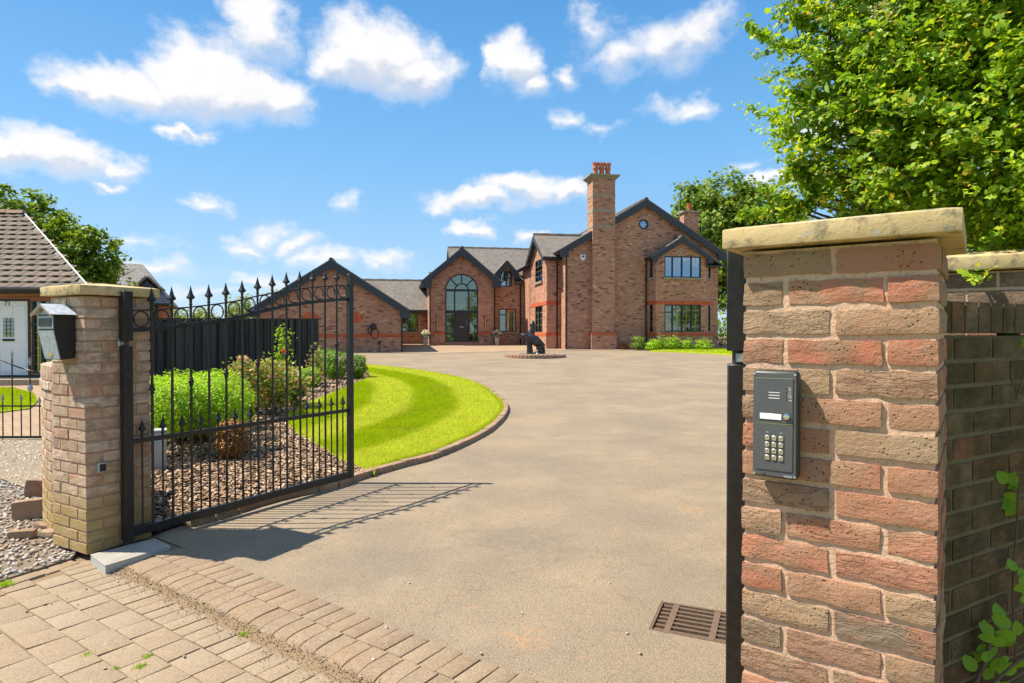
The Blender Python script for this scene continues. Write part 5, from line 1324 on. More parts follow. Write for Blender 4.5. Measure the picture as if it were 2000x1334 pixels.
zt0, zt1 = Fw.px(1085, 595)[1], Fw.px(1085, 587.5)[1]
for F_, xa, xb in ((Fl, -.01, WD + .02), (Fw, uw - .02, m0 - .0)):
    proud(F_, xa, xb, zt0, zt1, M['orange_brick'], 'lintel_course', .02, .04)
zs0, zs1 = Fw.px(1085, 656)[1], Fw.px(1085, 649.5)[1]
for F_, xa, xb in ((Fl, -.03, WD + .05), (Fw, uw - .05, m0)):
    proud(F_, xa, xb, zs0, zs1, M['orange_brick'], 'plinth_course', .05, .07); proud(F_, xa, xb - .01, HZm, zs0, M['wall_brick'], 'plinth', .03, .05)
downpipe(Fw, m0 - .22, HZm, wze - .05, out=.06)
# ---- entrance gable
ve = vw + WD + 1.35; Fe = FH(ve); e0, e1x = Fe.px(839, 600)[0], Fe.px(964, 600)[0]; er = (e0 + e1x) / 2; eze = Fe.px(900, 541)[1]; ezr = Fe.px(898, 488)[1]
HZe = gz(HWp(e0, ve, 0).y) - .08
ax0, ax1 = Fe.px(869.5, 600)[0], Fe.px(934, 600)[0]; az0 = Fe.px(900, 668)[1]; azs = Fe.px(900, 567)[1]; ar = (ax1 - ax0) / 2; axc = (ax0 + ax1) / 2
arch = [(ax0, az0), (ax1, az0)] + [(axc + ar * math.cos(a), azs + ar * math.sin(a)) for a in np.linspace(0, math.pi, 19)]
gable_block(Fe, e0, e1x, 7.5, HZe, eze, er, ezr, oh=.42, of=.4, holes=[arch], barge=.42)
we = MB(); fo = -.05
def fbar(x0, z0, x1, z1, w=.07): we.bar(Fe.p(x0, z0, fo), Fe.p(x1, z1, fo), .08, w, up=hr if abs(x1 - x0) < .01 else UP)
we.tube([Fe.p(axc + (ar - .03) * math.cos(a), azs + (ar - .03) * math.sin(a), fo) for a in np.linspace(0, math.pi, 19)], .05, 6)
we.tube([Fe.p(axc + ar * .40 * math.cos(a), azs + ar * .40 * math.sin(a), fo) for a in np.linspace(0, math.pi, 13)], .042, 6)
for a in (R(45), R(90), R(135)): fbar(axc + ar * .4 * math.cos(a), azs + ar * .4 * math.sin(a), axc + ar * math.cos(a) * .97, azs + ar * math.sin(a) * .97, .075)
ztr = Fe.px(900, 609)[1]; dx0, dx1 = Fe.px(888, 640)[0], Fe.px(915.5, 640)[0]
for x in (ax0 + .04, ax1 - .04): fbar(x, az0, x, azs, .09)
for x in (dx0, dx1): fbar(x, az0, x, azs, .09)
fbar(ax0, azs, ax1, azs, .14); fbar(ax0, ztr, ax1, ztr, .18); fbar(ax0, az0 + .04, ax1, az0 + .04, .08)
ent = we.build('entrance_screen', M['frame'], house)
for (a, b, c, d) in ((ax0 + .06, dx0 - .03, az0 + .08, ztr), (dx1 + .03, ax1 - .06, az0 + .08, ztr), (ax0 + .06, dx0 - .03, ztr, azs), (dx0, dx1, ztr, azs), (dx1 + .03, ax1 - .06, ztr, azs)):
    MB().box(Fe.p((a + b) / 2, (c + d) / 2, -.07), (b - a, .01, d - c), ax=Fe.ax()).build('pane', M['glass_low'], ent)
    bars(Fe, a, b, c, d, 2, max(2, int((d - c) / .36)), ent, -.06)
MB().prism([Fe.p(axc + (ar - .02) * math.cos(a), azs + (ar - .02) * math.sin(a), -.07) for a in np.linspace(0, math.pi, 19)], hd * .01).build('pane', M['glass_low'], ent)
mb = MB()
for a in np.linspace(0, math.pi, 13)[1:-1]: mb.bar(Fe.p(axc + ar * .42 * math.cos(a), azs + ar * .42 * math.sin(a), -.058), Fe.p(axc + ar * .95 * math.cos(a), azs + ar * .95 * math.sin(a), -.058), .008, .014)
mb.build('glazing_bars', M['brass'], ent)
dr = MB().box(Fe.p((dx0 + dx1) / 2, (az0 + ztr) / 2, -.055), (dx1 - dx0 - .08, .05, ztr - az0 - .1), ax=Fe.ax()).build('front_door', M['door_dark'], house, bevel=.006)
for zc_ in (.27, .73): MB().box(Fe.p((dx0 + dx1) / 2, az0 + (ztr - az0) * zc_, -.028), ((dx1 - dx0) * .62, .012, (ztr - az0) * .36), ax=Fe.ax()).build('door_panel', M['door_dark'], dr, bevel=.008)
MB().box(Fe.p((dx0 + dx1) / 2, az0 + (ztr - az0) * .5, -.02), (.28, .02, .05), ax=Fe.ax()).build('letter_plate', M['steel'], dr)
MB().tube([Fe.p(dx1 - .14, az0 + 1.0, -.0), Fe.p(dx1 - .14, az0 + 1.5, -.0)], .016, 6).build('door_handle', M['steel'], dr)
# pale hall and landing behind the screen
mb = MB(); bk = -3.2
mb.add([Fe.p(e0 + .1, az0, bk), Fe.p(e1x - .1, az0, bk), Fe.p(e1x - .1, eze + .6, bk), Fe.p(e0 + .1, eze + .6, bk)], [(0, 1, 2, 3)]); mb.build('hall_wall', M['whitewall'], house, fix=False)
zl = Fe.px(900, 590)[1]; mb = MB().box(Fe.p(er, zl - .35, -1.9), (e1x - e0 - .3, .3, .7), ax=Fe.ax()); mb.build('landing', M['whitewall'], house)
mb = MB(); mb.box(Fe.p(er, zl + .95, -1.8), (e1x - e0 - .3, .06, .06), ax=Fe.ax())
for k in range(34): mb.box(Fe.p(ax0 - .3 + (ax1 - ax0 + .6) * k / 33, zl + .45, -1.8), (.025, .025, .95), ax=Fe.ax())
mb.build('balustrade', M['frame'], house)
mb = MB(); nb = 28
for k in range(nb):
    a0_, a1_ = math.pi * k / nb, math.pi * (k + 1) / nb; am = (a0_ + a1_) / 2; u_ = hr * math.cos(am) + UP * math.sin(am); w_ = -hr * math.sin(am) + UP * math.cos(am)
    mb.box(Fe.p(axc, azs, .002) + u_ * (ar + .13), (.215, math.pi * (ar + .13) / nb * .84, .014), ax=(u_, w_, -hd))
ubuild(mb, 'arch_bricks', M['wall_brick'], house)
zs0, zs1 = Fe.px(860, 653)[1], Fe.px(860, 648)[1]
for xa, xb in ((e0 - .05, ax0), (ax1, e1x + .05)):
    proud(Fe, xa, xb, zs0, zs1, M['orange_brick'], 'plinth_course', .06, .08); proud(Fe, xa + .01, xb, HZe, zs0, M['wall_brick'], 'plinth', .045, .07)
downpipe(Fe, e0 + .02, HZe, eze - .15, out=.06); downpipe(Fe, e1x + .06, HZe, eze - .15, out=.06)
for i, (q, lab) in enumerate(((854, 'slim copper wall light left of the arched entrance'), (948, 'slim copper wall light right of the arched entrance'))):
    x, za = Fe.px(q, 646)[0], Fe.px(q, 646)[1]; zb2 = Fe.px(q, 618)[1]
    wl_ = thing('wall_light', Fe.p(x, za, 0), lab, 'wall light', 'copper wall lights')
    MB().box(Fe.p(x, (za + zb2) / 2, .02), (.09, .04, zb2 - za + .12), ax=Fe.ax()).build('back_plate', M['plastic_black'], wl_)
    MB().tube([Fe.p(x, za, .07), Fe.p(x, zb2, .07)], .035, 10).build('light_tube', M['copper'], wl_, smooth=True)
# ---- recessed range right of the entrance, with a dormer
vr = ve + .7; Fs = FH(vr); r0 = e1x - .1; r1 = Fs.px(1036, 600)[0] + .3; rze = Fs.px(990, 548)[1]
dw = (Fs.px(977.5, 540)[0], Fs.px(1000.5, 540)[0], Fs.px(990, 560)[1], Fs.px(990, 528.5)[1]); lw = (Fs.px(974.5, 620)[0], Fs.px(1008, 620)[0], Fs.px(990, 648)[1], Fs.px(990, 603)[1])
da, db = Fs.px(974, 530)[0], Fs.px(1004, 530)[0]; dzr = Fs.px(989, 512)[1]; dze = Fs.px(989, 529)[1]
wall(Fs, [(r0, HZe), (r1, HZe), (r1, rze), (db, rze), (db, dze), ((da + db) / 2, dzr), (da, dze), (da, rze), (r0, rze)], [rect(*dw), rect(*lw)])
window(Fs, *dw, [.5], geo=(2, 3), curtain=[(.05, .4), (.6, .95)], head=False, sill=False); window(Fs, *lw, [.42], geo=(2, 4), gl=M['glass_low'], curtain=[(.04, .40), (.5, .96)], transom=[(0, .74)])
rdep = 3.9; rzr = HZz(975, 488, vr + rdep)
A_l, A_r = e0 + 1.5, r1 + 3.0
sl = (rzr - rze) / rdep
def rfp(x, dd, dz=0): return Fs.p(x, rze + sl * dd + dz, -dd)
for xa, xb, d0_ in ((A_l, da - .02, -.3), (db + .02, A_r, -.3), (da - .02, db + .02, (dze - rze) / sl)):
    roof_slab(Fs, rfp(xa, d0_), rfp(xb, d0_), rfp(xb, rdep), rfp(xa, rdep), .10)
roof_slab(Fs, Fs.p(A_l, rzr, -rdep), Fs.p(A_r, rzr, -rdep), Fs.p(A_r, rze, -2 * rdep), Fs.p(A_l, rze, -2 * rdep), .10)
ridge_tiles(Fs.p(A_l, rzr + .1, -rdep), Fs.p(A_r, rzr + .1, -rdep), house)
ubuild(MB().add([Fs.p(A_l, HZe, -2 * rdep), Fs.p(A_r, HZe, -2 * rdep), Fs.p(A_r, rze, -2 * rdep), Fs.p(A_l, rze, -2 * rdep)], [(3, 2, 1, 0)]), 'wall', M['wall_brick'], house, fix=False)
for xa, xb in ((r0, da - .02), (db + .02, r1)):
    MB().box(Fs.p((xa + xb) / 2, rze - .16, .15), (xb - xa, .3, .2), ax=Fs.ax()).build('fascia', M['charcoal'], house); gutter(Fs.p(xa, rze - .05, .36), Fs.p(xb, rze - .05, .36))
dxr = (da + db) / 2; ds_ = (dzr - dze) / (dxr - da)
for sgn, xe in ((-1, da), (1, db)):
    xo = xe + sgn * .28; zo = dze - ds_ * .28
    bk_ = (dzr - rze) / sl
    roof_slab(Fs, Fs.p(dxr, dzr + .03, .28), Fs.p(xo, zo + .03, .28), Fs.p(xo, zo + .03, -max(.1, (zo - rze) / sl)), Fs.p(dxr, dzr + .03, -bk_), .08)
    MB().prism([Fs.p(dxr, dzr + .08, .27), Fs.p(xo, zo + .08, .27), Fs.p(xo, zo - .24, .27), Fs.p(xe - sgn * .02, zo - .24, .27), Fs.p(dxr, dzr - .22, .27)], -hd * .04).build('bargeboard', M['charcoal'], house)
    ubuild(MB().add([Fs.p(xe, rze, 0), Fs.p(xe, dze, 0), Fs.p(xe, dze, -(dze - rze) / sl)], [(0, 1, 2)]), 'dormer_cheek', M['wall_brick'], house, fix=False)
downpipe(Fs, db + .42, HZe, rze - .1, out=.06)
# connecting stub between the range and the wing, its left wall in the sun
us = Fw.px(1034, 600)[0]; us = HPx(1034.5, 600, vw + WD)[0]; z_s = HZz(1034, 522, vw + WD)
st_ = MB(); st_.add([HWp(us, vw + WD - .05, HZe), HWp(us, vr + .3, HZe), HWp(us, vr + .3, z_s), HWp(us, vw + WD - .05, z_s)], [(3, 2, 1, 0)])
ubuild(st_, 'wall', M['wall_brick'], house, fix=False)
roof_slab(Fs, HWp(us - .3, vw + WD - .3, z_s), HWp(us - .3, vr + .5, z_s), HWp(us + 2.6, vr + .5, z_s + 1.9), HWp(us + 2.6, vw + WD - .3, z_s + 1.9), .1)
MB().bar(HWp(us - .3, vw + WD - .3, z_s - .04), HWp(us - .3, vr + .5, z_s - .04), .05, .2).build('fascia', M['charcoal'], house); gutter(HWp(us - .36, vw + WD - .3, z_s), HWp(us - .36, vr + .5, z_s))
# ---- link between garage and entrance
vl = vof(800, 671.5); Fk2 = FH(vl); l0 = Fk2.px(770, 640)[0]; l1 = Fk2.px(839, 640)[0] + .2; lze = Fk2.px(810, 606)[1]; HZl = gz(HWp(0, vl, 0).y) - .06
lwn = (Fk2.px(782, 630)[0], Fk2.px(816.5, 630)[0], Fk2.px(800, 648)[1], Fk2.px(800, 611)[1])
wall(Fk2, rect(l0, l1, HZl, lze), [rect(*lwn)]); window(Fk2, *lwn, [.5], geo=(2, 4), gl=M['glass_low'])
ldp = 3.0; lzr = HZz(790, 550, vl + ldp); sl2 = (lzr - lze) / ldp; la, lb = gx0 + 3.0, l1 + 2.0
roof_slab(Fk2, Fk2.p(la, lze - sl2 * .3, .3), Fk2.p(l1, lze - sl2 * .3, .3), Fk2.p(l1, lzr, -ldp), Fk2.p(la, lzr, -ldp), .1)
roof_slab(Fk2, Fk2.p(la, lzr, -ldp), Fk2.p(l1, lzr, -ldp), Fk2.p(l1, lze, -2 * ldp), Fk2.p(la, lze, -2 * ldp), .1)
ridge_tiles(Fk2.p(la, lzr + .1, -ldp), Fk2.p(l1, lzr + .1, -ldp), house)
MB().box(Fk2.p((l0 + l1) / 2, lze - .1, .16), (l1 - l0, .3, .24), ax=Fk2.ax()).build('fascia', M['charcoal'], house); gutter(Fk2.p(l0, lze - .1, .38), Fk2.p(l1 - .2, lze - .1, .38))
ubuild(MB().add([Fk2.p(la, HZl, -2 * ldp), Fk2.p(l1, HZl, -2 * ldp), Fk2.p(l1, lze, -2 * ldp), Fk2.p(la, lze, -2 * ldp)], [(3, 2, 1, 0)]), 'wall', M['wall_brick'], house, fix=False)
print('HOUSE', 'vg', vg, 'vw', vw, 've', ve, 'vl', vl, 'gze', gze, 'gzr', gzr, 'mze', mze, 'mzr', mzr, 'width', m1 - m0, 'uw', uw, 'm0', m0, 'eze', eze - HZe)
# ------------------------------------------------------------------ black board fence
FA3, FB3 = Vector((FA.x, FA.y, 0)), Vector((FB.x, FB.y, 0)); fdv = (FB3 - FA3); FL_ = fdv.length; fdv.normalize(); fn = Vector((fdv.y, -fdv.x, 0)); fang = math.atan2(fdv.y, fdv.x)
fence = thing('board_fence', FA3 + UP * gz(FA.y), 'tall black stained board fence behind the flower bed', 'fence')
nb = int(FL_ / .135); fh = 1.62
brd = MB().box((0, 0, 0), (.155, .022, fh)).mesh('board', M['fence'], bevel=.003)
for k in range(nb):
    p = FA3 + fdv * (.07 + k * .135) + fn * (.012 + (.034 if k % 2 else 0)); z = gz(p.y)
    addobj('board', brd, fence, (p.x, p.y, z + .04 + fh / 2 + rnd.uniform(-.006, .006)), (0, rnd.uniform(-.004, .004), fang))
for k in range(0, nb + 1, 14):
    p = FA3 + fdv * min(FL_, (k * .135)) - fn * .06; MB().box((p.x, p.y, gz(p.y) + .84), (.09, .09, 1.68), rz=fang).build('post', M['fence'], fence)
for zz in (.35, 1.0, 1.5): MB().bar(FA3 - fn * .03 + UP * (gz(FA.y) + zz), FB3 - fn * .03 + UP * (gz(FB.y) + zz), .04, .07).build('rail', M['fence'], fence)
MB().bar(FA3 + fn * .01 + UP * (gz(FA.y) + fh + .055), FB3 + fn * .01 + UP * (gz(FB.y) + fh + .055), .09, .03).build('cap_rail', M['fence'], fence)
# ------------------------------------------------------------------ bungalow on the left
BA = R(4); bX = Vector((math.cos(BA), math.sin(BA), 0)); bY = Vector((-math.sin(BA), math.cos(BA), 0))
BO = P(56, 735, 16.8); BO.z = 0                                   # right edge of the door
BZ = gz(16.8)
Fbw = Fr(BO, bX, -bY)
bung = thing('bungalow', Vector((BO.x, BO.y, BZ)), 'small brick bungalow with brown tiled roof and white front door', 'bungalow')
zd0, zd1 = Fbw.px(20, 737)[1], Fbw.px(20, 588)[1]; dw0, dw1 = -1.0, 0.0
xw1 = Fbw.px(176, 640)[0]; xw0 = -4.2; zeave = Fbw.px(40, 568)[1]; zh0 = Fbw.px(40, 589)[1]
sw = (.09, Fbw.px(96, 640)[0] + .16)
wall(Fbw, rect(xw0, xw1, BZ - .1, zeave), [rect(dw0 - .06, dw1 + .06, zd0, zd1 + .05), rect(sw[0], sw[1], zd0 + .1, zd1 + .05)], parent=bung)
# plan splays back from the right end
ridge_p = hit(48, 419, BO + bY * 3.6, bY); eave_p = Fbw.p(Fbw.px(176, 553, .35)[0], zeave, .35)
er_ = Vector((ridge_p.x, ridge_p.y, ridge_p.z)); slp = (ridge_p.z - zeave)
wr = Fbw.p(xw1, 0, 0); we_ = Vector((ridge_p.x, ridge_p.y, 0)) + bY * .4
xb = (we_ - wr); Nb = Vector((xb.y, -xb.x, 0)).normalized() * (1 if Vector((xb.y, -xb.x, 0)).dot(bX) > 0 else -1)
ubuild(MB().add([Vector((wr.x, wr.y, BZ - .1)), Vector((we_.x, we_.y, BZ - .1)), Vector((we_.x, we_.y, ridge_p.z - .15)), Vector((wr.x, wr.y, zeave - .05))], [(0, 1, 2, 3)]), 'wall', M['red_brick'], bung, fix=False)
# header course, soffit, gutter
hb = MB(); xx = xw0; hm = MB().box((0, 0, 0), (.066, .02, zeave - zh0 - .16)).mesh('header_brick', M['orange_brick'], bevel=.002)
while xx < xw1 - .05:
    addobj('header_brick', hm, bung, Fbw.p(xx + .035, (zh0 + .02 + zeave - .16) / 2, .006), (0, 0, BA)); xx += .078
    if Fbw.o.x + xx > 0: break
MB().box(Fbw.p((xw0 + xw1) / 2, zeave - .06, .17), (xw1 - xw0, .36, .04), ax=Fbw.ax()).build('soffit', M['gutter'], bung)
MB().box(Fbw.p((xw0 + xw1) / 2, zeave - .0, .355), (xw1 - xw0 + .3, .025, .16), ax=Fbw.ax()).build('fascia', M['gutter'], bung)
MB().tube([Fbw.p(xw0, zeave + .02, .42), Fbw.p(xw1 + .2, zeave + .02, .42)], .06, 8).build('gutter', M['gutter'], bung, smooth=True)
# roof: concrete tiles in courses, each one a piece
rise = ridge_p.z - zeave; run = (Vector((ridge_p.x, ridge_p.y, 0)) - Fbw.p(0, 0, .40)).dot(bY); slope = math.atan2(rise, run); SL = math.hypot(rise, run)
up_s = (bY * math.cos(slope) + UP * math.sin(slope)); nr = (-bY * math.sin(slope) + UP * math.cos(slope))
ev0 = Fbw.p(0, zeave + .02, .40)
xr_e = Fbw.px(177, 553, .4)[0]; xr_r = (Vector((ridge_p.x, ridge_p.y, 0)) - Fbw.p(0, 0, .4)).dot(bX)
XL = xr_r - 2.6
MB().prism([ev0 + bX * XL, ev0 + bX * xr_e, ev0 + bX * xr_r + up_s * SL, ev0 + bX * XL + up_s * SL], nr * -.06).build('roof_deck', M['gutter'], bung)
MB().prism([ev0 + bX * XL + up_s * SL, ev0 + bX * xr_r + up_s * SL, ev0 + bX * (xr_r + .2) + bY * (2 * run) * .98, ev0 + bX * XL + bY * (2 * run) * .98], nr * -.06).build('rear_roof', M['far_tiles'], bung)
tw, tg = .315, SL / 15.0
def tile_mesh():
    mb = MB(); n = 8; vs = []
    for j in range(2):
        for k in range(n + 1):
            x = -tw / 2 + tw * k / n; ph_ = k / n; hz_ = .022 * (1 if .28 < ph_ < .72 else 0) * 1.0
            hz_ = .020 * max(0, min(1, (.26 - abs(ph_ - .5)) / .10))
            vs.append((x, 0 if j == 0 else tg * 1.12, hz_ + (.05 if j == 0 else .004)))
    m = n + 1
    fs = [(k, k + 1, m + k + 1, m + k) for k in range(n)]
    vs += [(v[0], v[1], v[2] - .042) for v in vs[:m]]; fs += [(2 * m + k, 2 * m + k + 1, k + 1, k) for k in range(n)]
    mb.add(vs, fs); return mb.mesh('roof_tile', M['tile'], fix=False)
tmesh = tile_mesh(); tcount = 0
Mrot = Matrix(((bX.x, up_s.x, nr.x), (bX.y, up_s.y, nr.y), (bX.z, up_s.z, nr.z))).to_euler()
for j in range(15):
    yv = j * tg; xlim = xr_e + (xr_r - xr_e) * (yv + tg * .5) / SL; x = XL + tw / 2 + (.0 if j % 2 else tw * .5)
    while x < xlim - tw * .1:
        xx = min(x, xlim - tw * .42); p = ev0 + bX * xx + up_s * yv + nr * .004
        q = project(p)
        if q and q[0] > -260: addobj('roof_tile', tmesh, bung, p, Mrot); tcount += 1
        x += tw
mb = MB(); n = 14
for k in range(n):
    a = ev0 + bX * (xr_e + (xr_r - xr_e) * k / n) + up_s * (SL * k / n) + nr * .03; b = ev0 + bX * (xr_e + (xr_r - xr_e) * (k + 1) / n) + up_s * (SL * (k + 1) / n) + nr * .03
    mb.bar(a, b, .035, .04, up=nr)
mb.build('verge', M['mortar_white'], bung)
rt = ridge_tiles(ev0 + bX * XL + up_s * SL + nr * .06, ev0 + bX * (xr_r + .02) + up_s * SL + nr * .06, bung)
rt.data.materials[0] = M['ridge_brown']
# white panelled door, number 71
dd = MB().box(Fbw.p(-.5, (zd0 + zd1) / 2, -.04), (.98, .05, zd1 - zd0), ax=Fbw.ax()).build('front_door', M['white_paint'], bung, bevel=.004)
dh = zd1 - zd0
glz = None
for i in range(3):
    for (a, b) in ((.80, .94), (.44, .77), (.06, .38)):
        x = -.83 + .33 * i
        if i == 1 and a == .44: continue
        MB().box(Fbw.p(x, zd0 + dh * (a + b) / 2, -.012), (.22, .016, dh * (b - a)), ax=Fbw.ax()).build('door_panel', M['white_paint'], dd, bevel=.008)
MB().box(Fbw.p(-.5, zd0 + dh * .655, -.012), (.27, .012, dh * .25), ax=Fbw.ax()).build('door_light', M['glass_low'], dd)
bars(Fbw, -.635, -.365, zd0 + dh * .53, zd0 + dh * .78, 3, 5, dd, -.004, M['gutter'], .012)
MB().box(Fbw.p(-.5, zd0 + dh * .49, -.0), (.3, .02, .06), ax=Fbw.ax()).build('letter_plate', M['gutter'], dd, bevel=.006)
put_text('door_number', '71', .17, Fbw.p(-.52, zd0 + dh * .965, -.013), bX, UP, M['ink'], dd, .004)
fr_ = MB()
for x in (dw0 - .03, dw1 + .03): fr_.box(Fbw.p(x, (zd0 + zd1) / 2, -.02), (.06, .08, zd1 - zd0), ax=Fbw.ax())
fr_.box(Fbw.p(-.5, zd1 + .025, -.02), (1.12, .08, .05), ax=Fbw.ax()); fr_.build('door_frame', M['gutter'], bung)
window(Fbw, sw[0], sw[1], zd0 + .1, zd1 + .05, [.42], parent=bung, geo=(2, 9), gl=M['glass_low'], head=False, sill=False)
MB().box(Fbw.p(-.3, BZ + .06, .5), (3.4, 1.0, .14), ax=Fbw.ax()).build('doorstep', M['sill'], bung)
MB().box(Fbw.p(-.3, (zd0 + BZ) / 2 + .06, .02), (2.8, .06, zd0 - BZ), ax=Fbw.ax()).build('threshold', M['gutter'], bung)
# path, lawn in front of the bungalow
pth = sheet('bungalow_path', [(-20, 8.8), (-6.2, 8.8), (-6.8, 15.9), (-20, 15.9)], .004, M['pavers'], skirt=0)
bl_poly = [(p.x, p.y) for p in (G(-60, 815), G(58, 800), G(74, 785), G(66, 772), G(30, 762), G(-60, 758))]
bl = sheet('bungalow_lawn', bl_poly, .03, M['turf'])
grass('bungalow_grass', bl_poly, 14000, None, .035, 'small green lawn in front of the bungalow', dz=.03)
# ---- low railing before the bungalow
ra, rb_ = G(-40, 858), G(92, 858); rd = (rb_ - ra); rl = rd.length; rd.normalize(); rang = math.atan2(rd.y, rd.x)
rail = thing('iron_railing', Vector(((ra.x + rb_.x) / 2, ra.y, gz(ra.y))), 'low black iron railing with silver spear tips before the bungalow', 'railing')
def rp_(px, py): return P(px, py, ra.y)
zb_ = gz(ra.y)
MB().bar(ra + UP * .03, rb_ + UP * .03, .02, .03).build('rail', M['iron'], rail); MB().bar(rp_(-40, 793), rp_(92, 793), .012, .02).build('rail', M['iron'], rail)
pts = [rp_(-45, 690), rp_(0, 703), rp_(25, 713), rp_(45, 720), rp_(62, 724), rp_(90, 728)]
MB().tube(catmull(pts, 5), .010, 6).build('curved_top_rail', M['iron'], rail, smooth=True)
TIP = MB().lathe((0, 0, 0), [(.008, 0), (.014, .008), (.010, .02), (.020, .045), (.012, .075), (.002, .11)], 8).mesh('spear_tip', M['steel'], smooth=True)
for q, top in ((-28, 695), (6, 785), (25, 700), (42, 785), (60, 713), (78, 790), (95, 722), (-11, 783)):
    b_ = rp_(q, 855); t_ = rp_(q, top); t_.x = b_.x
    o = MB().tube([Vector((b_.x, b_.y, zb_ + .03)), t_], .008, 6).build('bar', M['iron'], rail, smooth=True); addobj('spear_tip', TIP, o, t_)
    if q == 60:
        c_ = rp_(60, 758); MB().lathe((b_.x, b_.y, c_.z), [(.01, -.05), (.03, -.02), (.033, .0), (.03, .02), (.01, .05)], 8).build('cage', M['steel'], o, smooth=True)
# ------------------------------------------------------------------ neighbouring house far left
NA = R(24); nX = Vector((math.cos(NA), math.sin(NA), 0)); nY = Vector((-math.sin(NA), math.cos(NA), 0)); NO = P(320, 640, 34.0); NO.z = 0; NZ = gz(34)
nb_ = thing('neighbour_house', Vector((NO.x, NO.y, NZ)), 'red brick house with grey tiled roofs and small gable beyond the fence', 'house')
Fn = Fr(NO, nX, -nY); xl = Fn.px(200, 640)[0]
ez = Fn.px(310, 592)[1]
MB().box(Fn.p(xl / 2, (NZ + ez) / 2, -2.5), (-xl, 5, ez - NZ), ax=Fn.ax()).build('wall', M['red_brick'], nb_)
rz_ = ez + 2.2
roof_slab(Fn, Fn.p(.3, ez - .1, .35), Fn.p(xl, ez - .1, .35), Fn.p(xl, rz_, -2.5), Fn.p(-1.3, rz_, -2.5), .1, nb_, mat=M['far_tiles'])
roof_slab(Fn, Fn.p(.3, ez - .1, .35), Fn.p(.3, ez - .1, -5.3), Fn.p(-1.3, rz_, -2.52), Fn.p(-1.3, rz_, -2.48), .1, nb_, mat=M['far_tiles'])
roof_slab(Fn, Fn.p(.3, ez - .1, -5.3), Fn.p(xl, ez - .1, -5.3), Fn.p(xl, rz_, -2.5), Fn.p(-1.3, rz_, -2.5), .1, nb_, mat=M['far_tiles'])
MB().tube([Fn.p(.3, ez - .1, .42), Fn.p(xl, ez - .1, .42)], .08, 6).build('gutter', M['gutter'], nb_)
g0_, g1_ = Fn.px(262, 570, .3)[0], Fn.px(312, 570, .3)[0]; gzt = Fn.px(292, 541, .3)[1]; gzb = Fn.px(292, 563, .3)[1]; gm_ = (g0_ + g1_) / 2
MB().prism([Fn.p(g0_ + .2, gzb, .15), Fn.p(g1_ - .2, gzb, .15), Fn.p(gm_, gzt - .2, .15)], nY * .2).build('dormer_gable', M['charcoal'], nb_)
for s_, xe in ((-1, g0_), (1, g1_)): roof_slab(Fn, Fn.p(gm_, gzt, .3), Fn.p(xe, gzb, .3), Fn.p(xe, gzb, -2.4), Fn.p(gm_, gzt, -2.4), .1, nb_, mat=M['far_tiles'])
wn0, wn1 = Fn.px(296, 620)[0], Fn.px(309, 620)[0]
w_ = MB().box(Fn.p((wn0 + wn1) / 2, Fn.px(300, 614)[1], .02), (wn1 - wn0, .06, 1.0), ax=Fn.ax()).build('window', M['frame'], nb_); MB().box(Fn.p((wn0 + wn1) / 2, Fn.px(300, 614)[1], .055), (wn1 - wn0 - .14, .01, .86), ax=Fn.ax()).build('pane', M['glass'], w_)
# ------------------------------------------------------------------ statue on its round plinth of setts
sc_ = G(1045, 697); pr_ = .5 * (P(1105, 700, sc_.y).x - P(985, 700, sc_.y).x); pz = gz(sc_.y)
pl = thing('round_plinth', Vector((sc_.x, sc_.y, pz)), 'low round platform edged with tan setts in the driveway', 'plinth')
MB().lathe((sc_.x, sc_.y, pz - .05), [(pr_ - .19, 0), (pr_ - .19, .175), (.01, .185)], 40).build('plinth_core', M['sand'], pl)
ns = 46; stm = MB().box((0, 0, 0), (.20, 2 * math.pi * pr_ / ns * .86, .16)).mesh('sett', M['brick_edge'], bevel=.012, seg=2, smooth=True)
for k in range(ns):
    a = 2 * math.pi * k / ns; addobj('sett', stm, pl, (sc_.x + (pr_ - .1) * math.cos(a), sc_.y + (pr_ - .1) * math.sin(a), pz + .045 + rnd.uniform(-.008, .008)), (rnd.uniform(-.03, .03), rnd.uniform(-.03, .03), a))
n2_ = 34; st2 = MB().box((0, 0, 0), (.20, 2 * math.pi * (pr_ - .32) / n2_ * .9, .05)).mesh('sett', M['brick_edge'], bevel=.008, smooth=True)
for k in range(n2_):
    a = 2 * math.pi * k / n2_; addobj('sett', st2, pl, (sc_.x + (pr_ - .31) * math.cos(a), sc_.y + (pr_ - .31) * math.sin(a), pz + .115), (0, 0, a))
n3_ = 24; st3 = MB().box((0, 0, 0), (.20, 2 * math.pi * (pr_ - .53) / n3_ * .9, .05)).mesh('sett', M['brick_edge'], bevel=.008, smooth=True)
for k in range(n3_):
    a = 2 * math.pi * k / n3_; addobj('sett', st3, pl, (sc_.x + (pr_ - .53) * math.cos(a), sc_.y + (pr_ - .53) * math.sin(a), pz + .122), (0, 0, a))
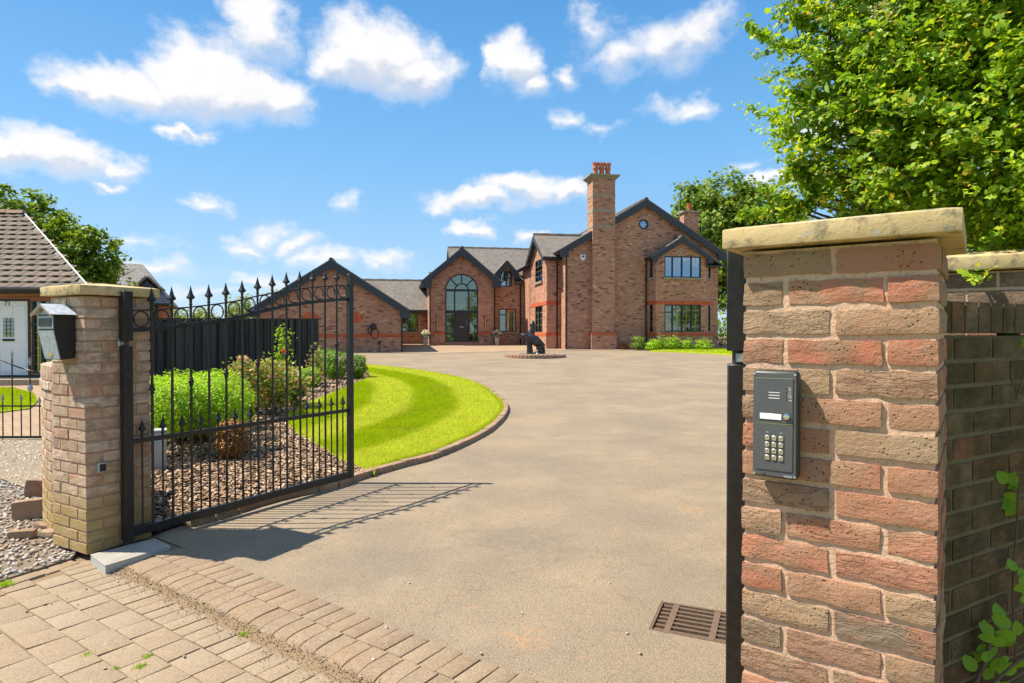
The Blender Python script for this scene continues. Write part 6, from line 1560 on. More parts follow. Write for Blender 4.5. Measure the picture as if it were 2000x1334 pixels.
# rearing horse, built as one skinned body
ppm = FPX / sc_.y
def SZ(zx, zy, y=0.0): return Vector(((970 + zx * .08246 - 1045) / ppm, y, (697.2 - (610 + zy * .08246)) / ppm))
hp = pz + .135
V = []; E = []; RD = []
def node(zx, zy, r, y=0.0, par=None):
    V.append(SZ(zx, zy, y)); RD.append(r); i = len(V) - 1
    if par is not None: E.append((par, i))
    return i
pel = node(1005, 815, .235); bar_ = node(930, 745, .235, 0, pel); che = node(832, 665, .225, 0, bar_); sh1 = node(795, 590, .165, 0, che)
nk1 = node(835, 515, .125, 0, sh1); nk2 = node(852, 440, .11, 0, nk1); pol = node(858, 345, .085, 0, nk2)
jaw = node(826, 345, .07, 0, pol); muz = node(800, 388, .05, 0, jaw); nos = node(788, 412, .045, 0, muz)
for sy in (-.08, .08):
    f1 = node(740, 630, .10, sy * 1.4, che); f2 = node(680, 600, .072, sy * 1.6, f1); f3 = node(630 if sy < 0 else 590, 610 if sy < 0 else 590, .058, sy * 1.7, f2)
    f4 = node(610 if sy < 0 else 568, 665, .045, sy * 1.7, f3); f5 = node(600 if sy < 0 else 560, 715 if sy < 0 else 680, .05, sy * 1.7, f4)
    h1 = node(1030, 875, .20, sy * 1.5, pel); h2 = node(990, 950, .125, sy * 1.9, h1); h3 = node(1050, 990, .065, sy * 1.9, h2); h4 = node(960 if sy < 0 else 1000, 1035, .055, sy * 2.0, h3); h5 = node(900 if sy < 0 else 950, 1048, .06, sy * 2.0, h4)
t1 = node(1085, 820, .07, 0, pel); t2 = node(1105, 910, .085, 0, t1); t3 = node(1112, 990, .08, 0, t2); t4 = node(1130, 1045, .05, 0, t3)
me = bpy.data.meshes.new('horse_body'); me.from_pydata(V, E, []); 
ob = bpy.data.objects.new('tmp', me); COL.objects.link(ob)
md = ob.modifiers.new('s', 'SKIN'); sv = me.skin_vertices[0].data
for i, r in enumerate(RD): sv[i].radius = (r, r); sv[i].use_root = (i == pel)
md.use_smooth_shade = True; ss_ = ob.modifiers.new('d', 'SUBSURF'); ss_.levels = 2; ss_.render_levels = 2
dgr = bpy.context.evaluated_depsgraph_get(); dgr.update(); hm_ = bpy.data.meshes.new_from_object(ob.evaluated_get(dgr)); bpy.data.objects.remove(ob)
hm_.materials.clear(); hm_.materials.append(M['bronze']); hm_.polygons.foreach_set('use_smooth', [True] * len(hm_.polygons))
statue = thing('horse_statue', Vector((sc_.x, sc_.y, hp)), 'dark bronze rearing horse statue on the round brick platform', 'statue')
addobj('horse_body', hm_, statue, (sc_.x, sc_.y, hp - .01))
so = Vector((sc_.x, sc_.y, hp - .01))
for sy in (-.035, .035):
    e = so + SZ(848, 320, sy); MB().lathe(e, [(.02, 0), (.022, .015), (.012, .035), (.002, .05)], 8).build('ear', M['bronze'], statue, smooth=True)
mane = MB(); mp = [(868, 300), (885, 350), (893, 410), (893, 460), (888, 510), (880, 560)]
for k, (a, b) in enumerate(mp):
    c_ = so + SZ(a, b); mane.lathe(c_ - UP * .07, [(.01, 0), (.045, .03), (.055, .07), (.04, .11), (.012, .15)], 7)
for k in range(len(mp)): pass
mn = mane.build('mane', M['bronze'], statue, smooth=True); mn['kind'] = 'stuff'
sup = MB(); n = 12; prof = [(750, 1062, .15), (745, 960, .135), (738, 860, .13), (728, 760, .145), (722, 690, .13)]
sup.tube([so + SZ(a + 40, b) for a, b, r in prof], [r for a, b, r in prof], 10); sup.build('support', M['bronze'], statue, smooth=True)
ro = MB(); ro.lathe(so + SZ(1010, 1062) , [(.30, -.03), (.28, .04), (.2, .11), (.02, .15)], 12); ro.build('rocky_base', M['bronze'], statue, smooth=True)
# ------------------------------------------------------------------ planters by the door
def planter(px, py, label):
    b = HWp(HPx(px, 660, ve - .45)[0], ve - .45, 0); b.z = gz(b.y); h = .56
    t = thing('planter', b, label, 'planter', 'planters by the entrance')
    MB().lathe(b, [(.155, 0), (.20, h - .06), (.225, h - .055), (.225, h), (.19, h), (.18, h - .05)], 4, ax=(Vector((.707, .707, 0)), Vector((-.707, .707, 0)), UP)).build('pot', M['pot'], t, bevel=.008)
    return t, b + UP * h
PLANTERS = [planter(831, 672, 'cream planter of white flowers left of the entrance'), planter(970.5, 671, 'cream planter of white flowers right of the entrance')]
# ------------------------------------------------------------------ plants
LEAF_OVAL = (np.array([(0, 0, 0), (.30, .28, .05), (.42, .62, .02), (0, 1, -.10), (-.42, .62, .02), (-.30, .28, .05), (0, .5, -.05)]) * np.array([.9, 1, 1]), np.array([(0, 1, 6), (1, 2, 6), (2, 3, 6), (3, 4, 6), (4, 5, 6), (5, 0, 6)]))
LEAF_QUAD = (np.array([(0, 0, 0), (.34, .5, .08), (0, 1, -.06), (-.34, .5, .08)], float), np.array([(0, 1, 2), (0, 2, 3)]))
LEAF_LOBED = (np.array([(0, 0, 0), (.20, .18, .03), (.48, .30, .02), (.26, .45, .04), (.42, .72, 0), (.14, .70, .02), (0, 1, -.06), (-.14, .70, .02), (-.42, .72, 0), (-.26, .45, .04), (-.48, .30, .02), (-.20, .18, .03)], float),
              np.array([(0, 1, 11), (1, 2, 3), (1, 3, 9), (1, 9, 11), (9, 10, 11), (3, 4, 5), (3, 5, 7), (3, 7, 9), (7, 8, 9), (5, 6, 7)]))
LEAF_HAW = (np.array([(0, 0, 0), (.16, .28, .03), (.34, .50, .02), (.18, .58, .03), (.24, .80, .01), (0, 1, -.06), (-.24, .80, .01), (-.18, .58, .03), (-.34, .50, .02), (-.16, .28, .03)], float), np.array([(0, 1, 9), (1, 2, 3), (1, 3, 7), (1, 7, 9), (7, 8, 9), (3, 4, 5), (3, 5, 7), (5, 6, 7)]))
LEAF_LANCE = (np.array([(0, 0, 0), (.16, .3, .04), (.17, .6, .02), (0, 1, -.12), (-.17, .6, .02), (-.16, .3, .04)], float), np.array([(0, 1, 5), (1, 2, 4), (1, 4, 5), (2, 3, 4)]))
def leaves(name, pos, nrm, size, tmpl, mat, parent=None, spread=.7, droop=.0, kind='stuff', facing=False):
    """leaves at pos, blade axis roughly along nrm"""
    V_, F_ = tmpl; n = len(pos); pos = np.asarray(pos); a = np.asarray(nrm) + npr.normal(0, spread, (n, 3)); a[:, 2] -= droop
    a /= np.linalg.norm(a, axis=1, keepdims=True) + 1e-9
    t = npr.normal(0, 1, (n, 3)) + np.array([0, 0, 1.1]); t -= (t * a).sum(1, keepdims=True) * a; t /= np.linalg.norm(t, axis=1, keepdims=True) + 1e-9      # leaf's upper side
    if facing:                                   # blades lie over the surface, upper side outward and to the light
        t = np.asarray(nrm) * .9 + np.array([-.25, 0, .55]) + npr.normal(0, spread * .8, (n, 3)); t /= np.linalg.norm(t, axis=1, keepdims=True) + 1e-9
        a = npr.normal(0, 1, (n, 3)); a -= (a * t).sum(1, keepdims=True) * t; a /= np.linalg.norm(a, axis=1, keepdims=True) + 1e-9
    s = np.cross(a, t)
    sz = np.asarray(size).reshape(-1, 1, 1) if np.ndim(size) else np.full((n, 1, 1), size)
    v = (V_[None, :, 0:1] * s[:, None] + V_[None, :, 1:2] * a[:, None] + V_[None, :, 2:3] * t[:, None]) * sz + pos[:, None]
    f = (F_[None] + (np.arange(n) * len(V_))[:, None, None]).reshape(-1, F_.shape[1])
    o = addobj(name, fast_mesh(name, v.reshape(-1, 3), f, mat), parent, (0, 0, 0) if parent is None else (0, 0, 0))
    if kind: o['kind'] = kind
    return o
def shell(c, r, n, inner=.55, hemi=None, rough=.15, seed=0):
    """points in the outer part of a lumpy ellipsoid, with outward normals"""
    d = npr.normal(0, 1, (n, 3)); d /= np.linalg.norm(d, axis=1, keepdims=True)
    k = npr.uniform(inner ** 3, 1, n) ** (1 / 3)
    lump = 1 + rough * (np.sin(d[:, 0] * 7 + seed) * np.sin(d[:, 1] * 6 + seed * 2) + np.sin(d[:, 2] * 8 + seed * 3))
    p = np.asarray(c) + d * np.asarray(r) * (k * lump)[:, None]; nn = d / np.asarray(r); nn /= np.linalg.norm(nn, axis=1, keepdims=True)
    return p, nn
def branch(mb, a, b, r0, r1, bend=.15, n=5, seed=None):
    a, b = Vector(a), Vector(b); L = (b - a).length; off = Vector((rnd.uniform(-1, 1), rnd.uniform(-1, 1), rnd.uniform(-.4, .6))) * L * bend
    pts = [a + (b - a) * (i / n) + off * math.sin(math.pi * i / n) for i in range(n + 1)]
    mb.tube(pts, [r0 + (r1 - r0) * i / n for i in range(n + 1)], 6); return pts
def tree(name, label, base, lobes, leaf, size, per, trunk_r, tmpl=LEAF_QUAD, mat='leaf_tree', group=None, top=None, inner=.45):
    base = Vector(base); t = thing(name, base, label, 'tree', group); mb = MB(); hub = base + UP * ((top or lobes[0][0][2]) - base.z) * .45
    branch(mb, base - UP * .1, hub, trunk_r, trunk_r * .7, .05)
    for c, r in lobes:
        q = hub + (Vector(c) - hub) * .8; branch(mb, hub - UP * rnd.uniform(0, .6), q, trunk_r * .5, trunk_r * .08, .15)
        for k in range(5):
            d = Vector((rnd.uniform(-1, 1) * r[0], rnd.uniform(-1, 1) * r[1], rnd.uniform(-.5, 1) * r[2])) * .75; branch(mb, q - (q - hub) * rnd.uniform(0, .35), Vector(c) + d, trunk_r * .14, trunk_r * .03, .15, 4)
    mb.build('trunk', M['bark_tree'], t, smooth=True, fix=False)
    P_, N_ = [], []
    vol = sum(r[0] * r[1] * r[2] for c, r in lobes)
    for i, (c, r) in enumerate(lobes):
        m = int(per * (r[0] * r[1] * r[2] / vol) ** .8 * 1.2)
        # clumps of leaves, so that gaps stay open
        nc = max(8, m // 26); pc, ncn = shell(c, r, nc, inner, seed=i + 1)
        cl = npr.integers(0, nc, m); sp = min(r) * .17
        P_.append(pc[cl] + npr.normal(0, sp, (m, 3))); N_.append(ncn[cl])
    P_ = np.concatenate(P_); N_ = np.concatenate(N_)
    o = leaves('crown', P_, N_, npr.uniform(.7, 1.25, len(P_)) * size, tmpl, M[mat], t, .75, facing=True)
    o.location = -Vector(t.location); return t
def rel(o): o.location = -wloc(o.parent); return o
def lobes_px(lst, Y, dep):
    out = []
    for (px, py, rx, ry) in lst:
        c = P(px, py, Y); k = Y / FPX; out.append(((c.x, c.y + rnd.uniform(-.3, .3) * dep, c.z), (rx * k, dep, ry * k)))
    return out
# tree behind the bungalow
tb = lobes_px([(40,430,50,38),(95,440,45,40),(140,480,40,42),(180,510,42,45),(110,520,70,60),(200,540,30,35),(150,575,70,55),(20,470,60,50),(-40,470,70,60),(60,395,28,22),(165,455,20,20),(192,470,22,24)], 24, 1.6)
tree('broadleaf_tree', 'leafy green tree rising behind the bungalow roof', (tb[4][0][0], 24.5, gz(24)), tb, None, .17, 9000, .22, mat='leaf_tree')
# sycamore right of the house
ts_ = lobes_px([(1365,400,42,40),(1420,385,60,42),(1480,405,55,40),(1395,450,60,50),(1460,470,75,55),(1520,450,50,55),(1410,520,60,45),(1480,540,70,50),(1345,410,24,26),(1430,580,45,40),(1500,600,60,50)], 54, 3.0)
tree('sycamore_tree', 'large dark green tree standing behind the right end of the house', (P(1440, 600, 54).x, 54, gz(54)), ts_, None, .36, 13000, .34, mat='leaf_tree2', tmpl=LEAF_LOBED)
# far trees and shrubs over the board fence
for i, (px, py, rx, ry, Y, lab) in enumerate(((470,600,26,24,46,'slender pale tree left of the garage gable behind the gate'), (545,600,34,34,48,'pale feathery tree nearest the garage gable'), (395,618,24,18,52,'small yellowish tree low over the black fence'), (340,615,24,16,55,'small yellow green bush by the red brick house'))):
    lb = lobes_px([(px, py, rx, ry), (px - rx * .6, py + ry * .5, rx * .7, ry * .6), (px + rx * .6, py + ry * .5, rx * .7, ry * .6)], Y, 1.2)
    tree('distant_tree', lab, (lb[0][0][0], Y, gz(Y)), lb, None, .16, 1500, .08, mat='leaf_far', group='distant trees over the fence')
# hedge line on the horizon
hv = []
for k in range(70):
    x = -75 + k * 2.2; hv.append(((x, 95 + rnd.uniform(-4, 4), 1.6 + rnd.uniform(-.3, .5)), (1.8, 1.4, rnd.uniform(1.2, 2.0))))
pp, nn = [], []
for c, r in hv: a, b = shell(c, r, 130, .6); pp.append(a); nn.append(b)
hd_ = leaves('far_hedge', np.concatenate(pp), np.concatenate(nn), .5, LEAF_QUAD, M['leaf_tree'], None); tag(hd_, 'far-off green hedge line along the horizon', 'hedge', kind='stuff')
# ---- clipped box hedge and balls in the bed
def bush(name, label, c, r, n, size, mat, stem='twig_brown', group=None, tmpl=LEAF_OVAL, inner=.74, rough=.11, cat='shrub', lobes=None, lowcut=None, stems=14):
    c = Vector(c); base = Vector((c.x, c.y, gz(c.y) + .02)); t = thing(name, base, label, cat, group)
    mb = MB()
    for k in range(stems):
        a = rnd.uniform(0, 6.28); q = rnd.uniform(.2, .8); branch(mb, base + Vector((math.cos(a) * r[0] * .2, math.sin(a) * r[1] * .2, 0)), c + Vector((math.cos(a) * r[0] * q, math.sin(a) * r[1] * q, r[2] * rnd.uniform(-.3, .6))), .012, .004, .1, 3)
    mb.build('stem', M[stem], t, fix=False)
    L_ = lobes or [((c.x, c.y, c.z), r)]; P_, N_ = [], []
    vol = sum(q[1][0] * q[1][2] for q in L_)
    for i, (cc, rr) in enumerate(L_):
        m = int(n * rr[0] * rr[2] / vol); p, nn_ = shell(cc, rr, m, inner, rough=rough, seed=i * 3 + 1); P_.append(p); N_.append(nn_)
    P_ = np.concatenate(P_); N_ = np.concatenate(N_); zmin = gz(c.y) + (lowcut if lowcut is not None else .04); k = P_[:, 2] > zmin
    o = leaves('foliage', P_[k], N_[k], npr.uniform(.7, 1.3, k.sum()) * size, tmpl, M[mat], t, .55, facing=True); rel(o)
    return t
hl = []
for (px, py, d_) in ((315,905,7.3),(350,900,7.45),(395,893,7.6),(430,880,7.75),(330,880,8.1),(380,870,8.3),(425,860,8.5)):
    X_ = (px - 1000) / FPX * d_; hl.append(((X_, d_, .56 + .02 * rnd.random()), (.42, .40, .36)))
for (px, d_) in ((300, 8.6), (350, 8.9), (400, 9.2), (430, 9.3)):
    hl.append((((px - 1000) / FPX * d_, d_, .60), (.42, .4, .34)))
hx = sum(q[0][0] for q in hl) / len(hl); hy = sum(q[0][1] for q in hl) / len(hl)
bush('box_hedge', 'bright green clipped box hedge seen through the gate', (hx, hy, .55), (.8, .7, .4), 34000, .030, 'leaf_box', lobes=hl, cat='hedge', stems=60, lowcut=.26)
b_ = G(438, 908); bush('box_ball', 'dead orange brown box ball at the corner of the hedge', (b_.x, b_.y + .2, .25), (.19, .19, .25), 3600, .024, 'leaf_brown', lowcut=.02)
for (px, py, rw_, rh_, lab, mt) in ((605,758,.26,.26,'small bright box ball beside the roses','leaf_box'),(656,742,.36,.42,'dark box ball between fence end and gate post','leaf_box2'),(640,735,.34,.42,'dark box ball left of the pair near the fence end','leaf_box2'),(697,741,.27,.36,'dark box ball at the far tip of the lawn','leaf_box2')):
    b_ = G(px, py); bush('box_ball', lab, (b_.x, b_.y, gz(b_.y) + rh_ * 1.0), (rw_, rw_, rh_), 3800, .030 if mt == 'leaf_box' else .034, mt, group='clipped box balls')
# ---- roses
def rose(label, px, py, h, r, n, flowers, mat='leaf_rose', size=.062, name='rose_bush'):
    b_ = G(px, py); base = Vector((b_.x, b_.y, gz(b_.y) + .02)); t = thing(name, base, label, 'rose bush', 'rose bushes in the bed'); mb = MB(); P_, N_ = [], []
    tips = []
    for k in range(11):
        a = rnd.uniform(0, 6.28); q = rnd.uniform(.15, 1); tip = base + Vector((math.cos(a) * r * q, math.sin(a) * r * q, h * rnd.uniform(.55, 1.05))); pts = branch(mb, base + Vector((math.cos(a) * .05, math.sin(a) * .05, 0)), tip, .009, .003, .12, 6); tips.append(tip)
        m = n // 11; ii = npr.uniform(.25, 1, m); pa = np.array([tuple(p) for p in pts]); idx = ii * (len(pts) - 1); i0 = np.floor(idx).astype(int).clip(0, len(pts) - 2); fr = (idx - i0)[:, None]
        P_.append(pa[i0] * (1 - fr) + pa[i0 + 1] * fr + npr.normal(0, .07, (m, 3))); N_.append(npr.normal(0, 1, (m, 3)) + np.array([0, 0, .2]))
    mb.build('stem', M['twig'], t, fix=False)
    rel(leaves('foliage', np.concatenate(P_), np.concatenate(N_), npr.uniform(.6, 1.3, sum(len(p) for p in P_)) * size, LEAF_OVAL, M[mat], t, .4, .2))
    for (px2, py2, fm) in flowers:
        c = P(px2, py2, base.y - r * .6); p, nn_ = shell(c, (.05, .05, .042), 60, .3, rough=0); rel(leaves('flower', p, nn_, .035, LEAF_QUAD, M[fm], t, .5, kind=None, facing=True))
rose('broad rose bush with bronze tinted leaves beside the hedge', 535, 815, .95, .55, 2600, [(556,686,'petal_red'),(470,700,'petal_peach'),(530,735,'petal_pink')])
rose('lower rose bush with pink blooms in front of its taller neighbour', 575, 800, .75, .48, 2000, [(530,784,'petal_pink'),(578,742,'petal_peach'),(605,770,'petal_peach'),(585,778,'petal_peach'),(560,765,'petal_pink'),(600,790,'petal_peach')])
rose('tall yellow leaved rose shoot standing in front of the fence', 550, 770, 1.45, .20, 560, [], mat='leaf_box', size=.06)
rose('spreading rose bush with yellowing leaves just behind the box hedge', 488, 812, .85, .55, 2200, [(452,742,'petal_peach'),(500,720,'petal_pink'),(480,700,'petal_peach')])
rose('pale rose stems nearest the end of the fence', 618, 752, 1.0, .30, 800, [(612,752,'petal_peach')], size=.05)
# cabinet behind the gate
b_ = G(306, 925); cb = thing('junction_cabinet', b_ + Vector((0, .1, 0)), 'grey electrical cabinet standing on bark behind the gate pier', 'cabinet')
MB().box(b_ + Vector((-.06, .1, .21)), (.19, .14, .44), rz=.52).build('cabinet_body', M['plastic_grey'], cb, bevel=.01, seg=2, smooth=True)
MB().box(b_ + Vector((-.06, .1, .44)), (.21, .16, .02), rz=.52).build('cabinet_lid', M['plastic_grey'], cb, bevel=.005)
# ---- shrubs along the gable
for (px, py, w, h, mt, lab) in ((1219,683,.24,.20,'leaf_brown','small orange brown ball shrub near the chimney foot'),(1246,684,.40,.42,'leaf_tree','leaning shrub beside the black downpipe'),(1272,685,.30,.24,'leaf_box','low box ball left of the first rose'),(1281,684,.40,.34,'leaf_box','leafy low rose left of the bay window'),(1310,684,.45,.40,'leaf_box','largest of the bright low shrubs under the bay window'),(1339,684,.33,.30,'leaf_box','narrow low shrub under the middle of the bay window'),(1373,684,.46,.32,'leaf_box','wide low shrub under the right end of the bay window'),(1408,676,.6,.7,'leaf_tree','dark leafy shrub at the house corner by the gate post')):
    b_ = G(px, py); bush('low_shrub', lab, (b_.x, b_.y, gz(b_.y) + h * .9), (w, w, h), 900, .07, mt, group='low shrubs along the gable', inner=.5, rough=.2)
for (px, py0, py1, lab) in ((1290,654,680,'thin flowering stem rising left of the bay window'),(1305,655,680,'left of two close flower stems under the bay window'),(1318,655,680,'right of two close flower stems under the bay window'),(1345,660,682,'thin flower stem under the middle of the bay window'),(1376,661,682,'short flower stem under the right end of the bay window')):
    b_ = G(px, 684); tp = P(px, py0, b_.y); t = thing('flower_stem', Vector((b_.x, b_.y, gz(b_.y))), lab, 'plant', 'flower stems under the bay'); mb = MB(); branch(mb, t.location, tp, .012, .006, .05); mb.build('stem', M['twig'], t, fix=False)
    m = 90; f_ = npr.uniform(.4, 1, m)[:, None]; P_ = np.array(t.location)[None] * (1 - f_) + np.array(tp)[None] * f_ + npr.normal(0, .09, (m, 3)); rel(leaves('foliage', P_, npr.normal(0, 1, (m, 3)), .08, LEAF_QUAD, M['leaf_far'], t, .5))
# planter flowers
for t, top in PLANTERS:
    p, nn_ = shell(top + UP * .16, (.26, .26, .24), 420, .5, rough=.12); rel(leaves('blooms', p, nn_, .09, LEAF_OVAL, M['petal_white'], t, .5))
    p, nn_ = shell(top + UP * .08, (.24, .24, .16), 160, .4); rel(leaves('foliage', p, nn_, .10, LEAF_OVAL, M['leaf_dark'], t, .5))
# ------------------------------------------------------------------ big hawthorn and elder bush over the wall
hb_ = Vector((3.0, 3.6, 0)); haw = thing('hawthorn_bush', hb_, 'large hawthorn and elder bush hanging over the wall at upper right', 'bush')
mb = MB(); NODES = []
def limb(a, b, r0, r1, bend=.12, n=7):
    pts = branch(mb, a, b, r0, r1, bend, n); NODES.append(pts); return pts
trunks = []
for (bx, by, tx, ty, tz) in ((2.9,3.6,2.6,3.9,3.2),(3.3,3.5,3.6,3.5,3.4),(2.5,3.9,2.0,3.9,2.9),(3.1,3.9,3.0,4.5,3.6),(3.7,3.3,4.2,3.0,3.1)):
    trunks.append(limb((bx, by, 0), (tx, ty, tz), .06, .025, .08))
HL = []
for (px, py, Y, rx, ry, rz) in ((1690,140,3.5,.36,.45,.42),(1790,60,3.5,.40,.45,.36),(1900,120,3.3,.42,.5,.46),(1980,60,3.2,.36,.4,.4),(1650,250,3.5,.24,.35,.30),(1740,300,3.4,.40,.45,.42),(1850,290,3.2,.40,.45,.42),(1960,200,3.0,.30,.35,.28),(1990,420,2.9,.2,.3,.14),(1880,210,3.1,.36,.4,.34),(1780,180,3.3,.36,.4,.34),(1560,40,3.6,.14,.2,.16),(1600,150,3.6,.14,.25,.22),(1640,360,3.7,.22,.3,.21),(1720,400,3.75,.36,.3,.24),(1820,400,3.7,.42,.3,.27),(1700,20,3.6,.36,.4,.3),(1620,110,3.6,.16,.3,.30),(1990,-60,3.2,.5,.5,.4),(1830,-60,3.4,.5,.5,.4),(2150,150,2.9,.5,.5,.7),(2120,400,2.8,.4,.4,.4)):
    c = P(px, py, Y); HL.append((c, (rx, ry, rz)))
for c, r in HL:
    tr = min((p for t_ in trunks for p in t_[3:]), key=lambda p: (p - c).length); limb(tr, c, .016, .005, .1, 6)
    for k in range(9):
        d = Vector((rnd.uniform(-1, 1) * r[0], rnd.uniform(-1, 1) * r[1], rnd.uniform(-1, 1) * r[2])); limb(c - d * .15, c + d * .95, .006, .0018, .12, 5)
# outlying twigs against the sky
TW = []
for (a, b) in (((1560,95),(1462,58)),((1600,190),(1537,178)),((1590,280),(1530,255)),((1600,330),(1530,345)),((1600,400),(1535,290)),((1580,410),(1480,375)),((1560,415),(1440,425)),((1600,380),(1545,420)),((1590,60),(1540,20)),((1620,30),(1560,0))):
    pa, pb = P(a[0], a[1], 3.45), P(b[0], b[1], 3.45); TW.append(limb(pa, pb, .005, .0015, .08, 6)); limb(P(a[0] + 60, a[1] + 20, 3.5), pa, .008, .005, .05, 4)
mb.build('branches', M['bark_tree'], haw, smooth=True, fix=False)
P_, N_ = [], []
for i, (c, r) in enumerate(HL):                     # leafy sprays along twigs, so that gaps stay open
    nt = int(150 * (r[0] * r[2]) / .16 * (.42 if project(c)[0] < 1710 else .9)); pc, nn_ = shell(tuple(c), r, nt, .3, rough=.3, seed=i)
    dr_ = nn_ * .5 + np.array([-.45, -.25, .45]) + npr.normal(0, .55, (nt, 3)); dr_ /= np.linalg.norm(dr_, axis=1, keepdims=True); ln = npr.uniform(.14, .34, nt)
    k = 46; u = npr.uniform(0, 1, (nt, k)); p3 = pc[:, None] + dr_[:, None] * (u * ln[:, None])[..., None] + np.array([0, 0, -.10]) * (u ** 2 * ln[:, None])[..., None] + npr.normal(0, .017, (nt, k, 3))
    P_.append(p3.reshape(-1, 3)); N_.append(np.repeat(dr_, k, 0) * .2 + np.array([-.25, -.35, .5]))
for pts in TW:
    pa = np.array([tuple(p) for p in pts]); m = 210; idx = npr.uniform(0, len(pts) - 1.001, m); i0 = idx.astype(int); fr = (idx - i0)[:, None]; P_.append(pa[i0] * (1 - fr) + pa[i0 + 1] * fr + npr.normal(0, .016, (m, 3))); N_.append(npr.normal(0, 1, (m, 3)))
P_ = np.concatenate(P_); N_ = np.concatenate(N_)
rel(leaves('foliage', P_, N_, np.clip(npr.lognormal(-.12, .32, len(P_)), .4, 1.9) * .035, LEAF_HAW, M['leaf_bush'], haw, 1.0, facing=True))
# elder sprays: larger leaves in the upper middle
P_, N_ = [], []
for (px, py, Y, n) in ((1760,40,3.2,70),(1800,110,3.15,80),(1700,190,3.3,70),(1640,150,3.4,60),(1600,230,3.45,40),(1840,30,3.2,60),(1690,300,3.3,40),(1760,200,3.15,50)):
    c = P(px, py, Y); p, nn_ = shell(tuple(c), (.2, .18, .2), n, .3); P_.append(p); N_.append(nn_)
P_ = np.concatenate(P_); N_ = np.concatenate(N_)
rel(leaves('elder_foliage', P_, N_, npr.uniform(.7, 1.2, len(P_)) * .085, LEAF_LANCE, M['leaf_elder'], haw, .5, .25))
c = P(1735, 18, 3.15); p, nn_ = shell(tuple(c), (.09, .06, .045), 300, .5); rel(leaves('flower_head', p, nn_, .014, LEAF_QUAD, leafmat('elder_bloom', [(0, (.55, .58, .25)), (1, (.70, .70, .40))], .2), haw, .6))
# deep shade growth behind the wall
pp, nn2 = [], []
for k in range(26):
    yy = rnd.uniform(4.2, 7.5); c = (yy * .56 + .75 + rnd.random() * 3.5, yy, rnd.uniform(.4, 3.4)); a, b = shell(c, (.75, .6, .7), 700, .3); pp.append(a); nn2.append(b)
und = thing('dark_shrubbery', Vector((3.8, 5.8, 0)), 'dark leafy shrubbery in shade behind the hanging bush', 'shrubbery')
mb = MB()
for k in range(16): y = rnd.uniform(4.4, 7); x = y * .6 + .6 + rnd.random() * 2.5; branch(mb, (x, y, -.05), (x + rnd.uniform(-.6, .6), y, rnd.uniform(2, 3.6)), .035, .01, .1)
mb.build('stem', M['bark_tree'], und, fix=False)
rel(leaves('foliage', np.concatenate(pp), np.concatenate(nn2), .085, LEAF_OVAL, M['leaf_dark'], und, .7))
# ---- bramble growing in front of the garden wall
br = thing('bramble', Vector((2.3, 2.2, -.03)), 'bramble with bright green leaves climbing at the right edge', 'bramble')
mb = MB(); BL = []
def cane(pxs, Y, r=.004):
    pts = catmull([P(x, y, Y) for x, y in pxs], 5); mb.tube(pts, r, 6); return pts
cane([(1905,1334),(1925,1290),(1935,1240)], 1.9, .007); cane([(1940,1334),(1990,1290),(2030,1270)], 1.85, .004); cane([(1985,1310),(1978,1150),(1985,1040),(1990,950)], 2.0, .003); cane([(2020,640),(1985,780),(1975,720)], 2.05, .003)
cane([(1990,690),(1920,698),(1885,712)], 2.1, .002); cane([(2000,760),(1985,740),(1972,700)], 2.1, .002)
mb.build('cane', M['twig'], br, smooth=True, fix=False)
bmsh = None
def big_leaf(px, py, Y, s, rot, tilt):
    global bmsh
    if bmsh is None:
        V_ = []; F_ = []; n = 10
        for i in range(n + 1):
            v = i / n; w = .36 * math.sin(math.pi * min(1, v ** .8 * .98 + .02)) ** .8; w += .02 * (i % 2)
            V_ += [(-w, v, .10 * w * w * 4), (-w * .5, v, .01), (0, v, -.05 * v * v), (w * .5, v, .01), (w, v, .10 * w * w * 4)]
        F_ = [(5 * i + k, 5 * i + k + 1, 5 * i + 6 + k, 5 * i + 5 + k) for i in range(n) for k in range(4)]
        bmsh = MB().add(V_, F_).mesh('leaf', M['leaf_bramble'], smooth='all', fix=False)
    s *= .64; p = P(px, py, Y); o = addobj('leaf', bmsh, br, p, (R(60 + tilt), R(rnd.uniform(-20, 20)), 0)); o.scale = (s, s, s)
    o.rotation_euler = (Matrix.Rotation(R(-rot), 3, 'Y') @ Matrix.Rotation(R(75 + tilt), 3, 'X')).to_euler()
for (px, py, s, rot, tilt, Y) in ((1975,660,.075,-60,-20,2.1),(1985,650,.07,-20,-25,2.1),(1992,665,.07,40,-20,2.1),(1978,668,.065,-110,-15,2.1),(1990,640,.06,0,-35,2.1),(1996,690,.07,-70,-10,2.1),(1970,725,.075,-110,-10,2.12),(1990,715,.08,-70,-30,2.1),(1998,735,.07,60,-20,2.1),
    (1960,925,.07,-60,-15,2.05),(1975,935,.075,-20,-20,2.05),(1990,940,.075,70,-30,2.0),(1966,965,.07,-80,-10,2.05),(1990,970,.085,110,-20,2.0),(1985,985,.08,160,-10,2.0),
    (1930,1245,.075,-70,-20,1.9),(1925,1238,.08,-45,-30,1.9),(1940,1240,.07,40,-25,1.88),(1945,1245,.07,100,-10,1.88),(1955,1215,.09,-10,-20,1.92),(1975,1225,.085,60,-15,1.9),(1965,1250,.075,120,-15,1.88),(1985,1245,.08,90,-20,1.88),(1900,1285,.09,-80,10,1.98),(1890,1262,.08,-50,0,2.0),(1960,1285,.09,150,0,1.9),(1985,1300,.09,120,0,1.86),(1860,1330,.08,-90,0,1.98),(1920,1310,.085,-120,0,1.92),(1950,1330,.09,170,0,1.88),(1990,1140,.07,-70,-10,1.95),(1995,760,.05,0,-20,2.1)):
    big_leaf(px, py, Y, s, rot, tilt)
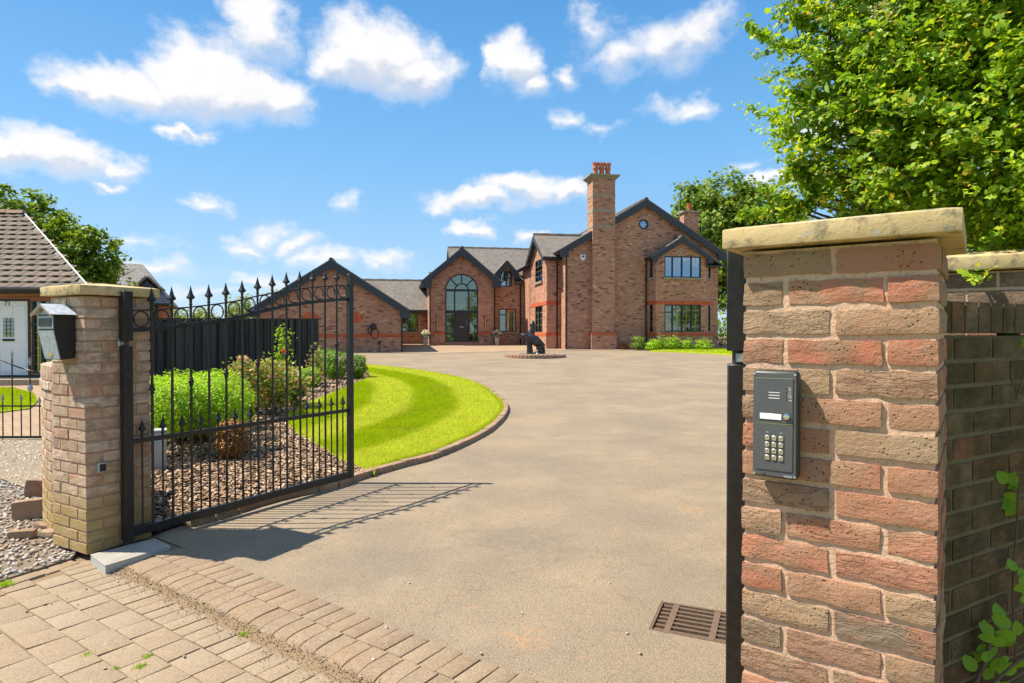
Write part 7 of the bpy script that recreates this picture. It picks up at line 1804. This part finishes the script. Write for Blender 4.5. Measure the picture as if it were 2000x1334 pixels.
for (cx0, cy0, sx, sy, Y, nl) in ((1992, 655, 14, 25, 2.12, 9), (1990, 725, 14, 22, 2.12, 8), (1985, 950, 18, 28, 2.05, 12), (1992, 1140, 10, 40, 1.98, 6), (1955, 1270, 40, 38, 1.95, 22), (1890, 1310, 35, 20, 1.98, 8)):
    for _ in range(nl): big_leaf(cx0 + rnd.gauss(0, sx), cy0 + rnd.gauss(0, sy), Y + rnd.uniform(-.06, .06), rnd.uniform(.05, .085), rnd.uniform(-150, 150), rnd.uniform(-35, 15))
# ---- weeds in the paving
def weed(px, py, n, s, label):
    b_ = G(px, py, -.034); t = thing('weed', Vector((b_.x, b_.y, -.04)), label, 'weed', 'weeds in the paving joints')
    p = np.array(tuple(b_))[None] + np.c_[npr.normal(0, s * .8, (n, 2)), np.full(n, -.004)]; d = npr.normal(0, .6, (n, 3)); d[:, 2] = np.abs(d[:, 2]) + .7
    rel(leaves('blade', p, d, npr.uniform(.5, 1.2, n) * s * 1.4, (np.array([(-.10, 0, 0), (.10, 0, 0), (0, 1, 0)], float), np.array([(0, 1, 2)])), M['leaf_box'], t, .2))
weed(10, 1144, 160, .026, 'large grass tuft at the corner of the gravel edging')
weed(288, 1281, 60, .014, 'bright moss tuft near the lower edge, right of a round joint'); weed(172, 1278, 60, .014, 'bright green tuft left of the lower paving joint'); weed(225, 1305, 50, .012, 'little weed low in the joint by a brown crumb'); weed(275, 1302, 70, .016, 'thin green tuft spread along a paving joint')
weed(478, 1240, 90, .018, 'weed at the foot of the dropped kerb'); weed(494, 1163, 50, .010, 'tiny weed in the kerb joint nearest the pier'); weed(598, 1205, 60, .010, 'tiny weed in the middle of the dropped kerb')

# ---- roadside trees across the lane, which the windows mirror
for k, (x, y, h) in enumerate(((6, -26, 8), (18, -27, 9), (30, -25, 7.5), (42, -27, 9), (53, -25, 8), (65, -28, 9.5))):
    lb = [((x + rnd.uniform(-1.5, 1.5), y + rnd.uniform(-1, 1), h * q), (3.4, 2.4, h * .22)) for q in (.35, .55, .75, .5)] 
    tree('roadside_tree', ('leftmost', 'second', 'third', 'fourth', 'fifth', 'rightmost')[k] + ' of six green trees across the lane, mirrored in the house windows', (x, y, -.05), lb, None, .34, 1500, .2, group='trees across the lane')
